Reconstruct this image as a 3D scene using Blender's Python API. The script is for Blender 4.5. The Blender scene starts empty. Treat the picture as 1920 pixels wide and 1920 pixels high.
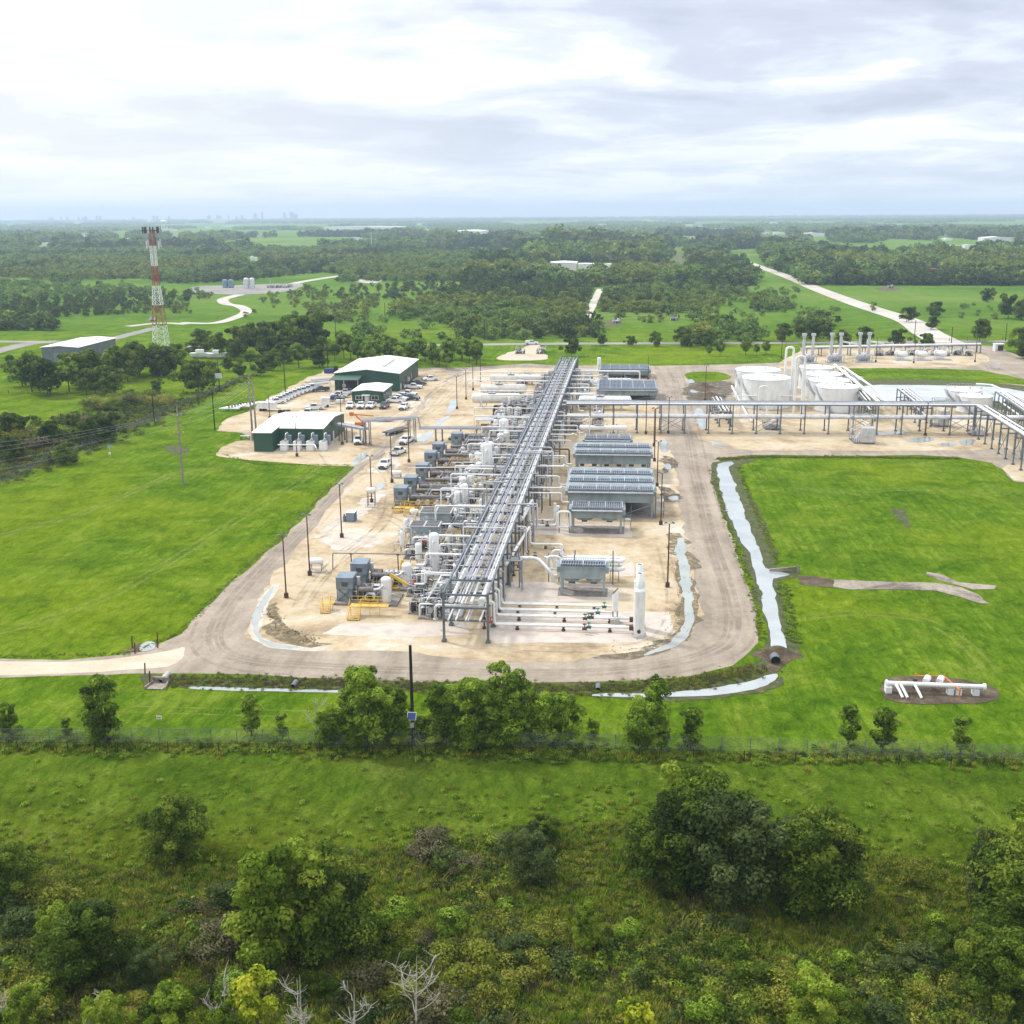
import bpy, math, random
import numpy as np
from mathutils import Vector, Matrix

FPX=2100.0; HC=55.0; PITCH=math.radians(14.93); YAW=math.radians(5.1); ROLL=math.radians(0.36)
cp,sp=math.cos(PITCH),math.sin(PITCH); cy_,sy_=math.cos(YAW),math.sin(YAW)
FW=(-sy_*cp,cy_*cp,-sp); RT0=(cy_,sy_,0.0); UP0=(-sy_*sp,cy_*sp,cp)
# roll: picture turned so that the horizon rises to the right
cr,sr=math.cos(ROLL),math.sin(ROLL)
RT=tuple(cr*RT0[i]-sr*UP0[i] for i in range(3)); UP=tuple(sr*RT0[i]+cr*UP0[i] for i in range(3))
def G(px,py,z=0.0):
    a=(px-960)/FPX; b=(960-py)/FPX
    d=[FW[i]+a*RT[i]+b*UP[i] for i in range(3)]
    t=(z-HC)/d[2]
    return (t*d[0],t*d[1])
def PX(x,y,z=0.0):
    v=(x,y,z-HC); w=sum(v[i]*FW[i] for i in range(3))
    return (960+FPX*sum(v[i]*RT[i] for i in range(3))/w, 960-FPX*sum(v[i]*UP[i] for i in range(3))/w)
def ZT(px,py,pt):
    "height of something whose base is at pixel (px,py) and whose top is at pixel row pt"
    x,y=G(px,py); lo,hi=0,90
    for _ in range(40):
        m=(lo+hi)/2
        if PX(x,y,m)[1]>pt: lo=m
        else: hi=m
    return lo
HAZE = 1.35e-4

# ------------------------------------------------------------------ camera, sky, sun, exposure
sc = bpy.context.scene
COL = sc.collection
cam_d = bpy.data.cameras.new('camera'); cam = bpy.data.objects.new('camera', cam_d); COL.objects.link(cam)
cam_d.sensor_width = 36; cam_d.lens = FPX/1920*36; cam_d.clip_start = 1; cam_d.clip_end = 60000
M = Matrix.Identity(4)
for i in range(3):
    M[i][0] = RT[i]; M[i][1] = UP[i]; M[i][2] = -FW[i]
M[2][3] = HC
cam.matrix_world = M
sc.camera = cam
sc.render.resolution_x = sc.render.resolution_y = 1024
sc.view_settings.view_transform = 'Standard'; sc.view_settings.look = 'None'
sc.view_settings.exposure = 0.35; sc.view_settings.gamma = 1; sc.view_settings.use_curve_mapping = False
cy = sc.cycles
cy.max_bounces = 6; cy.diffuse_bounces = 3; cy.glossy_bounces = 2; cy.transmission_bounces = 2
cy.transparent_max_bounces = 8; cy.volume_bounces = 0
cy.use_denoising = True; cy.denoiser = 'OPENIMAGEDENOISE'
cy.caustics_reflective = False; cy.caustics_refractive = False
try: cy.volume_step_rate = 10
except Exception: pass

SUN_EL, SUN_AZ = math.radians(48), math.radians(-60)      # azimuth from +Y, clockwise
sd = bpy.data.lights.new('sun', 'SUN'); sd.energy = 2.5; sd.angle = math.radians(7); sd.color = (1, .96, .9)
so = bpy.data.objects.new('sun', sd); COL.objects.link(so)
sdir = Vector((math.sin(SUN_AZ)*math.cos(SUN_EL), math.cos(SUN_AZ)*math.cos(SUN_EL), math.sin(SUN_EL)))
so.rotation_euler = sdir.to_track_quat('Z', 'Y').to_euler()

W = bpy.data.worlds.new('World'); sc.world = W; W.use_nodes = True
nt = W.node_tree; nt.nodes.clear()
def nn(nt, t, **k):
    n = nt.nodes.new(t)
    for a, b in k.items():
        if a.startswith('i_'):
            n.inputs[int(a[2:]) if a[2:].isdigit() else a[2:]].default_value = b
        else: setattr(n, a, b)
    return n
def math_(nt, op, a, b=None, c=None, clamp=False):
    n = nt.nodes.new('ShaderNodeMath'); n.operation = op; n.use_clamp = clamp
    for i, x in enumerate((a, b, c)):
        if x is None: continue
        if isinstance(x, (int, float)): n.inputs[i].default_value = x
        else: nt.links.new(x, n.inputs[i])
    return n.outputs[0]
def ramp(nt, fac, stops, interp='LINEAR'):
    n = nt.nodes.new('ShaderNodeValToRGB'); e = n.color_ramp.elements; n.color_ramp.interpolation = interp
    while len(e) < len(stops): e.new(.5)
    for el, (p, c) in zip(e, stops):
        el.position = p; el.color = (*c, 1) if isinstance(c, (tuple, list)) else (c, c, c, 1)
    nt.links.new(fac, n.inputs[0]); return n.outputs[0]
def mixc(nt, fac, a, b, mode='MIX'):
    n = nt.nodes.new('ShaderNodeMix'); n.data_type = 'RGBA'; n.blend_type = mode
    for i, x in ((0, fac), (6, a), (7, b)):
        if isinstance(x, (int, float)): n.inputs[i].default_value = x
        elif isinstance(x, tuple): n.inputs[i].default_value = (*x, 1)
        else: nt.links.new(x, n.inputs[i])
    return n.outputs[2]
def noise(nt, vec, scale, detail=4, rough=.5, dist=0.0):
    n = nt.nodes.new('ShaderNodeTexNoise'); n.inputs['Scale'].default_value = scale
    n.inputs['Detail'].default_value = detail; n.inputs['Roughness'].default_value = rough
    n.inputs['Distortion'].default_value = dist
    if vec is not None: nt.links.new(vec, n.inputs['Vector'])
    return n.outputs[0]
def mapping(nt, vec, scale=(1,1,1), loc=(0,0,0), rot=(0,0,0)):
    n = nt.nodes.new('ShaderNodeMapping'); n.inputs['Scale'].default_value = scale
    n.inputs['Location'].default_value = loc; n.inputs['Rotation'].default_value = rot
    nt.links.new(vec, n.inputs['Vector']); return n.outputs[0]

tc = nn(nt, 'ShaderNodeTexCoord').outputs['Generated']
sp_ = nn(nt, 'ShaderNodeSeparateXYZ'); nt.links.new(tc, sp_.inputs[0])
dz = sp_.outputs[2]
den = math_(nt, 'ADD', math_(nt, 'MAXIMUM', dz, 0.0), 0.11)
cx = math_(nt, 'DIVIDE', sp_.outputs[0], den); cyy = math_(nt, 'DIVIDE', sp_.outputs[1], den)
cb = nn(nt, 'ShaderNodeCombineXYZ'); nt.links.new(cx, cb.inputs[0]); nt.links.new(cyy, cb.inputs[1])
n1 = noise(nt, mapping(nt, cb.outputs[0], (1.15, 1.15, 1), (4.2, 7.3, 0)), 1.0, 9, .58, .25)
n2 = noise(nt, mapping(nt, cb.outputs[0], (.42, .6, 1), (7.7, 1.3, 3)), 1.0, 3, .5, .2)
nz = math_(nt, 'ADD', math_(nt, 'MULTIPLY', n1, .65), math_(nt, 'MULTIPLY', n2, .55))
cloud = ramp(nt, nz, [(.46, (.62, .68, .83)), (.54, (.74, .80, .94)), (.60, (.90, .96, 1.07)), (.67, (1.15, 1.17, 1.2))], 'EASE')
# small puffs of cloud low over the horizon
n3 = noise(nt, mapping(nt, tc, (9, 9, 34), (0, 0, 0)), 1.0, 5, .6, .2)
band = ramp(nt, dz, [(.008, 0.0), (.022, 1.0), (.034, .7), (.06, 0.0)])
puff = math_(nt, 'MULTIPLY', ramp(nt, n3, [(.52, 0.0), (.62, 1.0)], 'EASE'), band)
cloud = mixc(nt, math_(nt, 'MULTIPLY', puff, .6), cloud, (.70, .76, .86))
# pale haze towards the horizon, brighter cover overhead
cloud = mixc(nt, ramp(nt, dz, [(0.0, .75), (.03, .45), (.1, 0.0)]), cloud, (.90, .98, 1.10))
side = nn(nt, 'ShaderNodeVectorMath', operation='DOT_PRODUCT'); nt.links.new(tc, side.inputs[0])
_g = Vector((-.50, .85, .13)).normalized(); side.inputs[1].default_value = _g
glow = ramp(nt, side.outputs[1], [(.88, 0.0), (1.0, 1.0)], 'EASE')
cloud = mixc(nt, math_(nt, 'MULTIPLY', glow, .42), cloud, (1.15, 1.15, 1.14))
up = ramp(nt, dz, [(.18, 0.0), (.6, 1.0)])
cloud = mixc(nt, up, cloud, (1.72, 1.75, 1.82))
sky = nn(nt, 'ShaderNodeTexSky', sky_type='NISHITA', sun_disc=False)
sky.sun_elevation = SUN_EL; sky.sun_rotation = SUN_AZ
hs = nn(nt, 'ShaderNodeVectorMath', operation='SCALE'); nt.links.new(sky.outputs[0], hs.inputs[0]); hs.inputs['Scale'].default_value = .10
skyc = mixc(nt, .92, hs.outputs[0], cloud)
bg = nn(nt, 'ShaderNodeBackground'); nt.links.new(skyc, bg.inputs[0]); bg.inputs[1].default_value = .80
wo = nn(nt, 'ShaderNodeOutputWorld'); nt.links.new(bg.outputs[0], wo.inputs[0])

# ------------------------------------------------------------------ helpers
rnd = random.Random(7)
class MB:
    def __init__(s, off=(0,0,0)): s.v = []; s.f = []; s.s = []; s.off = off
    def add(s, vs, fs, smooth=False):
        b = len(s.v); s.v += vs; s.f += [tuple(b+i for i in f) for f in fs]
        s.s += [smooth]*len(fs)
    def box(s, x0, x1, y0, y1, z0, z1):
        vs = [(x,y,z) for z in (z0,z1) for y in (y0,y1) for x in (x0,x1)]
        s.add(vs, [(0,2,3,1),(4,5,7,6),(0,1,5,4),(2,6,7,3),(0,4,6,2),(1,3,7,5)])
    def cbox(s, c, d, rz=0.0, ry=0.0, rx=0.0):
        m = Matrix.Rotation(rz,3,'Z') @ Matrix.Rotation(ry,3,'Y') @ Matrix.Rotation(rx,3,'X')
        vs = [tuple(Vector(c) + m @ Vector((x*d[0]/2,y*d[1]/2,z*d[2]/2))) for z in (-1,1) for y in (-1,1) for x in (-1,1)]
        s.add(vs, [(0,2,3,1),(4,5,7,6),(0,1,5,4),(2,6,7,3),(0,4,6,2),(1,3,7,5)])
    def bar(s, p, q, w, h=None):
        "square bar from p to q"
        p, q = Vector(p), Vector(q); d = (q-p); L = d.length
        if L < 1e-6: return
        d /= L; h = h or w
        a = d.cross(Vector((0,0,1)));
        if a.length < 1e-3: a = Vector((1,0,0))
        a.normalize(); b = a.cross(d)
        vs = [tuple(e + a*(i*w/2) + b*(j*h/2)) for e in (p,q) for i,j in ((-1,-1),(1,-1),(1,1),(-1,1))]
        s.add(vs, [(0,1,2,3),(7,6,5,4),(0,4,5,1),(1,5,6,2),(2,6,7,3),(3,7,4,0)])
    def cyl(s, p, q, r, r2=None, n=12, caps=True):
        p, q = Vector(p), Vector(q); r2 = r if r2 is None else r2
        d = (q-p).normalized(); a = d.orthogonal().normalized(); b = d.cross(a)
        A = [tuple(p + (a*math.cos(t)+b*math.sin(t))*r) for t in (2*math.pi*i/n for i in range(n))]
        B = [tuple(q + (a*math.cos(t)+b*math.sin(t))*r2) for t in (2*math.pi*i/n for i in range(n))]
        s.add(A+B, [(i,(i+1)%n,n+(i+1)%n,n+i) for i in range(n)], True)
        if caps: s.add(A, [tuple(range(n-1,-1,-1))]); s.add(B, [tuple(range(n))])
    def lathe(s, p, axis, prof, n=20, caps=True):
        "prof: list of (distance along axis, radius)"
        p = Vector(p); d = Vector(axis).normalized(); a = d.orthogonal().normalized(); b = d.cross(a)
        vs = []
        for t_, r in prof:
            for i in range(n):
                t = 2*math.pi*i/n; vs.append(tuple(p + d*t_ + (a*math.cos(t)+b*math.sin(t))*r))
        fs = [(k*n+i, k*n+(i+1)%n, (k+1)*n+(i+1)%n, (k+1)*n+i) for k in range(len(prof)-1) for i in range(n)]
        s.add(vs, fs, True)
        if caps:
            if prof[0][1] > 1e-3: s.add(vs[:n], [tuple(range(n-1,-1,-1))])
            if prof[-1][1] > 1e-3: s.add(vs[-n:], [tuple(range(n))])
    def tube(s, pts, r, n=8, bend=None):
        pts = [Vector(p) for p in pts]; bend = r*3 if bend is None else bend
        P = [pts[0]]
        for i in range(1, len(pts)-1):
            a, b, c = pts[i-1], pts[i], pts[i+1]
            u = (a-b); w = (c-b); k = min(bend, u.length*.45, w.length*.45)
            u.normalize(); w.normalize()
            if k < 1e-4 or abs(u.dot(w)) > .999: P.append(b); continue
            A, B = b+u*k, b+w*k
            for t in (0, .25, .5, .75, 1): P.append(A*(1-t)**2 + b*2*t*(1-t) + B*t*t)
        P.append(pts[-1])
        d = (P[1]-P[0]).normalized(); a = d.orthogonal().normalized(); vs = []
        for i, p in enumerate(P):
            t = (P[min(i+1,len(P)-1)] - P[max(i-1,0)]).normalized()
            a = (a - t*a.dot(t))
            if a.length < 1e-5: a = t.orthogonal()
            a.normalize(); b = t.cross(a)
            vs += [tuple(p + (a*math.cos(q)+b*math.sin(q))*r) for q in (2*math.pi*j/n for j in range(n))]
        m = len(P)
        s.add(vs, [(k*n+j, k*n+(j+1)%n, (k+1)*n+(j+1)%n, (k+1)*n+j) for k in range(m-1) for j in range(n)], True)
        s.add(vs[:n], [tuple(range(n-1,-1,-1))]); s.add(vs[-n:], [tuple(range(n))])
    def poly(s, pts, z0, z1):
        "extruded polygon"
        n = len(pts); vs = [(x,y,z0) for x,y in pts] + [(x,y,z1) for x,y in pts]
        s.add(vs, [tuple(range(n-1,-1,-1)), tuple(range(n,2*n))] + [(i,(i+1)%n,n+(i+1)%n,n+i) for i in range(n)])
    def prism(s, prof, a0, a1, axis='y'):
        "prof (u,z) polygon swept along axis"
        n = len(prof)
        f = (lambda u,z,a: (u,a,z)) if axis == 'y' else (lambda u,z,a: (a,u,z))
        vs = [f(u,z,a0) for u,z in prof] + [f(u,z,a1) for u,z in prof]
        s.add(vs, [tuple(range(n-1,-1,-1)), tuple(range(n,2*n))] + [(i,(i+1)%n,n+(i+1)%n,n+i) for i in range(n)])
    def mesh(s, name):
        me = bpy.data.meshes.new(name)
        o = s.off
        me.from_pydata([(v[0]-o[0],v[1]-o[1],v[2]-o[2]) for v in s.v], [], s.f)
        me.polygons.foreach_set('use_smooth', s.s)
        me.update(); return me
    def build(s, name, mat, parent=None, label=None):
        if not s.v: return None
        me = s.mesh(name); me.materials.append(mat)
        o = bpy.data.objects.new(name, me); COL.objects.link(o)
        if parent is not None: o.parent = parent
        if label: o['label'] = label
        return o
def tag(o, label=None, cat=None, group=None, kind=None):
    if label: o['label'] = label
    if cat: o['category'] = cat
    if group: o['group'] = group
    if kind: o['kind'] = kind
    return o
def thing(name, label, cat, loc=(0,0,0), group=None, rz=0.0):
    o = bpy.data.objects.new(name, None); COL.objects.link(o)
    o.location = loc if len(loc) == 3 else (*loc, 0); o.rotation_euler[2] = rz
    o.empty_display_size = .5
    return tag(o, label, cat, group)
KIDS = {}
def copy_tree(o, parent=None, depth=0):
    c = o.copy(); COL.objects.link(c)
    if parent is not None: c.parent = parent
    if o.name not in KIDS or depth == 0: KIDS[o.name] = [k for k in o.children]
    for ch in KIDS[o.name]: copy_tree(ch, c, depth+1)
    return c
def dup(root, loc, rz=None, label=None, group=None, scale=None):
    c = copy_tree(root); c.location = loc if len(loc) == 3 else (*loc, 0)
    if rz is not None: c.rotation_euler[2] = rz
    if scale is not None: c.scale = scale if hasattr(scale, '__len__') else (scale,)*3
    if label: c['label'] = label
    if group: c['group'] = group
    return c
ORD = ['first','second','third','fourth','fifth','sixth','seventh','eighth','ninth','tenth','eleventh','twelfth','thirteenth','fourteenth','fifteenth','sixteenth','seventeenth','eighteenth','nineteenth','twentieth']

def new_mat(name):
    m = bpy.data.materials.new(name); m.use_nodes = True; n = m.node_tree
    b = n.nodes['Principled BSDF']; return m, n, b
def PM(name, col, rough=.55, metal=0.0, var=.18, scale=.6, dirt=None, spec=.4):
    "painted or metal surface with weathering"
    m, n, b = new_mat(name)
    co = nn(n, 'ShaderNodeTexCoord').outputs['Object']
    oi = nn(n, 'ShaderNodeObjectInfo').outputs['Random']
    a = noise(n, co, scale, 5, .6)
    dk = tuple(c*(1-var*1.6) for c in col); lt = tuple(min(1, c*(1+var*.5)) for c in col)
    c = ramp(n, a, [(.32, dk), (.52, col), (.7, lt)])
    if dirt:
        f = noise(n, mapping(n, co, (1,1,.25)), scale*3.1, 5, .65)
        c = mixc(n, math_(n, 'MULTIPLY', ramp(n, f, [(.52, 0.0), (.68, 1.0)]), .55), c, dirt)
    n.links.new(c, b.inputs['Base Color'])
    b.inputs['Roughness'].default_value = rough; b.inputs['Metallic'].default_value = metal
    b.inputs['Specular IOR Level'].default_value = spec
    return m
MAT = {
 'white': PM('white_paint', (.74,.75,.74), .4, 0, .07, .5, (.52,.50,.46)),
 'tankwhite': PM('tank_white', (.72,.735,.73), .5, 0, .08, .25, (.50,.50,.48)),
 'cream': PM('cream_paint', (.70,.69,.64), .45, 0, .08, .4, (.5,.46,.4)),
 'silver': PM('insulation_cladding', (.60,.61,.63), .38, .35, .15, .8, (.36,.35,.34)),
 'galv': PM('galvanised_steel', (.42,.45,.48), .5, .3, .15, .7, (.28,.26,.24)),
 'steel': PM('grey_painted_steel', (.135,.16,.185), .55, .1, .2, .5, (.16,.13,.11)),
 'conduit': PM('conduit_bundle', (.35,.36,.43), .4, .3, .15, .9),
 'cooler': PM('cooler_grey_paint', (.27,.33,.345), .55, .1, .18, .35, (.16,.17,.165)),
 'louver': PM('louver_blue_grey', (.27,.36,.50), .45, .3, .25, 1.2),
 'bluegrey': PM('blue_grey_paint', (.185,.235,.285), .5, .05, .2, .5, (.15,.14,.13)),
 'dark': PM('dark_machinery', (.075,.07,.068), .6, .2, .35, 2.0, (.13,.10,.07)),
 'bottle': PM('dark_pipe_insulation', (.17,.15,.14), .6, .1, .3, 1.5, (.17,.14,.11)),
 'yellow': PM('safety_yellow', (.66,.42,.06), .5, 0, .15, 1, (.35,.24,.08)),
 'orange': PM('orange_paint', (.62,.20,.03), .5, 0, .15, 1),
 'rust': PM('rust_brown_steel', (.10,.042,.03), .75, .1, .3, 2, (.06,.03,.025)),
 'red': PM('red_paint', (.45,.05,.04), .5, 0, .2, 1),
 'green': PM('dark_green_metal_wall', (.028,.085,.058), .5, .1, .15, .3, (.04,.075,.055)),
 'roof': PM('white_metal_roof', (.86,.86,.83), .5, 0, .06, .12, (.6,.58,.53)),
 'concrete': PM('concrete', (.42,.40,.37), .85, 0, .15, .6, (.27,.25,.22)),
 'padconc': PM('pale_gravel_pad', (.49,.43,.375), .9, 0, .12, .5, (.45,.38,.3)),
 'wood': PM('creosote_wood', (.022,.017,.016), .8, 0, .3, 3),
 'palewood': PM('weathered_wood', (.27,.235,.19), .8, 0, .25, 2),
 'glass': PM('dark_window_glass', (.02,.028,.04), .1, 0, .2, 1, spec=.8),
 'black': PM('black_rubber', (.018,.018,.019), .7, 0, .2, 3),
 'blue': PM('dark_blue_paint', (.03,.06,.19), .5, 0, .2, 1),
 'valve': PM('green_valve_paint', (.02,.13,.10), .5, 0, .2, 2),
 'teal': PM('teal_grey_tank', (.16,.25,.29), .5, 0, .2, .6),
 'deadwood': PM('bleached_dead_wood', (.40,.37,.33), .8, 0, .2, 2),
 'bark': PM('bark', (.10,.08,.06), .9, 0, .3, 3),
 'truckwhite': PM('white_car_paint', (.76,.77,.79), .22, 0, .03, .5, spec=.6),
 'truckdark': PM('dark_car_paint', (.05,.065,.075), .22, 0, .1, .5, spec=.6),
 'truckblue': PM('blue_car_paint', (.03,.05,.12), .22, 0, .1, .5, spec=.6),
 'tan': PM('rusty_brown_metal', (.13,.07,.045), .8, 0, .3, 1.2),
 'sign': PM('white_sign', (.75,.75,.75), .5),
}
def mpp(px, py, z=0.0):
    x, y = G(px, py, z)
    return (x*FW[0]+y*FW[1]+(z-HC)*FW[2])/FPX

# ------------------------------------------------------------------ ground, roads, pads, water
def far_ok(p): return G(p[0], max(p[1], 414.5))
def wpoly(pix, z=0.0): return [G(x, y, z) for x, y in pix]
_pr = np.random.default_rng(9).random((64,64))
def pn(x, y):
    xi, yi = math.floor(x), math.floor(y); fx, fy = x-xi, y-yi; fx = fx*fx*(3-2*fx); fy = fy*fy*(3-2*fy)
    a = _pr[xi%64][yi%64]; b = _pr[(xi+1)%64][yi%64]; c = _pr[xi%64][(yi+1)%64]; d = _pr[(xi+1)%64][(yi+1)%64]
    return float((a*(1-fx)+b*fx)*(1-fy)+(c*(1-fx)+d*fx)*fy)
def rough_edge(pts, step, amp, seed):
    r = random.Random(seed); out = []
    n = len(pts)
    for i in range(n):
        a, b = Vector(pts[i]), Vector(pts[(i+1) % n]); L = (b-a).length; k = max(1, int(L/step))
        nx = Vector((-(b-a).y, (b-a).x)).normalized() if L > 0 else Vector((0,0))
        for j in range(k):
            p = a + (b-a)*(j/k)
            w = amp if j else amp*.5
            q = p + nx*r.uniform(-w, w)*.6
            out.append((q.x + 3.2*amp*(pn(q.x*.23+seed, q.y*.23)-.5) + 2*amp*(pn(q.x*.7, q.y*.7+seed)-.5), q.y + 3.2*amp*(pn(q.x*.23+31, q.y*.23+seed)-.5)))
    return out
def catmull(pts, closed=True, k=6):
    n = len(pts); out = []
    rng = range(n) if closed else range(n-1)
    for i in rng:
        g = (lambda j: Vector(pts[j % n])) if closed else (lambda j: Vector(pts[min(max(j,0),n-1)]))
        p0, p1, p2, p3 = g(i-1), g(i), g(i+1), g(i+2)
        for j in range(k):
            t = j/k
            out.append(tuple(.5*((2*p1) + (p2-p0)*t + (2*p0-5*p1+4*p2-p3)*t*t + (3*p1-p0-3*p2+p3)*t**3)))
    if not closed: out.append(tuple(pts[-1]))
    return out
from mathutils.geometry import tessellate_polygon
def sheet(name, pix, z, mat, step=2.0, amp=.3, seed=1, smooth=True, label=None):
    pts = wpoly(pix)
    if smooth: pts = catmull(pts)
    pts = rough_edge(pts, step, amp, seed)
    tris = tessellate_polygon([[Vector((x,y,0)) for x,y in pts]])
    me = bpy.data.meshes.new(name); me.from_pydata([(x,y,z) for x,y in pts], [], [tuple(t) for t in tris]); me.update()
    # faces up
    for p in me.polygons:
        if p.normal.z < 0: p.flip()
    me.update(); me.materials.append(mat)
    o = bpy.data.objects.new(name, me); COL.objects.link(o); o['kind'] = 'structure'
    return o

FENCE_Y = 107.0
def ground_mat():
    m, n, b = new_mat('grass_ground')
    co = nn(n, 'ShaderNodeTexCoord').outputs['Object']
    s = nn(n, 'ShaderNodeSeparateXYZ'); n.links.new(co, s.inputs[0]); Y = s.outputs[1]; X = s.outputs[0]
    big = noise(n, mapping(n, co, (1,1.1,1)), .016, 4, .55, .4)
    mid = noise(n, co, .11, 5, .6, .5)
    sm = noise(n, mapping(n, co, (1, .55, 1), rot=(0,0,.35)), .8, 6, .7, .8)
    fine = noise(n, co, 3.2, 3, .7)
    v = math_(n, 'ADD', math_(n, 'MULTIPLY', mid, .55), math_(n, 'MULTIPLY', sm, .45))
    lawn = ramp(n, v, [(.36, (.058,.132,.006)), (.44, (.104,.205,.009)), (.52, (.162,.275,.014)), (.61, (.25,.345,.038))])
    strk = noise(n, mapping(n, co, (.9,.05,1), rot=(0,0,.75)), 1.0, 3, .6)
    lawn = mixc(n, math_(n, 'MULTIPLY', ramp(n, strk, [(.42, 1.0), (.56, 0.0)]), .38), lawn, (.060,.150,.008))
    lawn = mixc(n, math_(n, 'MULTIPLY', ramp(n, noise(n, co, .05, 6, .7, 1.0), [(.55, 0.0), (.68, 1.0)]), .45), lawn, (.20,.25,.03))
    lawn = mixc(n, ramp(n, big, [(.46, 0.0), (.62, .75)]), lawn, ramp(n, v, [(.37, (.13,.205,.008)), (.5, (.205,.300,.010)), (.62, (.27,.35,.022))]))
    past = ramp(n, v, [(.36, (.048,.098,.007)), (.45, (.085,.155,.010)), (.54, (.130,.208,.015)), (.63, (.19,.255,.035))])
    past = mixc(n, ramp(n, big, [(.5, 0.0), (.7, .4)]), past, (.12,.115,.04))
    scr = ramp(n, v, [(.36, (.055,.088,.007)), (.46, (.105,.148,.010)), (.54, (.155,.195,.018)), (.64, (.21,.215,.06))])
    # far fields: duller and broader patches
    fp = noise(n, mapping(n, co, (.6,1,1)), .0075, 5, .6, .3)
    far = ramp(n, math_(n, 'ADD', math_(n, 'MULTIPLY', fp, .7), math_(n, 'MULTIPLY', mid, .3)), [(.38, (.09,.18,.022)), (.5, (.14,.26,.032)), (.60, (.20,.29,.06)), (.72, (.28,.28,.13))])
    wob = math_(n, 'MULTIPLY', math_(n, 'SUBTRACT', mid, .5), 26.0)
    yw = math_(n, 'ADD', Y, wob)
    def step(a, b_): 
        mr = nn(n, 'ShaderNodeMapRange'); n.links.new(yw, mr.inputs[0]); mr.inputs[1].default_value = a; mr.inputs[2].default_value = b_; return mr.outputs[0]
    c = mixc(n, step(86, 96), scr, past)
    mr = nn(n, 'ShaderNodeMapRange'); n.links.new(Y, mr.inputs[0]); mr.inputs[1].default_value = FENCE_Y-1; mr.inputs[2].default_value = FENCE_Y+2.5
    c = mixc(n, mr.outputs[0], c, lawn)
    c = mixc(n, step(480, 620), c, far)
    c = mixc(n, math_(n, 'MULTIPLY', ramp(n, fine, [(.35, 1.0), (.6, 0.0)]), .35), c, (.03,.055,.008))
    n.links.new(c, b.inputs['Base Color']); b.inputs['Roughness'].default_value = 1.0
    b.inputs['Specular IOR Level'].default_value = .0
    bp = nn(n, 'ShaderNodeBump'); bp.inputs['Strength'].default_value = 1.0; bp.inputs['Distance'].default_value = 1.7
    h = math_(n, 'ADD', math_(n, 'MULTIPLY', sm, .8), math_(n, 'MULTIPLY', fine, .22))
    h = math_(n, 'ADD', h, math_(n, 'MULTIPLY', mid, 2.2))
    n.links.new(h, bp.inputs['Height']); n.links.new(bp.outputs[0], b.inputs['Normal'])
    return m
def dirt_mat(name, stops, scale=.12, streak=None, bump=.25, rough=.92, track=False):
    m, n, b = new_mat(name)
    co = nn(n, 'ShaderNodeTexCoord').outputs['Object']
    a = noise(n, co, scale, 6, .62, .6)
    sm = noise(n, co, scale*9, 5, .65, .3)
    v = math_(n, 'ADD', math_(n, 'MULTIPLY', a, .7), math_(n, 'MULTIPLY', sm, .3))
    if streak is not None:
        st = noise(n, mapping(n, co, streak, rot=(0,0,0)), 1.0, 5, .6, .15)
        v = math_(n, 'ADD', math_(n, 'MULTIPLY', v, .6), math_(n, 'MULTIPLY', st, .4))
    c = ramp(n, v, stops)
    if track: c = mixc(n, math_(n, 'MULTIPLY', ramp(n, noise(n, mapping(n, co, (2.2,.06,1)), 1.0, 3, .5), [(.5,0.0),(.62,1.0)]), .4), c, tuple(q*.75 for q in stops[0][1]))
    fine = noise(n, co, 6.0, 3, .7)
    c = mixc(n, math_(n, 'MULTIPLY', ramp(n, fine, [(.4, 1.0), (.62, 0.0)]), .22), c, tuple(q*.6 for q in stops[0][1]))
    n.links.new(c, b.inputs['Base Color'])
    r_ = ramp(n, a, [(.3, rough*.75), (.55, rough)])
    n.links.new(r_, b.inputs['Roughness']); b.inputs['Specular IOR Level'].default_value = .25
    bp = nn(n, 'ShaderNodeBump'); bp.inputs['Strength'].default_value = .8; bp.inputs['Distance'].default_value = bump
    n.links.new(sm, bp.inputs['Height']); n.links.new(bp.outputs[0], b.inputs['Normal'])
    return m
def water_mat(name, col, rough=.04):
    m, n, b = new_mat(name)
    co = nn(n, 'ShaderNodeTexCoord').outputs['Object']
    a = noise(n, co, .15, 4, .55, .4)
    c = ramp(n, a, [(.35, tuple(q*.8 for q in col)), (.6, col)])
    n.links.new(c, b.inputs['Base Color']); b.inputs['Roughness'].default_value = rough
    b.inputs['Specular IOR Level'].default_value = .9; b.inputs['IOR'].default_value = 1.5
    bp = nn(n, 'ShaderNodeBump'); bp.inputs['Strength'].default_value = .12; bp.inputs['Distance'].default_value = .1
    n.links.new(noise(n, co, 2.5, 3, .5), bp.inputs['Height']); n.links.new(bp.outputs[0], b.inputs['Normal'])
    return m
def alpha_dirt(name, col, thr=.5, scale=.35, amt=.34):
    m, n, b = new_mat(name); co = nn(n, 'ShaderNodeTexCoord').outputs['Object']
    b.inputs['Base Color'].default_value = (*col,1); b.inputs['Roughness'].default_value = .85
    tr = nn(n, 'ShaderNodeBsdfTransparent'); mx = nn(n, 'ShaderNodeMixShader')
    f = math_(n, 'MULTIPLY', ramp(n, noise(n, co, scale, 5, .7), [(thr-.12,0.0),(thr+.16,1.0)]), amt)
    n.links.new(f, mx.inputs[0]); n.links.new(tr.outputs[0], mx.inputs[1]); n.links.new(b.outputs[0], mx.inputs[2]); n.links.new(mx.outputs[0], n.nodes['Material Output'].inputs[0]); return m
GM = ground_mat()
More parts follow.
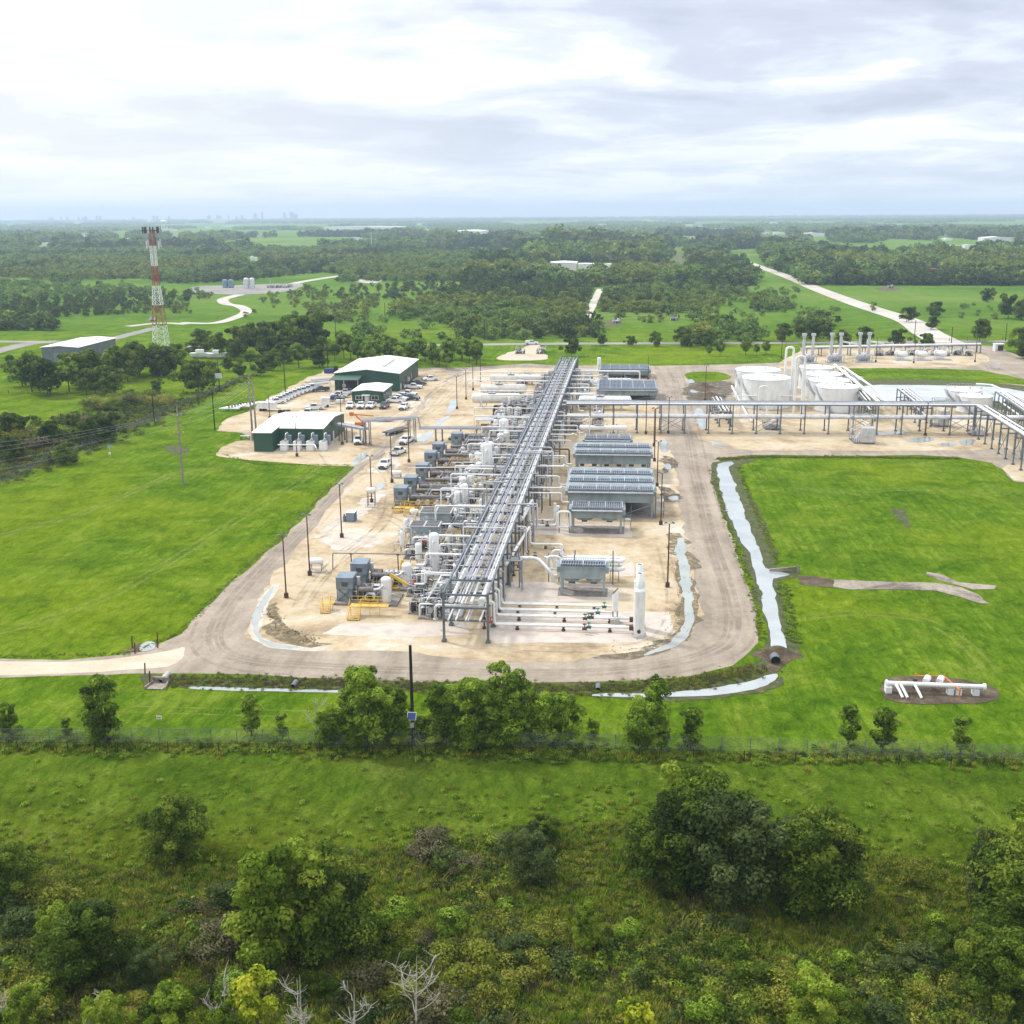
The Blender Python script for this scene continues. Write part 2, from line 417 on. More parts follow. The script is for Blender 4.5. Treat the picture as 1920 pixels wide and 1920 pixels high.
MAT['scrubby'] = dirt_mat('olive_scrub_ground', [(.36, (.045,.06,.012)), (.46, (.09,.105,.025)), (.54, (.13,.12,.055)), (.66, (.21,.17,.11))], .3, bump=1.2)
MAT['pad'] = dirt_mat('caliche_gravel', [(.37, (.25,.185,.12)), (.44, (.37,.285,.175)), (.50, (.475,.385,.25)), (.56, (.50,.425,.31)), (.63, (.60,.55,.47))], .06)
MAT['road'] = dirt_mat('packed_gravel_road', [(.36, (.18,.15,.115)), (.45, (.265,.222,.172)), (.54, (.345,.293,.232)), (.66, (.44,.38,.30))], .10, (.35,.03,1))
MAT['road2'] = dirt_mat('gravel_road_east_west', [(.36, (.18,.15,.115)), (.45, (.265,.222,.172)), (.54, (.345,.293,.232)), (.66, (.44,.38,.30))], .10, (.03,.4,1))
MAT['paleroad'] = dirt_mat('pale_gravel_road', [(.36, (.40,.33,.23)), (.48, (.50,.42,.31)), (.6, (.57,.50,.40))], .10, (.03,.5,1))
MAT['whiteroad'] = dirt_mat('white_gravel_road', [(.36, (.36,.33,.28)), (.5, (.50,.46,.40)), (.6, (.56,.52,.47))], .05)
MAT['asphalt'] = dirt_mat('worn_asphalt', [(.36, (.17,.165,.155)), (.5, (.25,.24,.22)), (.62, (.32,.30,.27))], .05)
MAT['mud'] = dirt_mat('brown_mud', [(.36, (.06,.045,.03)), (.5, (.13,.10,.065)), (.64, (.24,.185,.12))], .5, bump=.6)
MAT['weedy'] = dirt_mat('weedy_bank', [(.36, (.055,.085,.018)), (.46, (.09,.13,.03)), (.54, (.16,.155,.07)), (.66, (.27,.23,.14))], .9, bump=1.0)
MAT['lightconc'] = dirt_mat('concrete_chute', [(.38, (.12,.10,.08)), (.48, (.27,.235,.19)), (.6, (.40,.36,.30))], .15)
MAT['whitesilt'] = dirt_mat('white_silt', [(.36, (.42,.36,.29)), (.5, (.52,.47,.40)), (.62, (.60,.57,.52))], .3)
MAT['water'] = water_mat('sky_pale_water', (.34,.375,.385))  # pale water colours stand in for part of the bright sky reflection
MAT['puddle'] = water_mat('sky_pale_puddle', (.31,.34,.32), .06)
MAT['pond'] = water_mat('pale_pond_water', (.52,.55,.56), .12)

gb = MB(); gb.add([(-9000,-60,0),(9000,-60,0),(9000,13200,0),(-9000,13200,0)], [(0,1,2,3)])
tag(gb.build('ground', GM), kind='structure')

MAT['straw'] = alpha_dirt('dry_weed_ground', (.13,.105,.05), .44, .9, .8)
MAT['mudalpha'] = alpha_dirt('patchy_wet_mud', (.075,.058,.04), .45, .6, .85)
# the plant's gravel ground and ring road
RING = [(-40,1236),(0,1236),(120,1238),(230,1228),(290,1212),(335,1190),(420,1106),(540,1000),(612,928),(665,876),
        (650,868),(560,866),(470,862),(425,856),(414,846),(440,832),(470,824),(452,812),(412,806),(425,790),(480,765),(520,740),(600,702),(640,692),
        (780,690),(880,689),(985,682),(1060,686),(1150,684),(1240,686),(1380,683),(1460,680),(1500,668),(1500,652),(1640,648),(1700,640),(1760,640),(1815,645),(1870,650),(1990,702),(1990,728),(1900,706),(1840,694),
        (1780,692),(1640,690),(1590,700),(1640,712),(1760,716),(1990,722),(1990,915),(1900,902),(1880,880),(1860,868),(1800,858),(1720,853),(1600,855),(1480,853),(1400,854),(1350,862),(1334,878),(1335,905),(1352,950),(1372,1010),
        (1392,1070),(1408,1120),(1420,1170),(1418,1205),(1402,1228),(1372,1248),(1310,1266),(1220,1276),(1100,1280),(900,1280),(700,1276),(560,1270),(430,1264),(330,1262),(240,1262),(120,1266),(0,1270),(-40,1271)]
sheet('road', RING, .02, MAT['road'], 2.5, .25, 3, smooth=False)
INNER = [(470,1190),(474,1160),(492,1120),(515,1080),(560,1020),(600,975),(640,925),(680,880),(722,850),(745,826),(770,790),(800,755),(830,718),(880,700),(960,690),(1090,692),(1215,692),(1226,720),(1235,760),(1240,800),(1262,860),(1272,920),(1280,980),(1300,1060),
         (1306,1130),(1300,1180),(1270,1205),(1220,1222),(1100,1236),(960,1240),(800,1228),(680,1222),(560,1218),(500,1206)]
sheet('gravel_pad', INNER, .03, MAT['pad'], 2.0, .5, 5)
sheet('gravel_pad', [(405,848),(440,830),(478,820),(470,812),(408,807),(424,789),(482,763),(520,738),(600,699),(650,690),(800,692),(840,700),(835,712),(800,745),(765,785),(735,820),(700,850),(662,874),(560,869),(470,864),(425,858)], .032, MAT['pad'], 2.0, .5, 6)
sheet('gravel_pad', [(1300,800),(1320,780),(1345,770),(1400,752),(1500,740),(1640,730),(1760,724),(1960,728),(1960,830),(1850,842),(1700,845),(1500,845),(1400,843),(1345,838),(1312,822)], .031, MAT['pad'], 2.0, .6, 7)
sheet('gravel_pad', [(1462,690),(1480,668),(1520,657),(1650,652),(1740,652),(1800,656),(1850,668),(1850,680),(1800,688),(1640,690),(1540,690)], .033, MAT['pad'], 2.0, .4, 8)
sheet('gravel_pad', [(1882,872),(1960,880),(1960,920),(1925,903),(1895,897)], .034, MAT['pad'], 2.0, .4, 9)
sheet('gravel_road', [(-60,1240),(0,1240),(120,1241),(240,1232),(310,1222),(345,1215),(330,1245),(260,1257),(120,1262),(-60,1267)], .036, MAT['paleroad'], 2.5, .3, 10)
# lawn islands inside the ring
sheet('lawn', [(1590,693),(1640,691),(1780,693),(1845,697),(1920,716),(1920,722),(1820,712),(1640,713),(1615,706)], .045, GM, 3, .5, 11)
sheet('lawn', [(1285,700),(1330,697),(1365,702),(1362,712),(1320,716),(1290,712)], .045, GM, 3, .5, 12)
# pond behind the tanks and its bank
sheet('mud_bank', [(1600,718),(1640,711),(1770,713),(1900,722),(2000,740),(2000,800),(1880,770),(1700,762),(1640,758),(1590,742)], .05, MAT['weedy'], 2, .5, 13)
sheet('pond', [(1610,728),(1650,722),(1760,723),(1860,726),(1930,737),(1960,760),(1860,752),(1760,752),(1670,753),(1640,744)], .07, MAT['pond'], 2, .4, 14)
# drainage channel
sheet('channel_bank', [(1338,868),(1400,858),(1420,862),(1392,872),(1384,885),(1398,915),(1420,950),(1440,990),(1455,1040),(1462,1062),(1500,1068),(1500,1082),(1468,1090),(1480,1140),(1484,1190),(1498,1218),(1482,1240),(1462,1262),(1480,1275),(1450,1292),(1380,1304),(1290,1312),(1100,1308),(1100,1290),(1250,1285),(1340,1272),(1400,1250),(1436,1225),(1432,1180),(1415,1110),(1390,1040),(1368,985),(1346,930),(1334,890)], .038, MAT['weedy'], 1.5, .35, 15)
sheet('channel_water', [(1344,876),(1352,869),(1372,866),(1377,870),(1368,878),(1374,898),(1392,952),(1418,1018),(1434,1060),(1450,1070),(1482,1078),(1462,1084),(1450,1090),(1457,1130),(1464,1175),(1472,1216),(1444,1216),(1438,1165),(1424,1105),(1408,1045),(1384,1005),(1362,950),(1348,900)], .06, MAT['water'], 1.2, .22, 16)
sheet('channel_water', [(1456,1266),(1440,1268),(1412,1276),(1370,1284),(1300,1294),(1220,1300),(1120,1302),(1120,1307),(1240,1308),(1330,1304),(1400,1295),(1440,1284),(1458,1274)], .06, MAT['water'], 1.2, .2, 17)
sheet('mud_bank', [(1424,1216),(1440,1218),(1480,1218),(1500,1222),(1492,1234),(1474,1246),(1462,1262),(1448,1262),(1440,1248),(1424,1232)], .062, MAT['mud'], 1, .3, 18)
# front bank below the ring road
sheet('weedy_bank', [(268,1262),(330,1264),(560,1272),(700,1278),(900,1283),(1100,1284),(1250,1280),(1340,1268),(1400,1248),(1440,1235),(1420,1262),(1380,1276),(1300,1290),(1200,1298),(1100,1301),(900,1300),(700,1296),(560,1294),(430,1290),(320,1288),(272,1280)], .045, MAT['weedy'], 1.2, .45, 19)
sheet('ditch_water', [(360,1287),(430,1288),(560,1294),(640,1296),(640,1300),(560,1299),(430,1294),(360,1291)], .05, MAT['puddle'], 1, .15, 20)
# shallow wet ditches inside the ring
sheet('wet_ditch', [(470,1165),(478,1140),(492,1118),(510,1100),(530,1095),(524,1108),(505,1135),(495,1160),(490,1185),(510,1202),(560,1210),(615,1214),(600,1221),(540,1218),(495,1210),(474,1190)], .044, MAT['whitesilt'], 1, .35, 21)
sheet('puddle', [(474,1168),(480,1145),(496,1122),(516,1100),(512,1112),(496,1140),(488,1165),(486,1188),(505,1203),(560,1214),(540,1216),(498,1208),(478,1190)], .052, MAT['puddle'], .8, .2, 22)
sheet('dry_weeds', [(495,1180),(500,1150),(515,1130),(524,1150),(540,1180),(590,1200),(625,1212),(570,1212),(520,1204)], .05, MAT['straw'], .8, .6, 23)
sheet('wet_ditch', [(1256,1010),(1275,1000),(1288,1010),(1300,1060),(1312,1120),(1308,1170),(1290,1200),(1240,1228),(1170,1236),(1120,1234),(1180,1222),(1240,1205),(1268,1180),(1278,1140),(1272,1090),(1262,1050)], .044, MAT['straw'], 1, .7, 24)
sheet('puddle', [(1268,1012),(1280,1010),(1284,1040),(1294,1075),(1302,1130),(1298,1170),(1282,1200),(1240,1222),(1210,1228),(1240,1212),(1270,1188),(1284,1160),(1284,1120),(1276,1080),(1266,1040)], .052, MAT['puddle'], .8, .25, 25)
PUD = [[(1238,828),(1251,826),(1252,846),(1238,846)],[(1247,872),(1258,870),(1259,880),(1248,879)],[(1252,932),(1268,930),(1270,938),(1254,938)],
       [(846,752),(858,750),(852,768),(838,775)],[(818,790),(838,780),(842,784),(816,800)],[(786,820),(806,808),(812,812),(800,828),(786,828)],
       [(703,912),(722,906),(716,916),(706,920)],[(1304,768),(1318,770),(1324,800),(1312,802)],[(660,868),(676,852),(690,848),(684,860),(668,872)],
       [(722,806),(738,800),(728,818),(716,814)],[(1330,828),(1350,830),(1370,838),(1345,837)],[(1700,824),(1740,820),(1752,826),(1716,830)],[(1800,826),(1824,824),(1826,834),(1806,835)],[(1640,812),(1690,808),(1700,812),(1650,816)],[(1290,712),(1300,712),(1302,718),(1290,718)],[(1296,730),(1312,730),(1310,736),(1297,736)],
       [(1760,832),(1790,830),(1786,836),(1764,836)]]
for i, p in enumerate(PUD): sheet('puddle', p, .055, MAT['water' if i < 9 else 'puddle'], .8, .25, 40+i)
for i, p in enumerate([[(600,1010),(640,1000),(700,1004),(700,1024),(620,1030)],[(580,1010),(660,965),(690,930),(730,915),(700,950),(640,990)],[(700,880),(735,850),(752,856),(724,888)]]):
    sheet('silt_patch', p, .04, MAT['whitesilt'], .8, .8, 60+i)
for i, p in enumerate([[(1285,722),(1330,712),(1375,722),(1360,752),(1320,758),(1290,748)],[(1240,915),(1270,918),(1282,930),(1276,944),(1250,942)],[(1236,856),(1262,862),(1268,878),(1246,884)],[(232,1218),(262,1205),(296,1202),(298,1212),(262,1222),(236,1226)]]):
    sheet('mud_patch', p, .042, MAT['mudalpha' if i < 3 else 'mud'], .8, .8, 70+i)
sheet('puddle', [(262,1214),(276,1204),(290,1206),(288,1218),(266,1222)], .056, MAT['puddle'], .8, .15, 80)
# pale gravel under the front pipework and coolers
for i, p in enumerate([[(915,1195),(925,1145),(1255,1148),(1262,1186),(1230,1192),(1190,1205),(930,1206)],[(930,1130),(940,1090),(1150,1095),(1148,1128)],[(985,1002),(1000,980),(1180,985),(1185,1008)],[(1150,1070),(1185,1052),(1192,1080),(1160,1082)],[(600,1190),(640,1170),(880,1165),(880,1190),(760,1196)]]):
    sheet('pale_gravel', p, .038, MAT['padconc'], .8, .12, 90+i, smooth=False)
# concrete chutes on the right lawn
sheet('concrete_chute', [(1560,1086),(1620,1090),(1690,1092),(1760,1094),(1800,1102),(1835,1115),(1855,1132),(1840,1132),(1800,1120),(1755,1108),(1690,1106),(1600,1106),(1560,1100)], .05, MAT['lightconc'], 1, .15, 100, smooth=False)
sheet('concrete_chute', [(1735,1072),(1760,1076),(1800,1092),(1868,1098),(1866,1105),(1826,1106),(1780,1094),(1738,1078)], .05, MAT['lightconc'], 1, .15, 101, smooth=False)
sheet('concrete_chute', [(1492,1079),(1530,1081),(1566,1087),(1566,1101),(1530,1100),(1500,1096)], .051, MAT['mud'], 1, .15, 107, smooth=False)
sheet('bare_soil', [(1672,956),(1692,955),(1703,966),(1700,990),(1690,982),(1682,972)], .05, MAT['weedy'], .8, .4, 102)
sheet('bare_soil', [(1650,1285),(1670,1272),(1730,1268),(1800,1272),(1862,1290),(1876,1308),(1840,1317),(1740,1320),(1670,1312),(1648,1298)], .05, MAT['mud'], 1, .3, 103)
sheet('bare_soil', [(934,672),(950,662),(975,655),(990,648),(1010,646),(1016,655),(1026,672),(1000,676),(950,676)], .05, MAT['paleroad'], 1, .4, 104)
sheet('bare_soil', [(312,838),(335,836),(350,842),(348,850),(320,852)], .05, MAT['weedy'], 1, .4, 105)
# public road across and roads beyond
def strip(name, pix, w, z, mat, seed=1, rough=.15):
    P = catmull([G(x, y) for x, y in pix], False, 8); L = []; R = []
    for i, p in enumerate(P):
        a = Vector(P[max(i-1,0)]); b = Vector(P[min(i+1,len(P)-1)]); d = (b-a).normalized(); nrm = Vector((-d.y, d.x))
        ww = w if not hasattr(w, '__len__') else w[0] + (w[1]-w[0])*i/(len(P)-1)
        L.append(tuple(Vector(p)+nrm*ww/2)); R.append(tuple(Vector(p)-nrm*ww/2))
    me = bpy.data.meshes.new(name); n = len(P)
    me.from_pydata([(x,y,z) for x,y in L+R], [], [(i, n+i, n+i+1, i+1) for i in range(n-1)]); me.update(); me.materials.append(mat)
    o = bpy.data.objects.new(name, me); COL.objects.link(o); o['kind'] = 'structure'; return o
strip('public_road', [(560,653),(700,649),(850,647),(1000,645),(1200,644),(1450,643),(1700,641),(1960,640)], 8, .06, MAT['asphalt'])
strip('gravel_road', [(1775,643),(1740,625),(1700,600),(1620,574),(1540,545),(1480,520),(1410,495),(1372,480),(1340,470)], (15,9), .08, MAT['whiteroad'])
strip('gravel_road', [(1095,606),(1102,590),(1112,570),(1120,552),(1126,542)], 5, .08, MAT['whiteroad'])
strip('gravel_road', [(340,605),(400,606),(440,596),(462,584),(448,574),(425,570),(418,562),(436,556),(470,548),(520,538),(580,526),(640,517)], (6,9), .08, MAT['whiteroad'])
strip('gravel_road', [(240,612),(300,606),(350,608)], 6, .08, MAT['whiteroad'])
strip('public_road', [(-40,668),(20,652),(60,644),(110,640)], 9, .07, MAT['asphalt'])
strip('public_road', [(-40,640),(60,641),(180,640),(240,628),(290,615)], 7, .06, MAT['asphalt'])
strip('grass_verge', [(1265,470),(1272,485),(1278,500)], 14, .06, MAT['weedy'])
sheet('well_pad', [(345,545),(370,537),(440,535),(540,532),(570,534),(540,546),(470,552),(420,552),(360,548)], .09, MAT['asphalt'], 3, .5, 110)
sheet('bare_soil', [(1128,604),(1160,602),(1168,607),(1140,612)], .06, MAT['mud'], 2, .5, 111)
sheet('bare_soil', [(665,528),(690,522),(718,525),(700,531)], .06, MAT['whiteroad'], 2, .5, 112)
sheet('bare_soil', [(1640,540),(1670,538),(1690,542),(1665,546)], .06, MAT['mud'], 2, .5, 113)

MAT['rut'] = alpha_dirt('tyre_rut_mud', (.16,.128,.10), .49, .3, .26)
MAT['rutpale'] = alpha_dirt('pale_rut_gravel', (.55,.47,.38), .5)
LOOP = [(880,700),(840,722),(800,768),(760,808),(720,850),(650,908),(590,972),(530,1030),(470,1090),(425,1145),(405,1190),(420,1222),(480,1240),(560,1246),(700,1254),(900,1260),(1100,1260),(1240,1246),(1330,1222),(1368,1190),(1368,1130),(1350,1070),(1328,1000),(1312,930),(1300,880),(1290,820),(1275,760),(1262,700)]
def offs(pix, d):
    P = catmull([G(*p) for p in pix], False, 8); out = []
    for i, p in enumerate(P):
        t = (Vector(P[min(i+1,len(P)-1)])-Vector(P[max(i-1,0)])).normalized(); out.append(PX(*(Vector(p)+Vector((-t.y,t.x))*d)))
    return out
for k, (d, w) in enumerate([(-3.2,.55),(-1.5,.5),(-1.0,.8),(.7,.6),(2.3,.7),(.0,.45)]):
    strip('tyre_track', offs(LOOP, d)[::4], w, .037+.0015*k, MAT['rut' if k % 3 != 1 else 'rutpale'])
for k, P in enumerate([[(1290,850),(1400,848),(1600,850),(1760,850),(1900,862)],[(1290,862),(1330,852),(1500,844),(1700,847),(1900,855)],[(880,694),(1060,690),(1300,690),(1500,684),(1700,686),(1840,676),(1900,655)],[(1860,700),(1840,672),(1790,652)],
    [(600,1000),(680,960),(760,990),(740,1040),(640,1060)],[(560,1140),(600,1080),(700,1000),(740,940)],[(700,870),(730,900),(720,980),(640,1040),(570,1130)],[(980,1215),(1100,1218),(1230,1200),(1262,1120),(1240,1020)],[(660,780),(760,790),(850,740),(870,710)],[(560,790),(640,800),(740,780),(830,725)]]):
    for dd in (-.9,.9): strip('tyre_track', offs(P, dd)[::4], .45, .037+.0013*k, MAT['rut'])

MAT['mown'] = alpha_dirt('trodden_grass', (.22,.27,.03), .48, .5, .5)
MAT['mowndark'] = alpha_dirt('lush_grass_line', (.040,.105,.008), .48, .4, .6)
for k, (P, w, mt) in enumerate([q for q in [([(1480,912),(1580,925),(1680,918),(1800,922),(1980,926)],1.6,'mown'),([(1470,935),(1560,950),(1660,952),(1700,975),(1690,1010),(1720,1040),(1850,1050),(1980,1050)],1.2,'mowndark'),([(1560,935),(1640,940),(1720,930),(1850,935),(1980,940)],2.4,'mowndark'),
    ([(1500,1160),(1600,1150),(1720,1160),(1800,1200),(1860,1260)],1.3,'mown'),([(1480,1290),(1600,1250),(1760,1240),(1980,1280)],1.2,'mowndark'),([(1400,890),(1500,880),(1700,878),(1860,890)],1.5,'mowndark'),
    ([(-20,1190),(200,1120),(420,990),(600,880)],1.4,'mown'),([(-20,1140),(180,1070),(380,960),(540,880)],1.1,'mowndark'),([(-20,1010),(160,960),(330,890),(470,870)],1.8,'mown'),([(-20,1080),(120,1040),(300,930),(360,880)],1.0,'mowndark'),([(60,920),(200,870),(330,800),(420,760)],1.4,'mowndark'),
    ([(240,1300),(600,1312),(900,1322),(1250,1330)],.8,'mowndark'),([(240,1330),(600,1340),(900,1350),(1250,1358)],.7,'mown')] if q[2] == 'mown']):
    for dd in ((-.8,.8) if mt == 'mown' else (0,)): strip('grass_track', offs(P, dd)[::4], w*.5 if mt == 'mown' else w, .012+.0011*k, MAT[mt])
sheet('rough_ground', [(-60,930),(0,903),(120,850),(250,797),(300,778),(290,768),(200,775),(120,790),(40,800),(-60,800)], .03, MAT['scrubby'], 3, 1.0, 120)

# ------------------------------------------------------------------ vegetation
def leaf_mat(name, cols, rough=.6, trans=.35):
    "leaf colour varies leaf by leaf and branch by branch"
    m, n, b = new_mat(name)
    at = nn(n, 'ShaderNodeAttribute', attribute_name='tone').outputs['Fac']
    oi = nn(n, 'ShaderNodeObjectInfo').outputs['Random']
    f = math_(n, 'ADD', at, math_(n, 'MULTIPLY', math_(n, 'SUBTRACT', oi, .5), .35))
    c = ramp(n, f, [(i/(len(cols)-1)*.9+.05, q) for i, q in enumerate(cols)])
    n.links.new(c, b.inputs['Base Color']); b.inputs['Roughness'].default_value = rough
    b.inputs['Specular IOR Level'].default_value = .08
    tr = nn(n, 'ShaderNodeBsdfTranslucent'); n.links.new(c, tr.inputs[0])
    mx = nn(n, 'ShaderNodeMixShader'); mx.inputs[0].default_value = trans
    n.links.new(b.outputs[0], mx.inputs[1]); n.links.new(tr.outputs[0], mx.inputs[2])
    n.links.new(mx.outputs[0], n.nodes['Material Output'].inputs[0])
    return m
LM = {
 'oak': leaf_mat('oak_leaves', [(0.020,0.035,0.005), (0.050,0.094,0.008), (0.097,0.155,0.014), (0.186,0.243,0.026)]),
 'mid': leaf_mat('mid_green_leaves', [(0.036,0.062,0.008), (0.089,0.158,0.013), (0.164,0.263,0.020), (0.289,0.403,0.044)]),
 'lime': leaf_mat('lime_green_leaves', [(0.035,0.066,0.006), (0.101,0.172,0.012), (0.191,0.279,0.022), (0.318,0.394,0.046)]),
 'grey': leaf_mat('grey_green_leaves', [(.015,.030,.007), (.040,.066,.015), (.072,.108,.027), (.125,.165,.050)]),
 'yellow': leaf_mat('yellow_leaves', [(.07,.12,.010), (.19,.26,.016), (.38,.42,.025), (.58,.56,.05)]),
 'brown': leaf_mat('brown_dry_weeds', [(.022,.028,.008), (.055,.058,.020), (.11,.105,.045), (.20,.18,.10)]),
 'far': leaf_mat('far_wood_leaves', [(0.043,0.081,0.017), (0.098,0.169,0.030), (0.168,0.260,0.046), (0.260,0.356,0.072)]),
 'farlight': leaf_mat('pale_far_wood_leaves', [(0.065,0.095,0.017), (0.122,0.171,0.025), (0.186,0.240,0.036), (0.273,0.304,0.061)]),
 'weed': leaf_mat('weed_leaves', [(0.052,0.078,0.009), (0.120,0.155,0.015), (0.202,0.233,0.026), (0.356,0.329,0.060)]),
 'fardark': leaf_mat('dark_far_wood_leaves', [(.024,.045,.012), (.050,.085,.018), (.080,.125,.026), (.11,.16,.04)]),
}
def leaves_mesh(name, C, R, N, size, seed, mat, squash=.8, tone=None, droop=.0, aspect=1.7):
    "diamond leaf sprays on the shells of blobs with centres C, radii R, N sprays each"
    g = np.random.default_rng(seed)
    cs, ns, ts = [], [], []
    for i, (c, r) in enumerate(zip(C, R)):
        k = int(N[i] if hasattr(N, '__len__') else N)
        d = g.normal(size=(k,3)); d /= np.linalg.norm(d, axis=1)[:,None]
        d[:,2] = np.abs(d[:,2])*np.where(g.random(k) < .25, -1, 1)
        rad = r*(.62+.5*g.random(k)**.7)
        p = np.array(c) + d*rad[:,None]*np.array([1,1,squash])
        cs.append(p); ns.append(d + g.normal(size=(k,3))*.55 + np.array([0,0,.35]))
        bt = .5 + .22*g.normal() if tone is None else tone[i]
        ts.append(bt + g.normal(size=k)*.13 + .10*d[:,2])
    P = np.concatenate(cs); Nn = np.concatenate(ns); T = np.clip(np.concatenate(ts), 0, 1)
    Nn /= np.linalg.norm(Nn, axis=1)[:,None]
    k = len(P); h = g.normal(size=(k,3)); u = np.cross(Nn, h); u /= np.linalg.norm(u, axis=1)[:,None]+1e-9
    w = np.cross(Nn, u); s = size*(.45+1.25*g.random(k)**1.8)[:,None]
    V = np.stack([P-u*s*aspect/2, P-w*s/2, P+u*s*aspect/2, P+w*s/2], 1).reshape(-1,3)
    me = bpy.data.meshes.new(name)
    me.vertices.add(4*k); me.vertices.foreach_set('co', V.ravel().astype(np.float32))
    me.loops.add(4*k); me.loops.foreach_set('vertex_index', np.arange(4*k, dtype=np.int32))
    me.polygons.add(k); me.polygons.foreach_set('loop_start', np.arange(0, 4*k, 4, dtype=np.int32)); me.polygons.foreach_set('loop_total', np.full(k, 4, np.int32))
    me.update(calc_edges=True)
    a = me.attributes.new('tone', 'FLOAT', 'FACE'); a.data.foreach_set('value', T.astype(np.float32))
    me.materials.append(mat); return me
def blobs(r, h, n, low, seed, lean=0, top=.5, fr=(.16,.30)):
    "crown of lumps: radius r, height h from the ground, crown starts at fraction low"
    g = random.Random(seed); C = []; R = []; zc = h*(low+1)/2; rz = h*(1-low)/2
    if n > 34:     # several lobes of uneven height make up a big crown
        L = [(g.uniform(-.5,.5)*r, g.uniform(-.5,.5)*r, g.uniform(.45,.62)*h, g.uniform(.45,.7)*r) for _ in range(4)] + [(0, 0, .5*h, .55*r)]
        for i in range(n):
            lx, ly, lz, lr = L[i % len(L)]; t = 2*math.pi*g.random(); u = g.uniform(-1,1); q = lr*g.random()**.35*math.sqrt(max(0,1-u*u*.9))
            z = lz + u*(h-lz if u > 0 else lz-h*low)*.86
            C.append((lx+q*math.cos(t)+lean*h*max(0,u), ly+q*math.sin(t), z)); R.append(r*g.uniform(*fr)*1.05*(1.15-.35*max(0,u)))
        return C, R
    for i in range(n):
        t = 2*math.pi*g.random(); u = g.uniform(-1, 1); q = g.random()**.4
        wd = math.sqrt(max(0, 1-u*u)); 
        if u > 0: wd = wd**(1/(.4+top))
        C.append((r*.80*q*wd*math.cos(t)*g.uniform(.75,1.15)+lean*h*max(0,u), r*.80*q*wd*math.sin(t)*g.uniform(.75,1.15), zc+rz*.80*u*g.uniform(.85,1.1)))
        R.append(r*g.uniform(*fr)*1.25)
    return C, R
def trunk_mb(h, r, C, seed, low, n=7):
    g = random.Random(seed); m = MB(); fork = h*max(low, .12)*g.uniform(.8,1.1)
    top = (g.uniform(-.1,.1)*h, g.uniform(-.1,.1)*h, h*.72)
    m.lathe((0,0,-.1), (0,0,1), [(0,r*1.5),(h*.04,r*1.1),(fork,r*.8)], 8)
    m.cyl((0,0,fork-.1), top, r*.75, r*.15, 6)
    for c in g.sample(C, min(n, len(C))):
        z0 = g.uniform(fork*.8, h*.55); f = z0/h/.72
        m.tube([(top[0]*max(0,(z0-fork)/(top[2]-fork)), top[1]*max(0,(z0-fork)/(top[2]-fork)), z0), ((c[0])*.5, (c[1])*.5, (z0+c[2])*.5+.3), c], r*.26, 5)
    return m
TREES = {}
def tree_proto(kind, i, r, h, nb, nl, size, low, mat, top=.5, fr=(.16,.30), lean=0, squash=.8, trunk=.16, tr=True):
    C, R = blobs(r, h, nb, low, 100*i+len(kind), lean, top, fr)
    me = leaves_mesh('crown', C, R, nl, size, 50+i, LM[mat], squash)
    tm = None
    if tr:
        tm = trunk_mb(h, trunk, C, i, low).mesh('trunk'); tm.materials.append(MAT['bark'])
    TREES.setdefault(kind, []).append((me, tm, h))
for i in range(4):   # broad dark crowns, mid size
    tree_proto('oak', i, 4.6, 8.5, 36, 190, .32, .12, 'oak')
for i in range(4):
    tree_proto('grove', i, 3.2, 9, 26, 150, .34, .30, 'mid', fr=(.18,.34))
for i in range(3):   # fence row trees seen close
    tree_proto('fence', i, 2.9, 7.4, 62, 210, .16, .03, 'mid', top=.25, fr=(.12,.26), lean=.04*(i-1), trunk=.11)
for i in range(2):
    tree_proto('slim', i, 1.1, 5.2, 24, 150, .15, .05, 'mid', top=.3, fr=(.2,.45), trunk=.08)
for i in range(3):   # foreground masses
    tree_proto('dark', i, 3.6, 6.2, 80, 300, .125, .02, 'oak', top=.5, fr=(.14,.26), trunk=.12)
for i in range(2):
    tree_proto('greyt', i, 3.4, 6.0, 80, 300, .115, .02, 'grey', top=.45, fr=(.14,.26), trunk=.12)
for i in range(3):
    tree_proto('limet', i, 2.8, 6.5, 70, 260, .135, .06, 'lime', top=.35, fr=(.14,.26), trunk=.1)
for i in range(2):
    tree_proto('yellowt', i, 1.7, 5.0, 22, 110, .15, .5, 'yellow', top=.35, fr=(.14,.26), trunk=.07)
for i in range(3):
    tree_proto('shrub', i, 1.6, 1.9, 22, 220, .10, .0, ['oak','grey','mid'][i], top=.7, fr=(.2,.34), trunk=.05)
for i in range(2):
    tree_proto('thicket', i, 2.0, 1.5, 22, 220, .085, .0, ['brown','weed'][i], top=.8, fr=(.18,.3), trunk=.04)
def place_tree(kind, x, y, h, label, group=None, i=None, name=None, cat=None, wide=1.0):
    P = TREES[kind]; i = rnd.randrange(len(P)) if i is None else i % len(P)
    me, tm, h0 = P[i]; s = h/h0
    shrub = kind in ('shrub','thicket')
    t = thing(name or ('shrub' if shrub else 'tree'), label, cat or ('shrub' if shrub else 'tree'), (x,y,0), group, rnd.uniform(0, 6.28))
    t.scale = (s*wide*rnd.uniform(.92,1.08), s*wide*rnd.uniform(.92,1.08), s)
    a = bpy.data.objects.new('crown', me); COL.objects.link(a); a.parent = t
    if tm: b = bpy.data.objects.new('trunk', tm); COL.objects.link(b); b.parent = t
    return t
def px_tree(kind, px, py, pt, label, group=None, **k):
    x, y = G(px, py); return place_tree(kind, x, y, ZT(px, py, pt), label, group, **k)

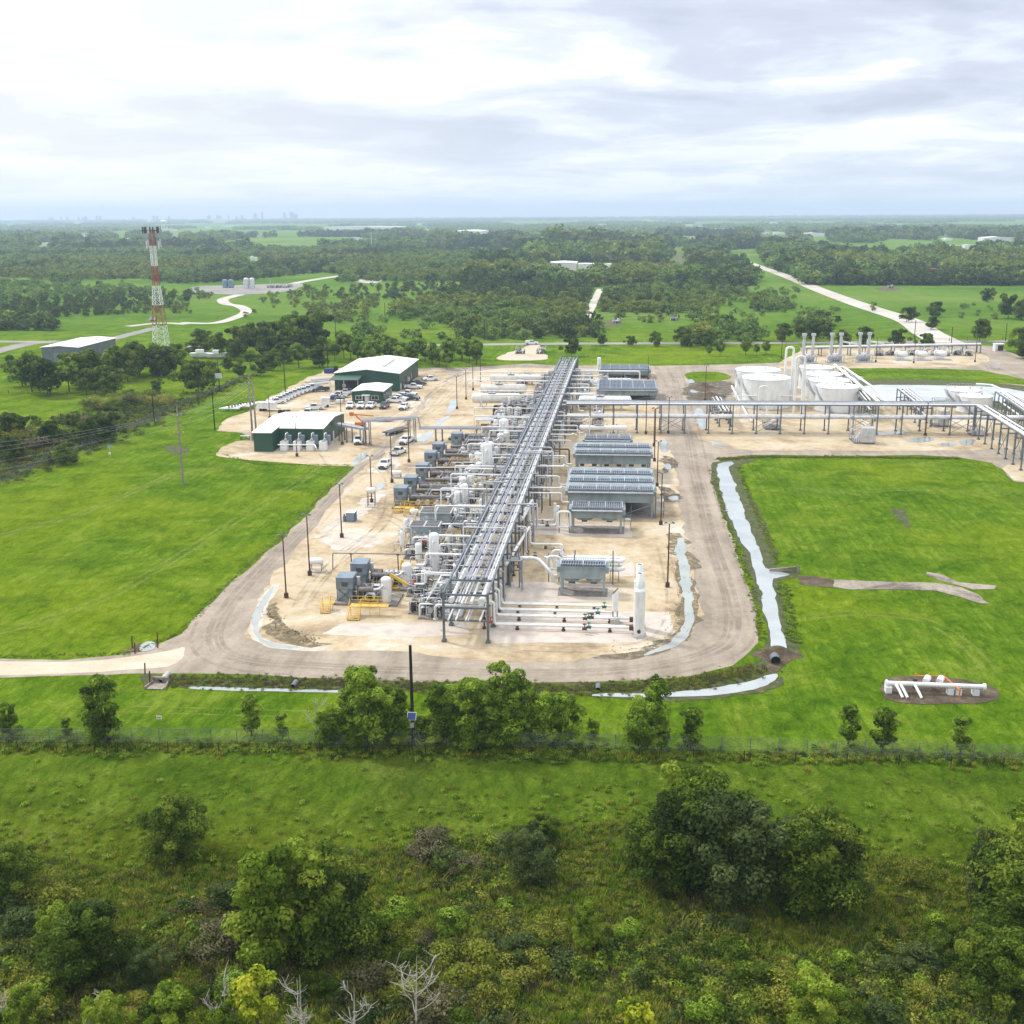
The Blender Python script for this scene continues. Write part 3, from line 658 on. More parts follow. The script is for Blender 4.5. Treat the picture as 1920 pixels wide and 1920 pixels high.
# scattered stuff through geometry nodes
def scatter(name, pts, meshes, label=None):
    "pts: rows of x, y, z, rot, scale, index"
    A = np.array(pts, dtype=np.float64)
    me = bpy.data.meshes.new(name); me.vertices.add(len(A)); me.vertices.foreach_set('co', A[:,:3].ravel().astype(np.float32))
    for nm, col, ty in (('rot',3,'FLOAT'),('scl',4,'FLOAT'),('pick',5,'INT')):
        a = me.attributes.new(nm, ty, 'POINT'); a.data.foreach_set('value', A[:,col].astype(np.int32 if ty == 'INT' else np.float32))
    me.update()
    o = bpy.data.objects.new(name, me); COL.objects.link(o); o['kind'] = 'stuff'
    if label: o['label'] = label
    c = bpy.data.collections.new(name+'_kinds')
    for j, q in enumerate(meshes):
        oo = bpy.data.objects.new('%s_kind_%02d' % (name, j), q); c.objects.link(oo)
    t = bpy.data.node_groups.new(name, 'GeometryNodeTree')
    t.interface.new_socket('Geometry', in_out='INPUT', socket_type='NodeSocketGeometry'); t.interface.new_socket('Geometry', in_out='OUTPUT', socket_type='NodeSocketGeometry')
    gi = t.nodes.new('NodeGroupInput'); go = t.nodes.new('NodeGroupOutput')
    ci = t.nodes.new('GeometryNodeCollectionInfo'); ci.inputs[0].default_value = c; ci.inputs['Separate Children'].default_value = True; ci.inputs['Reset Children'].default_value = True
    ip = t.nodes.new('GeometryNodeInstanceOnPoints'); ip.inputs['Pick Instance'].default_value = True
    def na(nm, ty):
        q = t.nodes.new('GeometryNodeInputNamedAttribute'); q.data_type = ty; q.inputs['Name'].default_value = nm
        return [s for s in q.outputs if s.enabled][0]
    cb = t.nodes.new('ShaderNodeCombineXYZ'); t.links.new(na('rot','FLOAT'), cb.inputs[2])
    er = t.nodes.new('FunctionNodeEulerToRotation'); t.links.new(cb.outputs[0], er.inputs[0])
    t.links.new(gi.outputs[0], ip.inputs['Points']); t.links.new(ci.outputs[0], ip.inputs['Instance'])
    t.links.new(na('pick','INT'), ip.inputs['Instance Index']); t.links.new(er.outputs[0], ip.inputs['Rotation'])
    t.links.new(na('scl','FLOAT'), ip.inputs['Scale']); t.links.new(ip.outputs[0], go.inputs[0])
    md = o.modifiers.new('scatter', 'NODES'); md.node_group = t
    return o
def inpoly(x, y, P):
    c = False; j = len(P)-1
    for i in range(len(P)):
        xi, yi = P[i]; xj, yj = P[j]
        if (yi > y) != (yj > y) and x < (xj-xi)*(y-yi)/(yj-yi)+xi: c = not c
        j = i
    return c
# cheap value noise for placing things
_ng = np.random.default_rng(3); _N = _ng.random((64,64))
def vnoise(x, y):
    xi, yi = math.floor(x), math.floor(y); fx, fy = x-xi, y-yi; fx = fx*fx*(3-2*fx); fy = fy*fy*(3-2*fy)
    a = _N[xi%64][yi%64]; b = _N[(xi+1)%64][yi%64]; c = _N[xi%64][(yi+1)%64]; d = _N[(xi+1)%64][(yi+1)%64]
    return (a*(1-fx)+b*fx)*(1-fy)+(c*(1-fx)+d*fx)*fy
def fbm(x, y): return .55*vnoise(x,y)+.3*vnoise(x*2.1+7,y*2.1+3)+.15*vnoise(x*4.3,y*4.3+11)

# --- far woods: every region as a pixel outline on the ground, with how densely trees stand
WOODS = [  # outline, density 0..1, tree height
 ([(690,655),(660,625),(700,600),(760,575),(830,548),(900,538),(1100,541),(1120,556),(1096,585),(1090,605),(1135,622),(1130,634),(1000,637),(800,640)], .86, 6.0),
 ([(1125,585),(1132,545),(1290,536),(1400,541),(1400,560),(1300,588),(1200,588)], .8, 5.5),
 ([(1400,560),(1450,556),(1495,582),(1420,586)], .9, 6),
 ([(870,538),(900,500),(1000,490),(1060,497),(1140,520),(1118,538),(1000,536)], 1.0, 12),
 ([(1130,535),(1150,508),(1200,498),(1300,500),(1415,520),(1418,536),(1280,536)], 1.0, 11),
 ([(1280,500),(1290,478),(1360,480),(1400,505),(1420,534),(1290,530)], 1.0, 10),
 ([(1500,535),(1480,515),(1400,490),(1375,474),(1500,470),(1640,474),(1960,474),(1960,536)], 1.0, 11),
 ([(975,490),(980,470),(1100,462),(1240,470),(1250,494),(1060,494)], 1.0, 14),
 ([(240,520),(300,505),(620,505),(870,510),(880,528),(700,528),(560,532),(420,530),(320,532)], .78, 6.5),
 ([(0,520),(0,470),(300,470),(640,470),(960,470),(940,500),(860,510),(620,515),(300,520),(100,530)], .80, 7),
 ([(1280,650),(1300,622),(1420,615),(1430,640),(1380,648)], .75, 8),
 ([(1500,606),(1530,600),(1560,618),(1500,628)], .5, 8),
 ([(-40,620),(-40,590),(100,600),(110,622)], .8, 6),
 ([(-40,585),(-40,530),(200,535),(420,560),(380,590),(300,588),(100,596)], .50, 4.5),
 ([(440,560),(520,540),(640,545),(700,590),(640,610),(560,580)], .34, 4.5),
 ([(620,560),(660,535),(860,532),(700,580)], .30, 4),
 ([(1130,595),(1200,590),(1300,592),(1290,605),(1180,606)], .16, 4),
 ([(1280,600),(1290,585),(1420,588),(1430,612),(1330,612)], .18, 4),
 ([(1400,540),(1500,545),(1500,580),(1450,555)], .25, 3.5),
]
CLEAR = [[(1062,520),(1110,500),(1240,496),(1262,505),(1240,514),(1120,516)], [(1030,512),(1045,490),(1185,494),(1220,500),(1190,512),(1140,518)], [(1246,500),(1252,466),(1285,466),(1292,500),(1285,516),(1262,516)],
 [(1640,476),(1640,464),(1850,466),(1850,474)], [(1330,472),(1420,466),(1440,500),(1500,524),(1520,545),(1400,500)], [(415,470),(420,452),(760,448),(760,462),(560,466)], [(260,455),(350,455),(350,466),(260,466)],
 [(780,468),(810,462),(960,466),(900,474)], [(1540,478),(1560,466),(1745,468),(1740,474)], [(400,556),(410,530),(600,512),(660,514),(600,540),(520,552)], [(345,566),(430,556),(480,580),(440,606),(330,612),(360,590)]]
CLEAR += [[(1084,616),(1103,560),(1112,538),(1136,538),(1132,556),(1121,585),(1108,616)]] + [[(a-5,t-1.5),(b+5,t-1.5),(b+7,f+2.5+.17*(f-400)),(a-7,f+2.5+.17*(f-400))] for a,b,f,t in [(612,745,432,426),(843,925,440,434),(787,812,436,432),(222,240,453,448),(72,98,461,456),(1030,1112,510,497),(988,998,505,500),(1135,1146,507,496),(1506,1547,444,438),(1452,1473,440,436),(1846,1902,453,446),(1776,1826,472,464),(1738,1764,510,505),(300,322,434,429),(1870,1916,428,424),(1335,1380,433,429),(412,482,545,530),(466,484,490,484)]]
_gr = random.Random(99); ROOFS = []
for _ in range(44):
    yb = 414 + 44*_gr.random()**1.3; xx_ = _gr.uniform(0, 1920); w_ = _gr.uniform(5, 26)*(1 if yb < 430 else .7)
    ROOFS.append((xx_, xx_+w_, yb, yb-_gr.uniform(2.0,3.6)*(1 if yb < 430 else 1.4)))
CLEAR += [[(a-3,t-1),(b+3,t-1),(b+4,f+2+.13*(f-400)),(a-4,f+2+.13*(f-400))] for a,b,f,t in ROOFS]
def far_points():
    pts = []; g = random.Random(11)
    # 440..2600 m: single trees as points
    boxes = [(440, 700, 5.0), (700, 1100, 6.3), (1100, 1800, 8.2), (1800, 3000, 12.0)]
    for d0, d1, stp in boxes:
        y = d0
        while y < d1:
            w = y*.56; x = -w - y*.09
            while x < w - y*.09*0:
                xx, yy = x+g.uniform(-.5,.5)*stp, y+g.uniform(-.5,.5)*stp
                x += stp
                px, py = PX(xx, yy)
                if px < -60 or px > 1980 or py > 660: continue
                if any(inpoly(px, py, c) for c in CLEAR): continue
                den = 0; hh = 8
                for P, d_, h_ in WOODS:
                    if inpoly(px, py, P): den, hh = max(den, d_), h_
                if py < 474 and den == 0:
                    f = fbm(xx*.0042, yy*.0013); den = 1.0 if f > .485 else (.35 if f > .46 else .0); hh = 8
                elif den > .85:
                    f = fbm(xx*.006+5, yy*.004)
                    if f < .38: den = .10
                    elif f < .45: den = .55
                elif den == 0 and py < 600: 
                    den = .04 if fbm(xx*.012, yy*.012) > .5 else 0; hh = 3.5
                else: den *= .3+1.5*fbm(xx*.02, yy*.02)
                if g.random() < den:
                    pts.append((xx, yy, -.1, g.uniform(0,6.28), hh*(g.uniform(1.3,1.7) if g.random() < .07 else g.uniform(.6,1.3))/8*(1.0 if stp < 9 else 1.1)*(stp/6.6 if stp > 8 else 1)*.95, (g.randrange(3) if fbm(xx*.009+3, yy*.006)+g.uniform(-.12,.12) < .45 else 3+g.randrange(3) if fbm(xx*.013, yy*.01+8)+g.uniform(-.1,.1) < .55 else 6+g.randrange(3))))
            y += stp
    return pts
def far_clumps():
    pts = []; g = random.Random(12); y = 3000
    while y < 13100:
        stp = 34 + (y-3000)*.012; w = y*.58; x = -w
        while x < w:
            xx, yy = x+g.uniform(-.5,.5)*stp, y+g.uniform(-.5,.5)*stp; x += stp
            px, py = PX(xx, yy)
            if px < -60 or px > 1980: continue
            if any(inpoly(px, py, c) for c in CLEAR): continue
            if fbm(xx*.0013, yy*.0005) < .46 and yy < 11000: continue
            if yy > 12000: 
                pts.append((xx, yy, -1, g.uniform(0,6.28), g.uniform(.9,1.5), g.randrange(3))); continue
            pts.append((xx, yy, -1, g.uniform(0,6.28), g.uniform(.55,1.05), g.randrange(3)))
        y += stp
    return pts
FARK = []
for i in range(9):
    r_ = 3.6; C, R = blobs(4.3, 6.6, 14, .0, 900+i, 0, .7, (.24,.40)); FARK.append(leaves_mesh('far_tree', C, R, 20, .95, 700+i, LM['fardark' if i < 3 else 'far' if i < 6 else 'farlight'], .8, aspect=1.3))
CLK = []
for i in range(3):
    g = random.Random(i+40); C = []; R = []
    for k in range(26): C.append((g.uniform(-24,24), g.uniform(-24,24), g.uniform(3,8))); R.append(g.uniform(4,7))
    CLK.append(leaves_mesh('far_grove', C, R, 16, 5.0, 800+i, LM['far'], .8, aspect=1.3))
scatter('woodland', far_points(), FARK, 'woods and scrub stretching away beyond the plant')
scatter('distant_woodland', far_clumps(), CLK, 'far-off woods fading into the haze below the horizon')

# --- grass and weeds in front: blades and small leaves scattered over the ground
def tuft(name, n, r, h, mat, seed, w=.05, tone=(.3,.8)):
    g = np.random.default_rng(seed); V = []; T = []
    for i in range(n):
        a, q = g.random()*6.283, r*g.random()**.6; x, y = q*math.cos(a), q*math.sin(a)
        L = h*(.5+.6*g.random()); t = g.random()*6.283; lx, ly = math.cos(t)*L*.6, math.sin(t)*L*.6
        wx, wy = -math.sin(t)*w, math.cos(t)*w
        V += [(x-wx,y-wy,0), (x+wx,y+wy,0), (x+lx*.5+wx*.8,y+ly*.5+wy*.8,L*.62), (x+lx*.5-wx*.8,y+ly*.5-wy*.8,L*.62),
              (x+lx*.5-wx*.8,y+ly*.5-wy*.8,L*.62), (x+lx*.5+wx*.8,y+ly*.5+wy*.8,L*.62), (x+lx+wx*.2,y+ly+wy*.2,L), (x+lx-wx*.2,y+ly-wy*.2,L)]
        T += [g.uniform(*tone)]*2
    k = len(V)//4
    me = bpy.data.meshes.new(name); me.from_pydata([tuple(map(float, v)) for v in V], [], [(4*i,4*i+1,4*i+2,4*i+3) for i in range(k)]); me.update()
    a = me.attributes.new('tone', 'FLOAT', 'FACE'); a.data.foreach_set('value', np.array(T, np.float32)); me.materials.append(mat); return me
def mound(name, n, r, h, mat, seed, size):
    g = random.Random(seed); C = [(g.uniform(-r,r)*.6, g.uniform(-r,r)*.6, h*g.uniform(.2,.6)) for _ in range(5)]
    return leaves_mesh(name, C, [r*.5]*5, n//5, size, seed, mat, h/r)
WK = [tuft('grass_tuft', 26, .45, .5, LM['weed'], 1, .05), tuft('grass_tuft', 26, .5, .4, LM['mid'], 2, .05), tuft('dry_tuft', 22, .4, .55, LM['brown'], 3, .03, (.4,1.0)),
      mound('weed_mound', 200, .6, .6, LM['weed'], 4, .095), mound('weed_mound', 200, .7, .7, LM['oak'], 5, .10), mound('weed_mound', 200, .6, .5, LM['mid'], 6, .095), mound('dry_mound', 180, .6, .5, LM['brown'], 7, .07),
      mound('grey_mound', 200, .7, .8, LM['grey'], 8, .09)]
def scrub_edge(x): return 89 + 5*math.sin(x*.07+1) + 6*(fbm(x*.06, 3)-.5) + (7 if x > 34 else 0)
def scrub_points():
    pts = []; g = random.Random(21)
    for _ in range(38000):
        y = g.uniform(60, 104); x = g.uniform(-.62*y, .56*y) - y*.09
        px, py = PX(x, y)
        if px < -60 or px > 1980: continue
        f = fbm(x*.11, y*.11); f2 = fbm(x*.05+9, y*.05+4); e = y - scrub_edge(x)
        if e > 0:
            if g.random() > .16*math.exp(-e/4)+.015: continue
            pts.append((x, y, 0, g.uniform(0,6.28), g.uniform(.4,.8), g.choice((0,1,5)))); continue
        if f < .50: k = g.choice((0,0,1,1,1,1,2,3))
        elif f2 > .58: k = g.choice((2,6,0,0,7,2,3))
        else: k = g.choice((3,4,5,7,0,0,1,2,3))
        if g.random() < (.35 if f < .44 else .0 if k < 3 else .58): continue
        s = g.uniform(.6,1.25)*(1.25 if f > .55 else .8)
        pts.append((x, y, 0, g.uniform(0,6.28), s, k))
    return pts
scatter('undergrowth', scrub_points(), WK, 'weeds, grass and low scrub covering the ground in front')
def verge_points():
    pts = []; g = random.Random(22)
    for _ in range(1500):   # rank growth along the fence line
        x = g.uniform(-72, 60); y = FENCE_Y + g.gauss(0, 1.0) + .0*x
        pts.append((x, y+.045*(x+10), 0, g.uniform(0,6.28), g.uniform(.4,1.0), g.choice((0,1,1,0,3,4,5,5))))
    for _ in range(5200):   # pasture tussocks
        x = g.uniform(-72, 60); y = g.uniform(90, 107)
        if fbm(x*.15, y*.3) > .5: pts.append((x, y, -.1, g.uniform(0,6.28), g.uniform(.3,.5), g.choice((0,1,1))))
    def along(P, n, sp, ks, s0, s1):
        Q = [G(*p) for p in P]
        for _ in range(n):
            i = g.randrange(len(Q)-1); t = g.random(); a, b = Q[i], Q[i+1]
            pts.append((a[0]+(b[0]-a[0])*t+g.gauss(0,sp), a[1]+(b[1]-a[1])*t+g.gauss(0,sp), 0, g.uniform(0,6.28), g.uniform(s0,s1), g.choice(ks)))
    along([(320,1276),(560,1282),(800,1290),(1100,1294),(1300,1282),(1420,1255)], 2200, .9, (0,2,6,0,6,2,1,1), .35, .75)
    along([(1334,880),(1358,960),(1382,1030),(1412,1110),(1428,1200)], 420, .35, (0,1,1,2), .3, .5)
    along([(1384,876),(1410,945),(1436,1000),(1458,1058)], 400, .3, (1,1,0), .3, .6)
    along([(1468,1095),(1480,1150),(1490,1205)], 300, .35, (1,1,5), .4, .8)
    along([(1350,862),(1420,857),(1600,858),(1800,860)], 700, .5, (1,3,1,0), .5, .9)
    along([(420,852),(480,870),(560,872),(655,872),(600,932),(520,1014),(420,1100),(335,1188),(240,1226),(0,1232)], 1100, .35, (1,1,0), .18, .38)
    along([(500,1140),(530,1180),(600,1205)], 110, .7, (2,2,6), .2, .4)
    along([(1262,1020),(1268,1080),(1276,1140),(1250,1200),(1150,1232)], 260, 1.4, (2,2), .12, .3)
    along([(0,905),(120,850),(250,800),(330,765),(400,735),(470,705)], 900, 1.5, (4,6,3,0,2), .5, 1.2)
    along([(-20,890),(120,830),(250,782),(320,755)], 1300, 5.5, (4,6,3,0,2,7,6), .8, 2.2)
    along([(-20,850),(100,810),(220,780)], 700, 6, (4,6,3,0,2,6), .8, 2.4)
    return pts
scatter('rough_grass', verge_points(), WK, 'rank grass and weeds along fence, ditches and road edges')

# --- single trees
# foreground
FG = [  # kind, px, py(base), pt(top), label
 ('greyt',1400,1690,1505,'big grey-green tree mass in the middle of the dark thicket, right of centre'),
 ('dark',1320,1668,1490,'dark rounded tree at the left part of the big thicket'),
 ('dark',1500,1700,1540,'dark tree at the right part of the big thicket'),
 ('greyt',1560,1680,1560,'grey-green bushy tree ending the big thicket on its right side'),
 ('limet',1290,1620,1440,'tall light green open tree rising behind the big thicket'),
 ('dark',1230,1670,1560,'low dark tree at the left foot of the big thicket'),
 ('dark',325,1620,1510,'dark round tree at the edge of the pasture, left'),
 ('limet',520,1800,1575,'large mid-green tree with lobed crown in the left foreground scrub'),
 ('dark',585,1790,1620,'dark green crown behind the large mid-green tree'),
 ('oak',640,1780,1660,'dark bushy tree leaning out right of the large mid-green tree'),
 ('dark',150,1830,1700,'dark shadowy tree at the lower left with lime sprigs beside it'),
 ('limet',125,1800,1690,'lime green tree crown at the lower left'),
 ('dark',20,1700,1600,'dark tree cut by the left edge of the scrub'),
 ('dark',960,1590,1548,'small dark tree at the pasture edge, left of the pair'),
 ('dark',1022,1575,1526,'small dark pointed tree at the pasture edge, right of the pair'),
 ('greyt',995,1650,1560,'grey-green rounded bush tree below the small dark pair'),
 ('dark',1840,1870,1740,'dark round tree at the lower right'),
 ('dark',1900,1800,1620,'dark tall tree at the right edge of the scrub'),
 ('greyt',1870,1720,1600,'grey-green tree behind the dark right edge trees'),
 ('limet',1925,1640,1510,'light green tree cut by the right edge above the scrub'),
 ('limet',1100,1780,1690,'small tree with lime leaves standing in grass, centre foreground'),
 ('limet',1520,1960,1815,'broad lime green tree at the bottom edge, right of centre'),
 ('yellowt',1190,1990,1870,'yellow-green tree top poking in at the bottom edge, centre'),
 ('yellowt',490,1985,1824,'bright yellow tree top at the bottom edge, left of centre'),
 ('limet',330,1990,1840,'lime tree at the bottom edge below the dark tree, left'),
 ('limet',40,1980,1862,'lime tree in the bottom left corner'),
 ('limet',215,1985,1862,'lime tree at the bottom edge between two others, left'),
 ('greyt',280,1850,1780,'grey-green bush tree between the lime trees, lower left'),
 ('mid' if False else 'limet',420,1990,1880,'lime bush tree right beside the bright yellow tree top'),
]
for i, (k, px, py, pt, lb) in enumerate(FG): px_tree(k, px, py, pt, lb, i=i, wide=1.0 if k in ('dark','greyt') else .85)
g = random.Random(31)
for i in range(80):
    for _ in range(40):
        px, py = g.uniform(-20, 1940), g.uniform(1580, 1930); x, y = G(px, py)
        if y < scrub_edge(x)-1.5 and fbm(x*.11, y*.11) > .47: break
    k = g.choice(('shrub','shrub','thicket')); j = g.randrange(3) if k == 'shrub' else g.choice((0,1,1))
    cols = {('shrub',0):'dark green',('shrub',1):'grey-green',('shrub',2):'mid-green',('thicket',0):'dry brown',('thicket',1):'olive green'}[(k,j)]
    place_tree(k, x, y, g.uniform(.9,2.1), cols+' low shrub in the foreground scrub', cols+' shrubs in the foreground scrub', i=j, wide=1.1)
for i in range(26):
    px, py = 10+i*11.5+rnd.uniform(-6,6), 0; py = 880 - px*.36 - rnd.uniform(5,52)
    place_tree(('shrub','thicket','oak')[i % 3], *G(px, py), rnd.uniform(2.0,3.6), 'olive bush in the rough scrub beyond the left fence', 'bushes in the rough scrub beyond the left fence', name='shrub', cat='shrub', wide=1.5 if i % 3 == 1 else 1.2)
def dead_tree(px, py, pt, label, seed, n=9):
    x, y = G(px, py); h = ZT(px, py, pt); g = random.Random(seed)
    t = thing('dead_tree', label, 'dead tree', (x,y,0)); m = MB(); m.lathe((0,0,0),(.03,.02,1),[(0,.10),(h*.5,.07),(h,.015)],6); m.build('trunk', MAT['deadwood'], t)
    m = MB()
    for i in range(n):
        z = h*g.uniform(.25,.85); a = g.uniform(0,6.28); L = h*g.uniform(.2,.42); e = (math.cos(a)*L*.7, math.sin(a)*L*.7, z+L*.7)
        m.tube([(0,0,z), (e[0]*.35+.12,e[1]*.45,z+L*.18), (e[0]*.75,e[1]*.6-.1,z+L*.42), e], .032, 5, .1)
        for _ in range(7):
            f = g.uniform(.3,.98); b = g.uniform(0,6.28); q = (e[0]*f, e[1]*f, z+L*.7*f); m.tube([q, (q[0]+math.cos(b)*L*.3, q[1]+math.sin(b)*L*.3, q[2]+L*g.uniform(.05,.35))], .013, 4)
    m.build('branches', MAT['deadwood'], t)
for i, (px, py, pt, lb) in enumerate([(780,1960,1795,'tallest bleached dead tree at the bottom edge'),(565,1960,1830,'slim bleached dead tree right of the yellow tree top'),(425,1970,1845,'forked bleached dead tree left of the yellow tree top'),(665,1965,1852,'small bleached dead tree left of the tallest one'),(175,1965,1868,'bleached dead twigs among lime trees, bottom left'),(10,1950,1860,'bleached dead branch in the bottom left corner'),(593,1385,1305,'thin bare white sapling left of the biggest fence tree')]):
    dead_tree(px, py, pt, lb, i, 9 if i < 3 else 5)
# fence row
FR = [('fence',195,1392,1262,'dense green tree on the fence line, far left'),('fence',20,1388,1318,'small tree on the fence line at the left edge'),('slim',127,1392,1345,'low dark bush on the fence line beside the far left tree'),
 ('slim',472,1385,1297,'slim vine-wrapped tree on the fence line, taller of the pair'),('slim',530,1395,1335,'ivy-covered stump tree on the fence line, shorter of the pair'),
 ('fence',640,1400,1300,'dark left half of the biggest tree clump on the fence line'),('fence',690,1405,1252,'tall middle of the biggest tree clump on the fence line'),('fence',738,1400,1285,'right side of the biggest tree clump beside the black pole'),
 ('fence',612,1402,1330,'low spreading tree at the left foot of the biggest fence clump'),('fence',665,1402,1310,'dark inner tree of the biggest clump on the fence line'),('fence',855,1404,1330,'low dark tree at the foot of the middle clump'),('fence',915,1404,1300,'dark inner tree of the middle clump on the fence line'),('fence',975,1402,1330,'low tree at the right foot of the middle clump'),('slim',1240,1412,1340,'low leafy bush beside the dense dark fence tree'),
 ('fence',830,1398,1275,'tree on the fence line just right of the solar pole'),('fence',880,1405,1268,'broad tree in the middle clump on the fence line'),('fence',945,1400,1248,'tallest lime-topped tree in the middle clump'),('fence',1000,1395,1275,'tree with bare branches in the middle clump'),
 ('fence',1065,1405,1298,'light green tree right of the middle clump'),('fence',1110,1390,1345,'small loose tree right of the middle clump'),('fence',1215,1412,1278,'dense dark tree on the fence line below the outfall'),('slim',1295,1410,1322,'thin tree just right of the dense dark fence tree'),
 ('slim',1590,1405,1320,'wispy tree on the fence line, left of the right-hand trio'),('slim',1655,1412,1322,'dark tree with vines, middle of the right-hand trio'),('slim',1800,1422,1340,'dark tree on the fence line, right of the trio'),('slim',790,1400,1340,'low bush beside the foot of the solar pole')]
for i, (k, px, py, pt, lb) in enumerate(FR): px_tree(k, px, py-6, pt, lb, i=i, wide=.95 if k == 'fence' else 1.25)
# left groves around the tower and green buildings
LG = [(60,735,662),(42,725,668),(95,742,675),(130,735,670),(150,728,660),(180,722,655),(215,715,650),(240,715,655),(262,705,640),(290,700,645),(180,740,690),(212,740,694),(235,700,650),
 (300,705,655),(318,702,650),(340,690,655),(295,735,712),(372,738,675),(400,730,680),(330,680,645),(360,665,640),(410,670,625),(380,660,618),(440,675,640),(450,715,678),(488,705,672),(510,695,660),(470,690,655),(430,695,668),
 (450,668,612),(470,665,607),(500,672,610),(520,660,600),(545,665,590),(565,658,588),(530,680,640),(560,690,645),(590,665,590),(600,690,650),(628,678,640),(480,650,615),(580,650,596)]
for i, (px, py, pt) in enumerate(LG):
    k = 'oak' if i % 3 else 'grove'
    px_tree(k, px, py, pt, 'leafy tree in the dense grove around the boats and lattice tower', 'trees in the grove around the lattice tower', wide=1.05)
for i in range(30):
    px = 645+ (i*37 % 250) + (i%3)*4; py = 672+ (i*13 % 22) - (6 if px > 840 else 0); 
    px_tree('grove', px, py, py-rnd.uniform(36,50), 'slender young tree in the open grove behind the large green building', 'young trees behind the large green building')
ROADT = [(1072,668,634,'oak','round tree right behind the far end of the main pipe rack'),(1130,648,627,'oak',None),(1183,650,630,'oak',None),(1228,650,622,'oak',None),(1278,650,614,'oak',None),(1326,654,622,'oak',None),(1350,668,640,'grove',None),(1398,668,634,'grove',None),(1418,666,645,'grove',None),(1436,665,640,'grove',None),(1330,668,648,'grove',None),
 (1470,640,605,'oak',None),(1500,634,600,'oak',None),(1530,640,600,'oak',None),(1552,636,605,'oak',None),(1580,650,620,'oak',None),(1622,645,612,'oak',None),(1683,650,618,'oak',None),(1735,655,625,'oak',None),
 (1700,604,575,'oak','tree beside the white road, left of three in the right field'),(1753,594,565,'oak','tree in the right field, middle of three beyond the white road'),(1745,618,592,'oak','low spreading tree beside the white road junction'),(1852,567,540,'oak','small round tree in the far part of the right field'),(1890,597,552,'oak','large dark tree at the right edge of the far field'),(1915,600,560,'oak','second dark tree at the right edge of the far field'),
 (1836,640,598,'oak','dark round tree standing alone by the road at the right'),(1912,660,612,'oak','dark tree cut by the right edge beside the road'),(1925,672,620,'oak','dark bush tree at the right edge near the gravel road'),
 (715,658,630,'oak',None),(1160,600,588,'oak',None),(1570,606,592,'oak',None)]
for px, py, pt, k, lb in ROADT:
    px_tree(k, px, py, pt, lb or 'dark green roadside tree along the public road behind the plant', None if lb else 'roadside trees behind the plant', wide=1.0)
for px, py, pt, lb in [(18,830,775,'tree at the left edge beyond the chain-link fence'),(48,828,780,'dark round tree beyond the fence, second from the left edge'),(100,838,792,'low bushy tree beyond the fence with brown brush around it'),(160,835,785,'tree beyond the fence near the field corner'),(200,828,778,'largest light tree beyond the fence near the field corner'),(20,868,820,'dark tree beyond the fence low at the left edge'),(120,870,830,'shrubby tree in the brown brush beyond the fence')]:
    px_tree('oak', px, py, pt, lb, wide=1.1)

MAT['shadegrey'] = PM('shade_dark_concrete', (.22,.20,.18), .8, 0, .3, 1.2, (.10,.085,.07))  # concrete coloured dark to stand in for shade beneath the machinery
# ------------------------------------------------------------------ the pipe racks
def vloc(px, py): x, y = G(px, py); return Vector((x, y, 0))
def local_frame(p0, p1):
    d = Vector((p1[0]-p0[0], p1[1]-p0[1])); return d.length, math.atan2(d.y, d.x)
def rack(name, label, cat, p0, p1, width, levels, step, mat='steel', brace=True, group=None, foot=True, col=.28, double=False):
    "columns stand at y=0 and y=width in a frame whose x axis runs from p0 to p1"
    L, a = local_frame(p0, p1); t = thing(name, label, cat, (*p0, 0), group, a); n = max(1, round(L/step)); H = levels[-1]
    b = MB()
    for y in (0, width):
        b.box(-col/2, col/2, y-col/2, y+col/2, 0, H); 
        if foot: b.box(-.32, .32, y-.32, y+.32, 0, .35)
    for z in levels: b.bar((0,col/2,z-.12), (0,width-col/2,z-.12), .2, .26)
    bent = b.build('bent', MAT[mat], t)
    for i in range(1, n+1):
        c = bent.copy(); COL.objects.link(c); c.parent = t; c.location = (L*i/n, 0, 0)
    lb = MB()
    for z in levels[-1:] + (levels[:1] if double else levels[:0]):
        for y in (0, width): lb.bar((-.1,y,z+.1), (L+.1,y,z+.1), .2, .28)
    lb.build('longitudinal_beam', MAT[mat], t)
    if brace:
        br = MB()
        for i in range(0, n, 4):
            for y in (0, width):
                br.bar((L*i/n,y,.5), (L*(i+1)/n,y,levels[0]), .1); br.bar((L*(i+1)/n,y,.5), (L*i/n,y,levels[0]), .1)
        br.build('cross_brace', MAT[mat], t)
    return t, L, a
PR0, PR1 = Vector(G(833,1203)), Vector(G(1052,704)); RW = 5.9
RL, RA = local_frame(PR1, PR0)     # from far end towards the front
main, _, _ = rack('pipe_rack', 'long grey steel pipe rack running straight back through the middle of the plant', 'pipe rack', tuple(PR1), tuple(PR0), RW, [3.2, 4.95, 6.75], 6.1, col=.3)
def RP(s, u, z):
    "point on the main rack: s metres back from the front, u metres across from the left column row"
    d = (PR1-PR0).normalized(); nrm = Vector((d.y, -d.x)); p = PR0 + d*s + nrm*u; return (p.x, p.y, z)
d_ = (PR1-PR0).normalized()
g = random.Random(5)
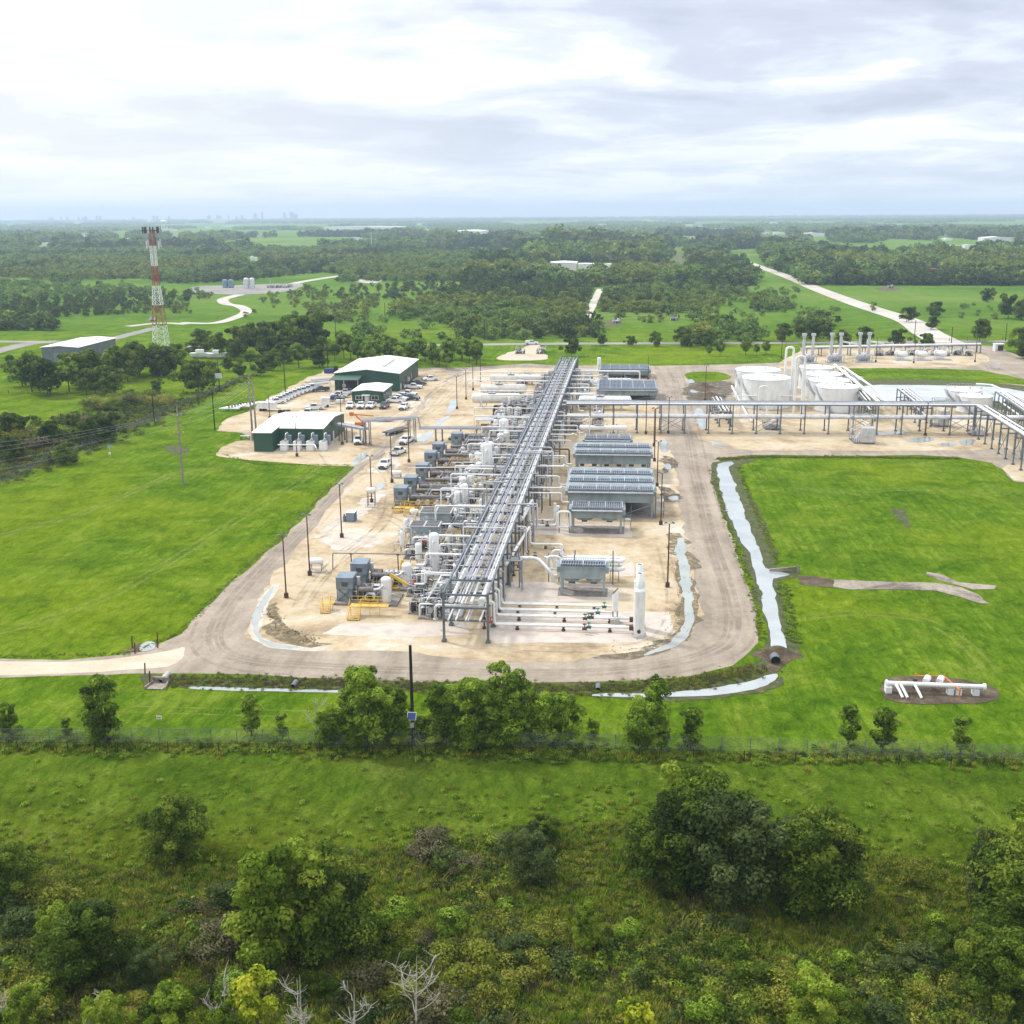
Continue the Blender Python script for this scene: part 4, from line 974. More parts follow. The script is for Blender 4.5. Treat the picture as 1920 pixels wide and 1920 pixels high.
# long pipes lying on the rack; each one a thing
LONG = [(3.2,.7,.13,'white'),(3.2,1.7,.13,'white'),(3.2,3.0,.11,'white'),(3.2,3.35,.11,'silver'),(3.2,4.9,.13,'white'),
        (4.95,.75,.30,'white'),(4.95,1.45,.14,'silver'),(4.95,1.85,.14,'silver'),(4.95,2.25,.14,'white'),(4.95,2.7,.12,'silver'),(4.95,3.5,.2,'white'),(4.95,4.9,.36,'white'),
        (6.75,.35,.11,'conduit'),(6.75,2.35,.09,'conduit'),(6.75,2.62,.12,'conduit'),(6.75,3.3,.12,'conduit'),(6.75,4.75,.14,'conduit'),(6.75,5.25,.14,'silver'),(6.75,5.6,.09,'white')]
for k, (z, u, r, mt) in enumerate(LONG):
    s0 = -.6 if z < 4 else (.8 if z < 6 else 5.6) + g.uniform(0, .8); s1 = RL - (30 if z < 4 else 3) - g.uniform(0, 9)
    mb = MB(); dn = .0
    mb.tube([RP(s0,u,z+r), RP(s0+(s1-s0)*.5,u,z+r), RP(s1,u,z+r)], r, 8)
    if r > .25: 
        for f in (s0+.05, s0+.5): mb.cyl(RP(f,u,z+r), RP(f+.1,u,z+r), r*1.35, None, 10)
    tag(mb.build('process_pipe', MAT[mt]), ['thin','slender','thick'][0 if r < .125 else 1 if r < .25 else 2]+' long pipe lying lengthwise on the '+{3.2:'lowest',4.95:'middle',6.75:'top'}[z]+' level of the main rack', 'pipe', 'lengthwise pipes on the main rack')
# cable tray along the top of the rack
ct = MB(); 
for u in (1.1, 1.9): ct.bar(RP(5.8,u,6.98), RP(RL-5,u,6.98), .07, .16)
for i in range(int(RL/1.6)-6): ct.bar(RP(6+i*1.6,1.1,6.93), RP(6+i*1.6,1.9,6.93), .07, .05)
tag(ct.build('cable_tray', MAT['galv']), 'open ladder cable tray running along the top left of the main rack', 'cable tray')
ct = MB(); 
for u in (4.1, 4.55): ct.bar(RP(5.8,u,6.98), RP(RL-5,u,6.98), .07, .16)
for i in range(int(RL/1.6)-6): ct.bar(RP(6.4+i*1.6,4.1,6.93), RP(6.4+i*1.6,4.55,6.93), .07, .05)
tag(ct.build('cable_tray', MAT['steel']), 'narrow ladder cable tray running along the top right of the main rack', 'cable tray')
# valves, branches and drops hanging around the rack: short runs leaving it on both sides
def branch(s, u0, z, out, drop, r, mt, label, side, hop=None):
    mb = MB(); u1 = (RW if side > 0 else 0) + side*out
    pts = [RP(s,u0,z), RP(s,u1,z)]
    if hop: pts += [RP(s+hop,u1,z), RP(s+hop,u1,drop)]
    else: pts += [RP(s,u1,drop)]
    mb.tube(pts, r, 8)
    for p in (pts[-1],): mb.cyl((p[0],p[1],drop), (p[0],p[1],drop+.12), r*1.7, None, 10)
    return tag(mb.build('pipe_drop', MAT[mt]), label, 'pipe', 'short branch pipes dropping off the main rack')
for i in range(92):
    s = 4 + i*(RL-12)/92 + g.uniform(-.7,.7); side = g.choice((-1,1)); z = g.choice((3.45,3.45,5.2,5.2,7.2))
    branch(s, g.uniform(1,5), z, g.uniform(.5,2.6), g.uniform(.2,1.4), g.choice((.08,.1,.14,.2)), g.choice(('white','white','silver','galv','conduit')), 'short branch pipe dropping beside the main rack on its '+('cooler' if side > 0 else 'compressor')+' side', side, g.choice((None,None,1.2)))
# small outrigger frames with platforms along the rack
def outrigger(s, side, h, w, label, L=3.0, group='side frames along the main rack'):
    u0 = RW+.5 if side > 0 else -.5; u1 = u0 + side*w
    x, y, _ = RP(s, u0, 0); t = thing('pipe_support_frame', label, 'support frame', (x,y,0), group); o = Vector((x,y,0))
    P = lambda ss, u, z: tuple(Vector(RP(ss,u,z))-o)
    m = MB()
    for ss in (s, s+L):
        for u in (u0, u1): m.bar(P(ss,u,0), P(ss,u,h), .16)
    m.build('post', MAT['steel'], t)
    m = MB()
    for z in (h-.1, h*.55):
        for ss in (s, s+L): m.bar(P(ss,u0,z), P(ss,u1,z), .16)
        for u in (u0, u1): m.bar(P(s,u,z), P(s+L,u,z), .14)
    m.build('beam', MAT['steel'], t)
    return t
for i in range(22):
    outrigger(12+i*11, 1 if i % 2 else -1, g.choice((3.4,5,5.0,6.2)), g.uniform(1.2,2.2), 'small grey steel frame tied to the '+('cooler' if i % 2 else 'compressor')+' side of the main rack', g.uniform(2,3.6))

# ------------------------------------------------------------------ vessels, coolers, compressor packages
def vessel(px, pyb, pyt, wpx, label, mat='white', cat='vessel', name='vertical_vessel', neck=False, group=None, ladder=True, skirt=True, n=20, dzh=None):
    x, y = G(px, pyb); r = wpx*mpp(px, pyb)/2; y += r; h = dzh or ZT(px, pyb, pyt)
    t = thing(name, label, cat, (x,y,0), group)
    m = MB(); m.lathe((0,0,0), (0,0,1), [(h*.10,r)] + [(h-r*.5, r)] + [(h-r*.5+r*.5*math.sin(a), r*math.cos(a)) for a in (.4,.8,1.15,1.45)] + [(h,.001)], n)
    m.build('shell', MAT[mat], t)
    m = MB(); m.cyl((0,0,0), (0,0,h*.10+.02), r*.96, None, n); m.lathe((0,0,0), (0,0,1), [(0,r*1.25),(.18,r*1.25)], n); m.build('skirt', MAT['concrete' if skirt == 2 else mat], t)
    m = MB(); m.cyl((0,-r*.8,h*.83), (0,-r*1.32,h*.83), r*.24, None, 10); m.cyl((0,-r*1.26,h*.83), (0,-r*1.36,h*.83), r*.32, None, 10)
    m.cyl((r*.7,0,h*.3), (r*1.4,0,h*.3), r*.16, None, 8); m.cyl((-r*.7,0,h*.55), (-r*1.35,0,h*.55), r*.14, None, 8)
    if neck: m.cyl((0,0,h-.1), (0,0,h+r*.9), r*.35, None, 12); m.cyl((0,0,h+r*.7), (0,0,h+r*.9), r*.5, None, 12)
    m.build('nozzle', MAT[mat], t)
    if ladder and h > 4:
        m = MB(); 
        for dx in (-.2,.2): m.bar((-r*.75+dx,-r*.85,.3), (-r*.75+dx,-r*.85,h*.9), .04)
        for k in range(int(h/.45)): m.bar((-r*.75-.2,-r*.85,.5+k*.4), (-r*.75+.2,-r*.85,.5+k*.4), .03)
        m.build('ladder', MAT['galv'], t)
    if ladder == 2:
        m = MB(); m.tube([(0,-r*1.3,h*.83), (-.0,-r*1.7,h*.83), (0,-r*1.7,h*.5), (0,-r*1.1,h*.5)], r*.15, 8); m.build('side_pipe', MAT[mat], t)
    return t
vessel(814,1081,1001,18.5,'tall white vertical vessel with domed top, nearest of the tall ones','white',ladder=2)
vessel(912.5,903,831,20.5,'widest tall white vessel, with a small neck on its domed top','white',neck=True,ladder=2)
vessel(944,834,786,17.5,'tall white vessel left of the rack, farthest back','white',ladder=2)
vessel(871,962,908,13.5,'slim tall white vessel in front of the widest one','white',ladder=2)
vessel(886,974,955,8,'short slim white vessel below the slim tall one','white',ladder=False)
vessel(873.5,1008,977,9,'slim white vessel between the grey roofed packages and rack','white',ladder=False)
vessel(884.5,980,960,6,'little white vessel beside the short slim one','silver',ladder=False)
vessel(975,767,757,9,'small white vessel right of the brown open box by the rack','white',ladder=False)
vessel(1123,700,670,7,'white vertical vessel standing at the far end by the last cooler','white',ladder=False)
vessel(898,884,850,14,'white vertical vessel just left of the widest tall one','white',ladder=False)
vessel(858,962,922,13,'white vertical vessel left of the slim tall one','white',ladder=False)
vessel(930,862,838,9,'small white vessel right behind the widest tall one','white',ladder=False)
vessel(840,1040,1006,9,'slim white vessel between the nearest tall vessel and rack','white',ladder=False)
vessel(795,1108,1070,11,'white vessel on the front skid beside the slanted frame','white',ladder=False)
vessel(906,835,822,9,'small dome-topped vessel behind the widest tall vessel','white',ladder=False)

def hvessel(xl, xr, pyb, pyt, pyd, label, mat='cream', cat='horizontal tank', name='horizontal_vessel', plat=True, group=None):
    "xl..xr pixel extent, pyb ground row, pyt top row, pyd underside row"
    xm = (xl+xr)/2; x0, y0 = G(xl, pyb); x1, _ = G(xr, pyb); s = mpp(xm, pyb); D = (pyd-pyt)*s*1.0; r = D/2; zt = ZT(xm, pyb, pyt); zc = zt - r
    L = x1-x0; x = (x0+x1)/2; y = y0 + r*.3; t = thing(name, label, cat, (x,y,0), group); h = L/2
    m = MB(); pr = [(0,.001)] + [(r*.55*(1-math.cos(a)), r*math.sin(a)) for a in (.35,.7,1.05,1.35)] + [(r*.6,r),(L-r*.6,r)] + [(L-r*.55*(1-math.cos(a)), r*math.sin(a)) for a in (1.35,1.05,.7,.35)] + [(L,.001)]
    m.lathe((-h,0,zc), (1,0,0), pr, 22); m.build('shell', MAT[mat], t)
    for sx in (-.62,.62):
        m = MB(); m.box(sx*h-.2, sx*h+.2, -r*.8, r*.8, .25, zc-r*.45); m.box(sx*h-.35, sx*h+.35, -r*.95, r*.95, 0, .3); m.build('saddle', MAT['concrete'], t)
    m = MB()
    for f in (-.5,-.2,.15,.55): m.cyl((f*h,0,zc+r*.9), (f*h,0,zc+r+.35), .14, None, 8); m.cyl((f*h,0,zc+r+.3), (f*h,0,zc+r+.4), .22, None, 8)
    for f in (-.4,.3): m.tube([(f*h,0,zc-r*.9), (f*h,0,.5), (f*h,-r*1.6,.5), (f*h,-r*1.6,.1)], .1, 6)
    m.build('nozzle', MAT['galv'], t)
    if plat:
        m = MB(); m.box(-.18*h-1.2, -.18*h+1.2, -r*.7, r*.7, zc+r+.1, zc+r+.16)
        for xx in (-1.2, 0, 1.2):
            for yy in (-r*.7, r*.7): m.bar((-.18*h+xx,yy,zc+r+.1), (-.18*h+xx,yy,zc+r+1.1), .06)
        for z in (.6,1.1):
            for yy in (-r*.7, r*.7): m.bar((-.18*h-1.2,yy,zc+r+z), (-.18*h+1.2,yy,zc+r+z), .05)
        m.build('platform', MAT['galv'], t)
    return t
hvessel(884,978,764,737,756,'cream horizontal tank on saddles, nearest of three at the upper left of the plant')
hvessel(900,988,745,720,737,'cream horizontal tank, middle one of three behind the nearest')
hvessel(918,1016,721,702,716,'cream horizontal tank, farthest of the three, under elbowed pipes')
hvessel(1086,1176,818,797,807,'white horizontal tank in front of the nearer cooler banks, with pipes at its right end','white')
hvessel(1084,1184,768,742,761,'large white horizontal tank right of the rack beside the crossing pipe rack','white')
hvessel(1095,1120,724,713,722,'short white horizontal tank between rack and second cooler','white',plat=False)
hvessel(1138,1184,718,709,716,'thin white horizontal tank just behind the second cooler','white',plat=False)

def cooler(xl, xr, pyb, pyf, pyk, pyd, label, bays, fans, rails=True, group='air coolers', yfront=None, zt=None, strips=1, legs=True):
    "pyb foot row, pyf top front edge row, pyk top back edge row, pyd underside row of the casing"
    xm = (xl+xr)/2; z = zt or ZT(xm, pyb, pyf); yf = G(xm, pyf, zt)[1] if zt else G(xm, pyb)[1]
    x0 = G(xl, pyf, z)[0]; x1 = G(xr, pyf, z)[0]; yk = G(xm, pyk, z)[1]; D = max(2.5, yk-yf); w = x1-x0
    fz = .47*z if pyd is None else z - max(.8, (pyd-pyf)*mpp(xm, pyf, z)/math.cos(math.radians(15)))
    t = thing('air_cooler', label, 'air cooler', (x0, yf, 0), group)
    m = MB(); m.box(0, w, 0, D, fz, z-.05); 
    for i in range(bays+1):   # stiffening ribs on the casing
        xx = w*i/bays; m.box(xx-.05, xx+.05, -.06, 0, fz, z-.05); m.box(xx-.05, xx+.05, D, D+.06, fz, z-.05)
    m.box(-.05, w+.05, -.09, -.061, z-.45, z-.3)
    m.build('casing', MAT['cooler'], t)
    nl = max(2, bays//2+1)
    m = MB(); m.box(-.4, w+.4, -.4, D+.4, 0, .12); m.build('base_slab', MAT['shadegrey'], t)  # slab added for its dark colour, painted shade between the legs
    if legs:
        for i in range(nl):
            for yy in (.15, D-.15):
                m = MB(); xx = .18 + (w-.36)*i/(nl-1); m.box(xx-.17, xx+.17, yy-.17, yy+.17, 0, fz-.003); 
                if i < nl-1 and yy < 1 and bays > 4: m.bar((xx,yy,.6), (.18+(w-.36)*(i+1)/(nl-1),yy,fz-.3), .1)
                m.build('leg', MAT['cooler'], t)
    # fan rings hanging below, each with its motor box
    for i in range(fans):
        xx = w*(i+.5)/fans; r = min(w/fans*.42, D*.42, 1.7)
        for yy in ([D/2] if D < 6 else [D*.27, D*.73]):
            m = MB(); m.cyl((xx,yy,fz-.005), (xx,yy,fz-.55), r, r*.9, 18, False); m.build('fan_ring', MAT['cooler'], t)
            m = MB(); m.box(xx-.5, xx+.5, yy-.35, yy+.35, fz-1.15, fz-.57); m.build('motor', MAT['steel'], t)
    # louver strips on top separated by flat roof
    for k in range(strips):
        y0, y1 = (D*k/strips+.06, D*(k+.55)/strips) if strips > 1 else (.1, D-.1)
        m = MB(); g2 = int((y1-y0)/.42)
        m.box(.1, w-.1, y0, y1, z-.045, z)
        q = MB()
        for i in range(bays):
            a, b = w*i/bays+.12, w*(i+1)/bays-.12; ns = int((b-a)/.36)
            for j in range(ns): q.cbox((a+(j+.5)*(b-a)/ns, (y0+y1)/2, z+.14), (.05, y1-y0-.1, .26), 0, .5)
        m.build('louver_bed', MAT['dark'], t); q.build('louver_blades', MAT['louver'], t)
        m = MB()
        for i in range(bays+1): m.box(w*i/bays-.09, w*i/bays+.09, y0, y1, z+.005, z+.32)
        for yy in (y0, (y0+y1)/2, y1): m.box(0, w, yy-.05, yy+.05, z+.29, z+.36)
        m.build('bay_frame', MAT['galv'], t)
    if rails:
        m = MB()
        for xx0 in range(int(w/1.5)+1):
            m.bar((xx0*1.5,-.5,z-.2), (xx0*1.5,-.5,z+.75), .05)
        for zz in (.3,.75): m.bar((0,-.5,z+zz), (w,-.5,z+zz), .05)
        m.box(0, w, -.95, -.05 if False else -.1, z-.28, z-.2)
        m.build('walkway', MAT['galv'], t)
    # header boxes at both ends
    m = MB(); m.box(-.55, -.003, .2, D-.2, z-1.1, z-.2); m.box(w+.003, w+.55, .2, D-.2, z-1.1, z-.2); m.build('header_box', MAT['cooler'], t)
    return t, (x0, yf, z, w, D, fz)
C8, c8 = cooler(1051,1135,1117,1062,1050,1086,'small air cooler nearest the camera, on four legs beside the looped white pipes',2,2,rails=False)
C7, c7 = cooler(1072,1167,1000,954,943,972,'small air cooler standing in front of the big banks',3,2)
CA, ca = cooler(1065,1225,970,920,876,942,'largest air cooler bank, nearest of the wide ones, with three louver strips',6,6,strips=3)
CB, cb2 = cooler(1079,1220,None,850,829,870,'wide air cooler bank in the middle, behind the largest',6,6,zt=5.8,strips=2)
CC, cc = cooler(1097,1182,None,824,816,832,'narrow air cooler strip at the back of the nearer banks',4,3,zt=5.5)
CD, cd = cooler(1122,1231,755,730,713,741,'wide air cooler in the far group with teal grey top, nearer of two',5,4,strips=1)
CE, ce = cooler(1126,1218,709,693,684,702,'farthest air cooler, at the back right corner of the plant',5,4)
# ladders cage towers right of the big bank
def stair_tower(px, pyb, pyt, label, w=1.5):
    x, y = G(px, pyb); h = ZT(px, pyb, pyt); t = thing('stair_tower', label, 'stairs', (x,y,0)); m = MB()
    for a in (0,w):
        for b in (0,w*1.3): m.bar((a,b,0), (a,b,h+1), .09)
    m.build('frame', MAT['steel'], t); k = 0; z = 1.6
    while z < h+.1:
        m = MB(); m.box(0, w, 0, w*1.3, z-.05, z); m.bar((0,0,z+1), (w,0,z+1), .05); m.bar((0,0,z+.5), (w,0,z+.5), .04); m.build('landing', MAT['galv'], t); z += 1.7
    return t
stair_tower(1229,972,925,'open steel stair tower at the right end of the largest cooler bank')
stair_tower(1144,1090,1058,'small steel access tower at the right end of the nearest cooler',1.3)
stair_tower(1170,992,960,'small steel access tower right of the cooler in front of the big banks',1.2)

def compressor(px, py, L, group, label, first=None, plat=False, bw=2.25, sc_=1.0, two=True):
    x, y = G(px, py)
    t = thing('compressor_unit', label, 'compressor', (x,y,0), group); D = 4.0
    m = MB(); m.box(-.4, L+1.6, -1.0, D+.3, 0, .35); m.build('skid', MAT['shadegrey'], t)
    m = MB(); m.box(.12, bw-.12, .2, 2.8, .35, 2.2); m.build('lower_housing', MAT['cooler'], t); m = MB(); m.bar((.1,.1,.4),(bw-.1,.1,2.2),.09); m.bar((bw-.1,.1,.4),(.1,.1,2.2),.09); m.box(-.05,.08,.0,.14,.35,2.2); m.box(bw-.08,bw+.05,.0,.14,.35,2.2); m.build('brace_frame', MAT['steel'], t)
    m = MB(); m.box(-.12, bw+.1, 0, 3.0, 2.21, 3.85); m.box(-.17, bw+.15, -.05, 3.05, 3.852, 3.93); c = m.build('cooler_box', MAT['bluegrey'], t)
    m = MB(); m.box(bw*.32, bw*.72, -.05, -.002, 2.6, 3.25); m.build('air_inlet', MAT['dark'], c)
    m = MB(); m.box(bw+.5, L-1.8, .6, 3.2, .35, 1.5); m.box(bw+.5, bw+2.1, .8, 2.8, 1.5, 2.3); m.build('engine', MAT['dark'], t)
    m = MB()
    for k in range(3):
        xx = bw+2.4+k*(L-bw-4.2)/3; 
        for yy, s in ((.3,-1),(3.4,1)): m.cyl((xx,yy,1.25), (xx,yy+s*.9,1.25), .42, .42, 12); m.cyl((xx,yy+s*.9,1.25), (xx,yy+s*1.0,1.25), .5, None, 12)
    m.build('cylinder', MAT['silver'], t)
    for yy, z, o in (((-.4,2.35,0),(3.9,2.6,.4)) if two else ((-.2,2.3,0),)):
        m = MB(); x0, x1 = bw+.9+o, L-1.9+o
        m.lathe((x0,yy,z), (1,0,0), [(0,.001),(.08,.3),(.25,.36),(x1-x0-.25,.36),(x1-x0-.08,.3),(x1-x0,.001)], 12)
        m.build('pulsation_bottle', MAT['bottle'], t)
        m = MB(); m.tube([(x1-.1,yy,z), (x1+.8,yy,z+.05), (x1+1.5,yy+.2,z+.7), (L-.1,1.4,2.9)], .17, 8); m.build('riser_pipe', MAT['silver'], t)
    for k, (sx, sy) in enumerate(((L-.2,.6),(L+1.0,3.3))[:2 if two else 1]):
        m = MB(); r = .78; h = 3.75; m.lathe((sx,sy,.35), (0,0,1), [(0,r*.9),(h-.6,r*.98),(h-.45,r),(h-.2,r*.82),(h-.05,r*.4),(h,.001)], 18); s_ = m.build('scrubber', MAT['white'], t)
        m = MB(); m.cyl((sx,sy-r*.9,2.6), (sx,sy-r*1.25,2.6), .15, None, 8); m.cyl((sx+r*.9,sy,1.4), (sx+r*1.5,sy,1.4), .14, None, 8); m.build('nozzle', MAT['silver'], s_)
    # small yellow rails and clutter of tubing
    m = MB(); 
    for k in range(5):
        xx = bw+1.0+k*(L-bw-2.2)/4; m.bar((xx,-.9,.3), (xx,-.9,1.5), .06)
    for z in (.95,1.5): m.bar((bw+1,-.9,z), (L-1.2,-.9,z), .06)
    m.box(bw+1, L-1.2, -.95, -.25, .42, .5); m.build('handrail', MAT['yellow'], t)
    m = MB(); gg = random.Random(int(px))
    for k in range(26):
        xx = gg.uniform(bw+.3, L-.5); yy = gg.uniform(-.1, 3.6); m.tube([(xx,yy,.4), (xx,yy,gg.uniform(1,2.6)), (xx+gg.uniform(-1.2,1.2),yy,gg.uniform(1,2.6))], gg.choice((.05,.07)), 5)
    m.build('tubing', MAT['galv'], t)
    m = MB(); m.lathe((bw+.55,1.7,2.3), (0,0,1), [(0,.3),(1.3,.3)], 12); m.build('exhaust', MAT['galv'], t)
    return t
grp = 'compressor packages left of the rack'
CU = compressor(740,952,12.0,grp,'compressor package with blue-grey box, nearest of the long diagonal row')
for px, py, lb in [(759,931,'compressor package with blue-grey box, second of the long diagonal row'),(781,906,'compressor package third in the long row, with a pale panel at its box'),(797,881,'compressor package in the middle of the diagonal row, behind a thin overhead pipe'),
                   (812,864,'compressor package fifth in the diagonal row, close behind its neighbour'),(847,843,'compressor package farthest of the diagonal row, beside the crossing tray')]:
    dup(CU, G(px, py), label=lb)
HU = compressor(633,1131,7.4,'front compressor packages','front compressor package with reddish box top and yellow steps, nearest the camera',two=False)
compressor(660,1103,8.6,'front compressor packages','front compressor package with taller blue box behind the nearest one',two=False)

def stairs(px, py, label, w, n, h, plat, rz=0.0, rails=True, along=True):
    "yellow access platform: steps coming towards the camera, platform to the right"
    x, y = G(px, py); t = thing('access_platform', label, 'platform', (x,y,0), None, rz)
    m = MB()
    for i in range(n): m.box(0, w, .28*i, .28*i+.24, h*(i+1)/n-.05, h*(i+1)/n)
    for a in (0, w): m.bar((a,0,.05), (a,.28*n,h), .08, .2)
    m.build('step', MAT['yellow'], t)
    d = .28*n; m = MB(); m.box(0, plat, d, d+1.1, h-.06, h); 
    for a in np.arange(.05, plat, 1.4): m.bar((float(a),d+.05,0), (float(a),d+.05,h-.06), .08)
    m.build('deck', MAT['yellow'], t)
    m = MB()
    for a in [0, w] + [float(q) for q in np.arange(w+1.2, plat+.1, 1.2)]: m.bar((a,d,h), (a,d,h+1.1), .06)
    for z in (.55,1.1): m.bar((w,d,h+z), (plat,d,h+z), .06); m.bar((0,d+1.1,h+z), (plat,d+1.1,h+z), .05)
    for a in (0, w): m.bar((a,0,1.0), (a,d,h+1.1), .06); m.bar((a,0,0), (a,0,1.0), .06)
    m.build('handrail', MAT['yellow'], t); return t
stairs(651,1164,'yellow steps and railed deck in front of the nearest compressor',1.6,7,1.5,5.4)
stairs(601,1151,'small yellow steps at the left end of the nearest compressor',1.2,5,1.1,1.6)
stairs(773,1033,'yellow steps at the nearer grey roofed package',1.5,7,1.7,1.7)
stairs(738,963,'small yellow deck at the foot of the first long-row compressor',1.2,4,.9,2.6)
stairs(757,968,'yellow steps between the long-row compressor and the tank stand',1.0,5,1.2,1.8)

def roof_cooler(px0, px1, pyb, pyf, pyk, label):
    x, y = G(px0, pyb); x1, _ = G(px1, pyb); w = x1-x; h = ZT((px0+px1)/2, pyb, pyf); yk = G(px0, pyk, h)[1]; D = max(3, yk-y)
    t = thing('engine_cooler', label, 'cooler package', (x,y,0)); m = MB(); m.box(-.6, w+1, -.8, D+.4, 0, .4); m.build('skid', MAT['concrete'], t)
    m = MB(); m.box(.1, w-.1, 0, D, h*.42, h-.05)
    for i in range(4): m.box(.1+(w-.3)*i/3, .2+(w-.3)*i/3, -.06, -.002, .4, h-.1)
    for a in (.1, w-.3): m.box(a, a+.2, .1, .3, .4, h*.42-.003); m.box(a, a+.2, D-.3, D-.1, .4, h*.42-.003)
    m.build('housing', MAT['cooler'], t)
    m = MB(); m.box(w*.45, w*.9, .3, D-.3, .4, h*.42-.004); m.build('engine', MAT['dark'], t)
    m = MB(); m.box(-.1, w+.1, -.15, D+.1, h-.045, h+.1); r = m.build('roof', MAT['galv'], t)
    m = MB()
    for i in range(2):
        a, b = w*i/2+.15, w*(i+1)/2-.15
        for j in range(9): m.box(a+(b-a)*j/9+.04, a+(b-a)*(j+.8)/9, .1, D*.46, h+.105, h+.16); m.box(a+(b-a)*j/9+.04, a+(b-a)*(j+.8)/9, D*.54, D-.1, h+.105, h+.16)
    m.build('grating', MAT['dark'], r)
    return t
roof_cooler(768,824,1027,987,977,'grey cooler package with slatted roof, nearer of the two side by side')
roof_cooler(787,846,995,962,951,'grey cooler package with slatted roof, farther of the two side by side')

# ------------------------------------------------------------------ piping between the machines
def pipe(pts, r, mat, label, name='pipe_run', group=None, flanges=(), n=8, cat='pipe', sup=None, bend=None):
    "pts in world; sup = spacing of small support posts"
    t = thing(name, label, cat, (pts[0][0], pts[0][1], 0), group); o = Vector((pts[0][0], pts[0][1], 0))
    m = MB(o); m.tube(pts, r, n, bend)
    m.build('pipe', MAT[mat], t)
    if sup:
        for a, b in zip(pts, pts[1:]):
            A, B = Vector(a), Vector(b); L = (B-A).length
            if abs(A.z-B.z) > .3 or L < 2 or A.z < .3: continue
            k = max(1, int(L/sup))
            for i in range(k):
                p = A + (B-A)*((i+.5)/k); m = MB(o); m.cyl((p.x,p.y,0), (p.x,p.y,p.z-r), .1, None, 6); m.cyl((p.x,p.y,0), (p.x,p.y,.3), .26, None, 8); m.box(p.x-.22, p.x+.22, p.y-.15, p.y+.15, p.z-r-.08, p.z-r+.02)
                m.build('support', MAT['rust'], t)
    return t
def W3(px, py, z): x, y = G(px, py, z); return (x, y, z)
# four white pipes coming off the rack front and running to the right over the gravel
for i, (pt, pb, pe, py, x_, nm) in enumerate([(1094,1140,1149,1141,940,'farthest'),(1104,1150,1146,1152,936,'third'),(1112,1162,1186,1163,931,'second'),(1128,1178,1187,1180,927,'nearest')]):
    e = G(x_, py); f = G(pe, py+1); z = .75; zt = ZT(x_, py, pt); rx = RP(0,1.0+i*.8,0)
    pipe([(rx[0], e[1]+.15, zt), (e[0], e[1], zt), (e[0], e[1], z), (f[0], e[1], z)], .17, 'white', nm+' of four white pipes elbowing down from the rack and running right near the ground', sup=5.2, group='white pipes over the gravel')
    pipe([(rx[0], e[1]+.75, zt), (e[0]-.45, e[1]+.6, zt), (e[0]-.45, e[1]+.6, z), (f[0]-1, e[1]+.6, z)], .10, 'white', 'thin pipe paired behind the '+nm+' of the four white pipes', group='white pipes over the gravel')
def valve(px, py, z, label, mat='valve', s=1.0):
    s *= .72; x, y = G(px, py, z); t = thing('valve', label, 'valve', (x,y,0), 'valves on the pipes'); m = MB(); m.cyl((-.35*s,0,z), (.35*s,0,z), .26*s, None, 10); m.cyl((-.42*s,0,z), (-.3*s,0,z), .36*s, None, 10); m.cyl((.3*s,0,z), (.42*s,0,z), .36*s, None, 10); m.cyl((0,0,z), (0,0,z+.9*s), .09*s, None, 6); m.build('body', MAT[mat], t)
    m = MB(); m.lathe((0,0,z+.85*s), (0,0,1), [(0,.38*s),(.06,.38*s)], 14); m.build('handwheel', MAT['rust' if mat != 'valve' and 'red' not in label else mat if mat == 'valve' else 'red'], t)
for i, (px, py, z, lb, mt) in enumerate([(1104,1176,.75,'green valve on the nearest ground pipe','valve'),(1104,1158,.75,'green valve on the second ground pipe','valve'),(1121,1149,.75,'green valve on the third ground pipe','valve'),(1133,1138,.75,'green valve on the farthest ground pipe beside the vent','valve'),
     (1096,1179,.75,'brown valve left of the green one on the nearest ground pipe','rust'),(1097,1160,.75,'brown valve left of the green one on the second ground pipe','rust'),(1109,1158,.75,'brown valve right of the green one on the second pipe','rust'),
     (1017,982,.9,'dark upright valve between the two big elbows','rust'),(1026,985,.9,'dark valve right of the upright one between the big elbows','rust'),(990,1045,1,'dark valve at the pipe loop left of the nearest cooler','dark'),(1003,1043,1.2,'dark tall valve at the loop left of the nearest cooler','dark'),(920,1166,1.4,'red wheel valve at the foot of the rack front','red')]):
    valve(px, py, z, lb, mt, 1.0)
# incinerator stacks
def stack(px, py, wpx, p1, p2, p3, w2, label, name='flare_stack', cut=False):
    x, y = G(px, py); s = mpp(px, py); r = wpx*s/2; y += r; h1, h2, h3 = [ZT(px, py-4, q) for q in (p1, p2, p3)]; r2 = w2*s/2
    t = thing(name, label, 'stack', (x,y,0)); m = MB(); m.lathe((0,0,.3), (0,0,1), [(0,r),(h1-.3,r)], 28); m.lathe((0,0,0), (0,0,1), [(h1,r*1.04),(h1+.12,r*1.04),(h2,r2)], 28, False); m.build('barrel', MAT['white'], t)
    m = MB(); m.lathe((0,0,0), (0,0,1), [(h2,r2),(h3,r2),(h3,r2*.88),(h3-.7,r2*.88)], 24, False); m.build('outlet', MAT['white'], t)
    m = MB(); m.cyl((0,0,h3-.2), (0,0,h3-.12), r2*.87, None, 24); m.build('outlet_throat', MAT['rust'], t)
    m = MB(); m.lathe((0,0,0), (0,0,1), [(0,r*1.3),(.42,r*1.3),(.42,r*.9)], 28); m.build('base', MAT['concrete'], t)
    m = MB(); m.cyl((0,-r,1.0), (0,-r-.25,1.0), .25, None, 10); m.box(-r-.5, -r+.05, -.3, .3, .9, 1.5); m.build('burner', MAT['rust'], t)
stack(1197.5,1197,21.5,1108,1103,1074,12.5,'tall white incinerator stack standing on a round base at the front right of the plant')
stack(1197,1181,20,1090,1085,1057,12.5,'second white incinerator stack directly behind the front one')
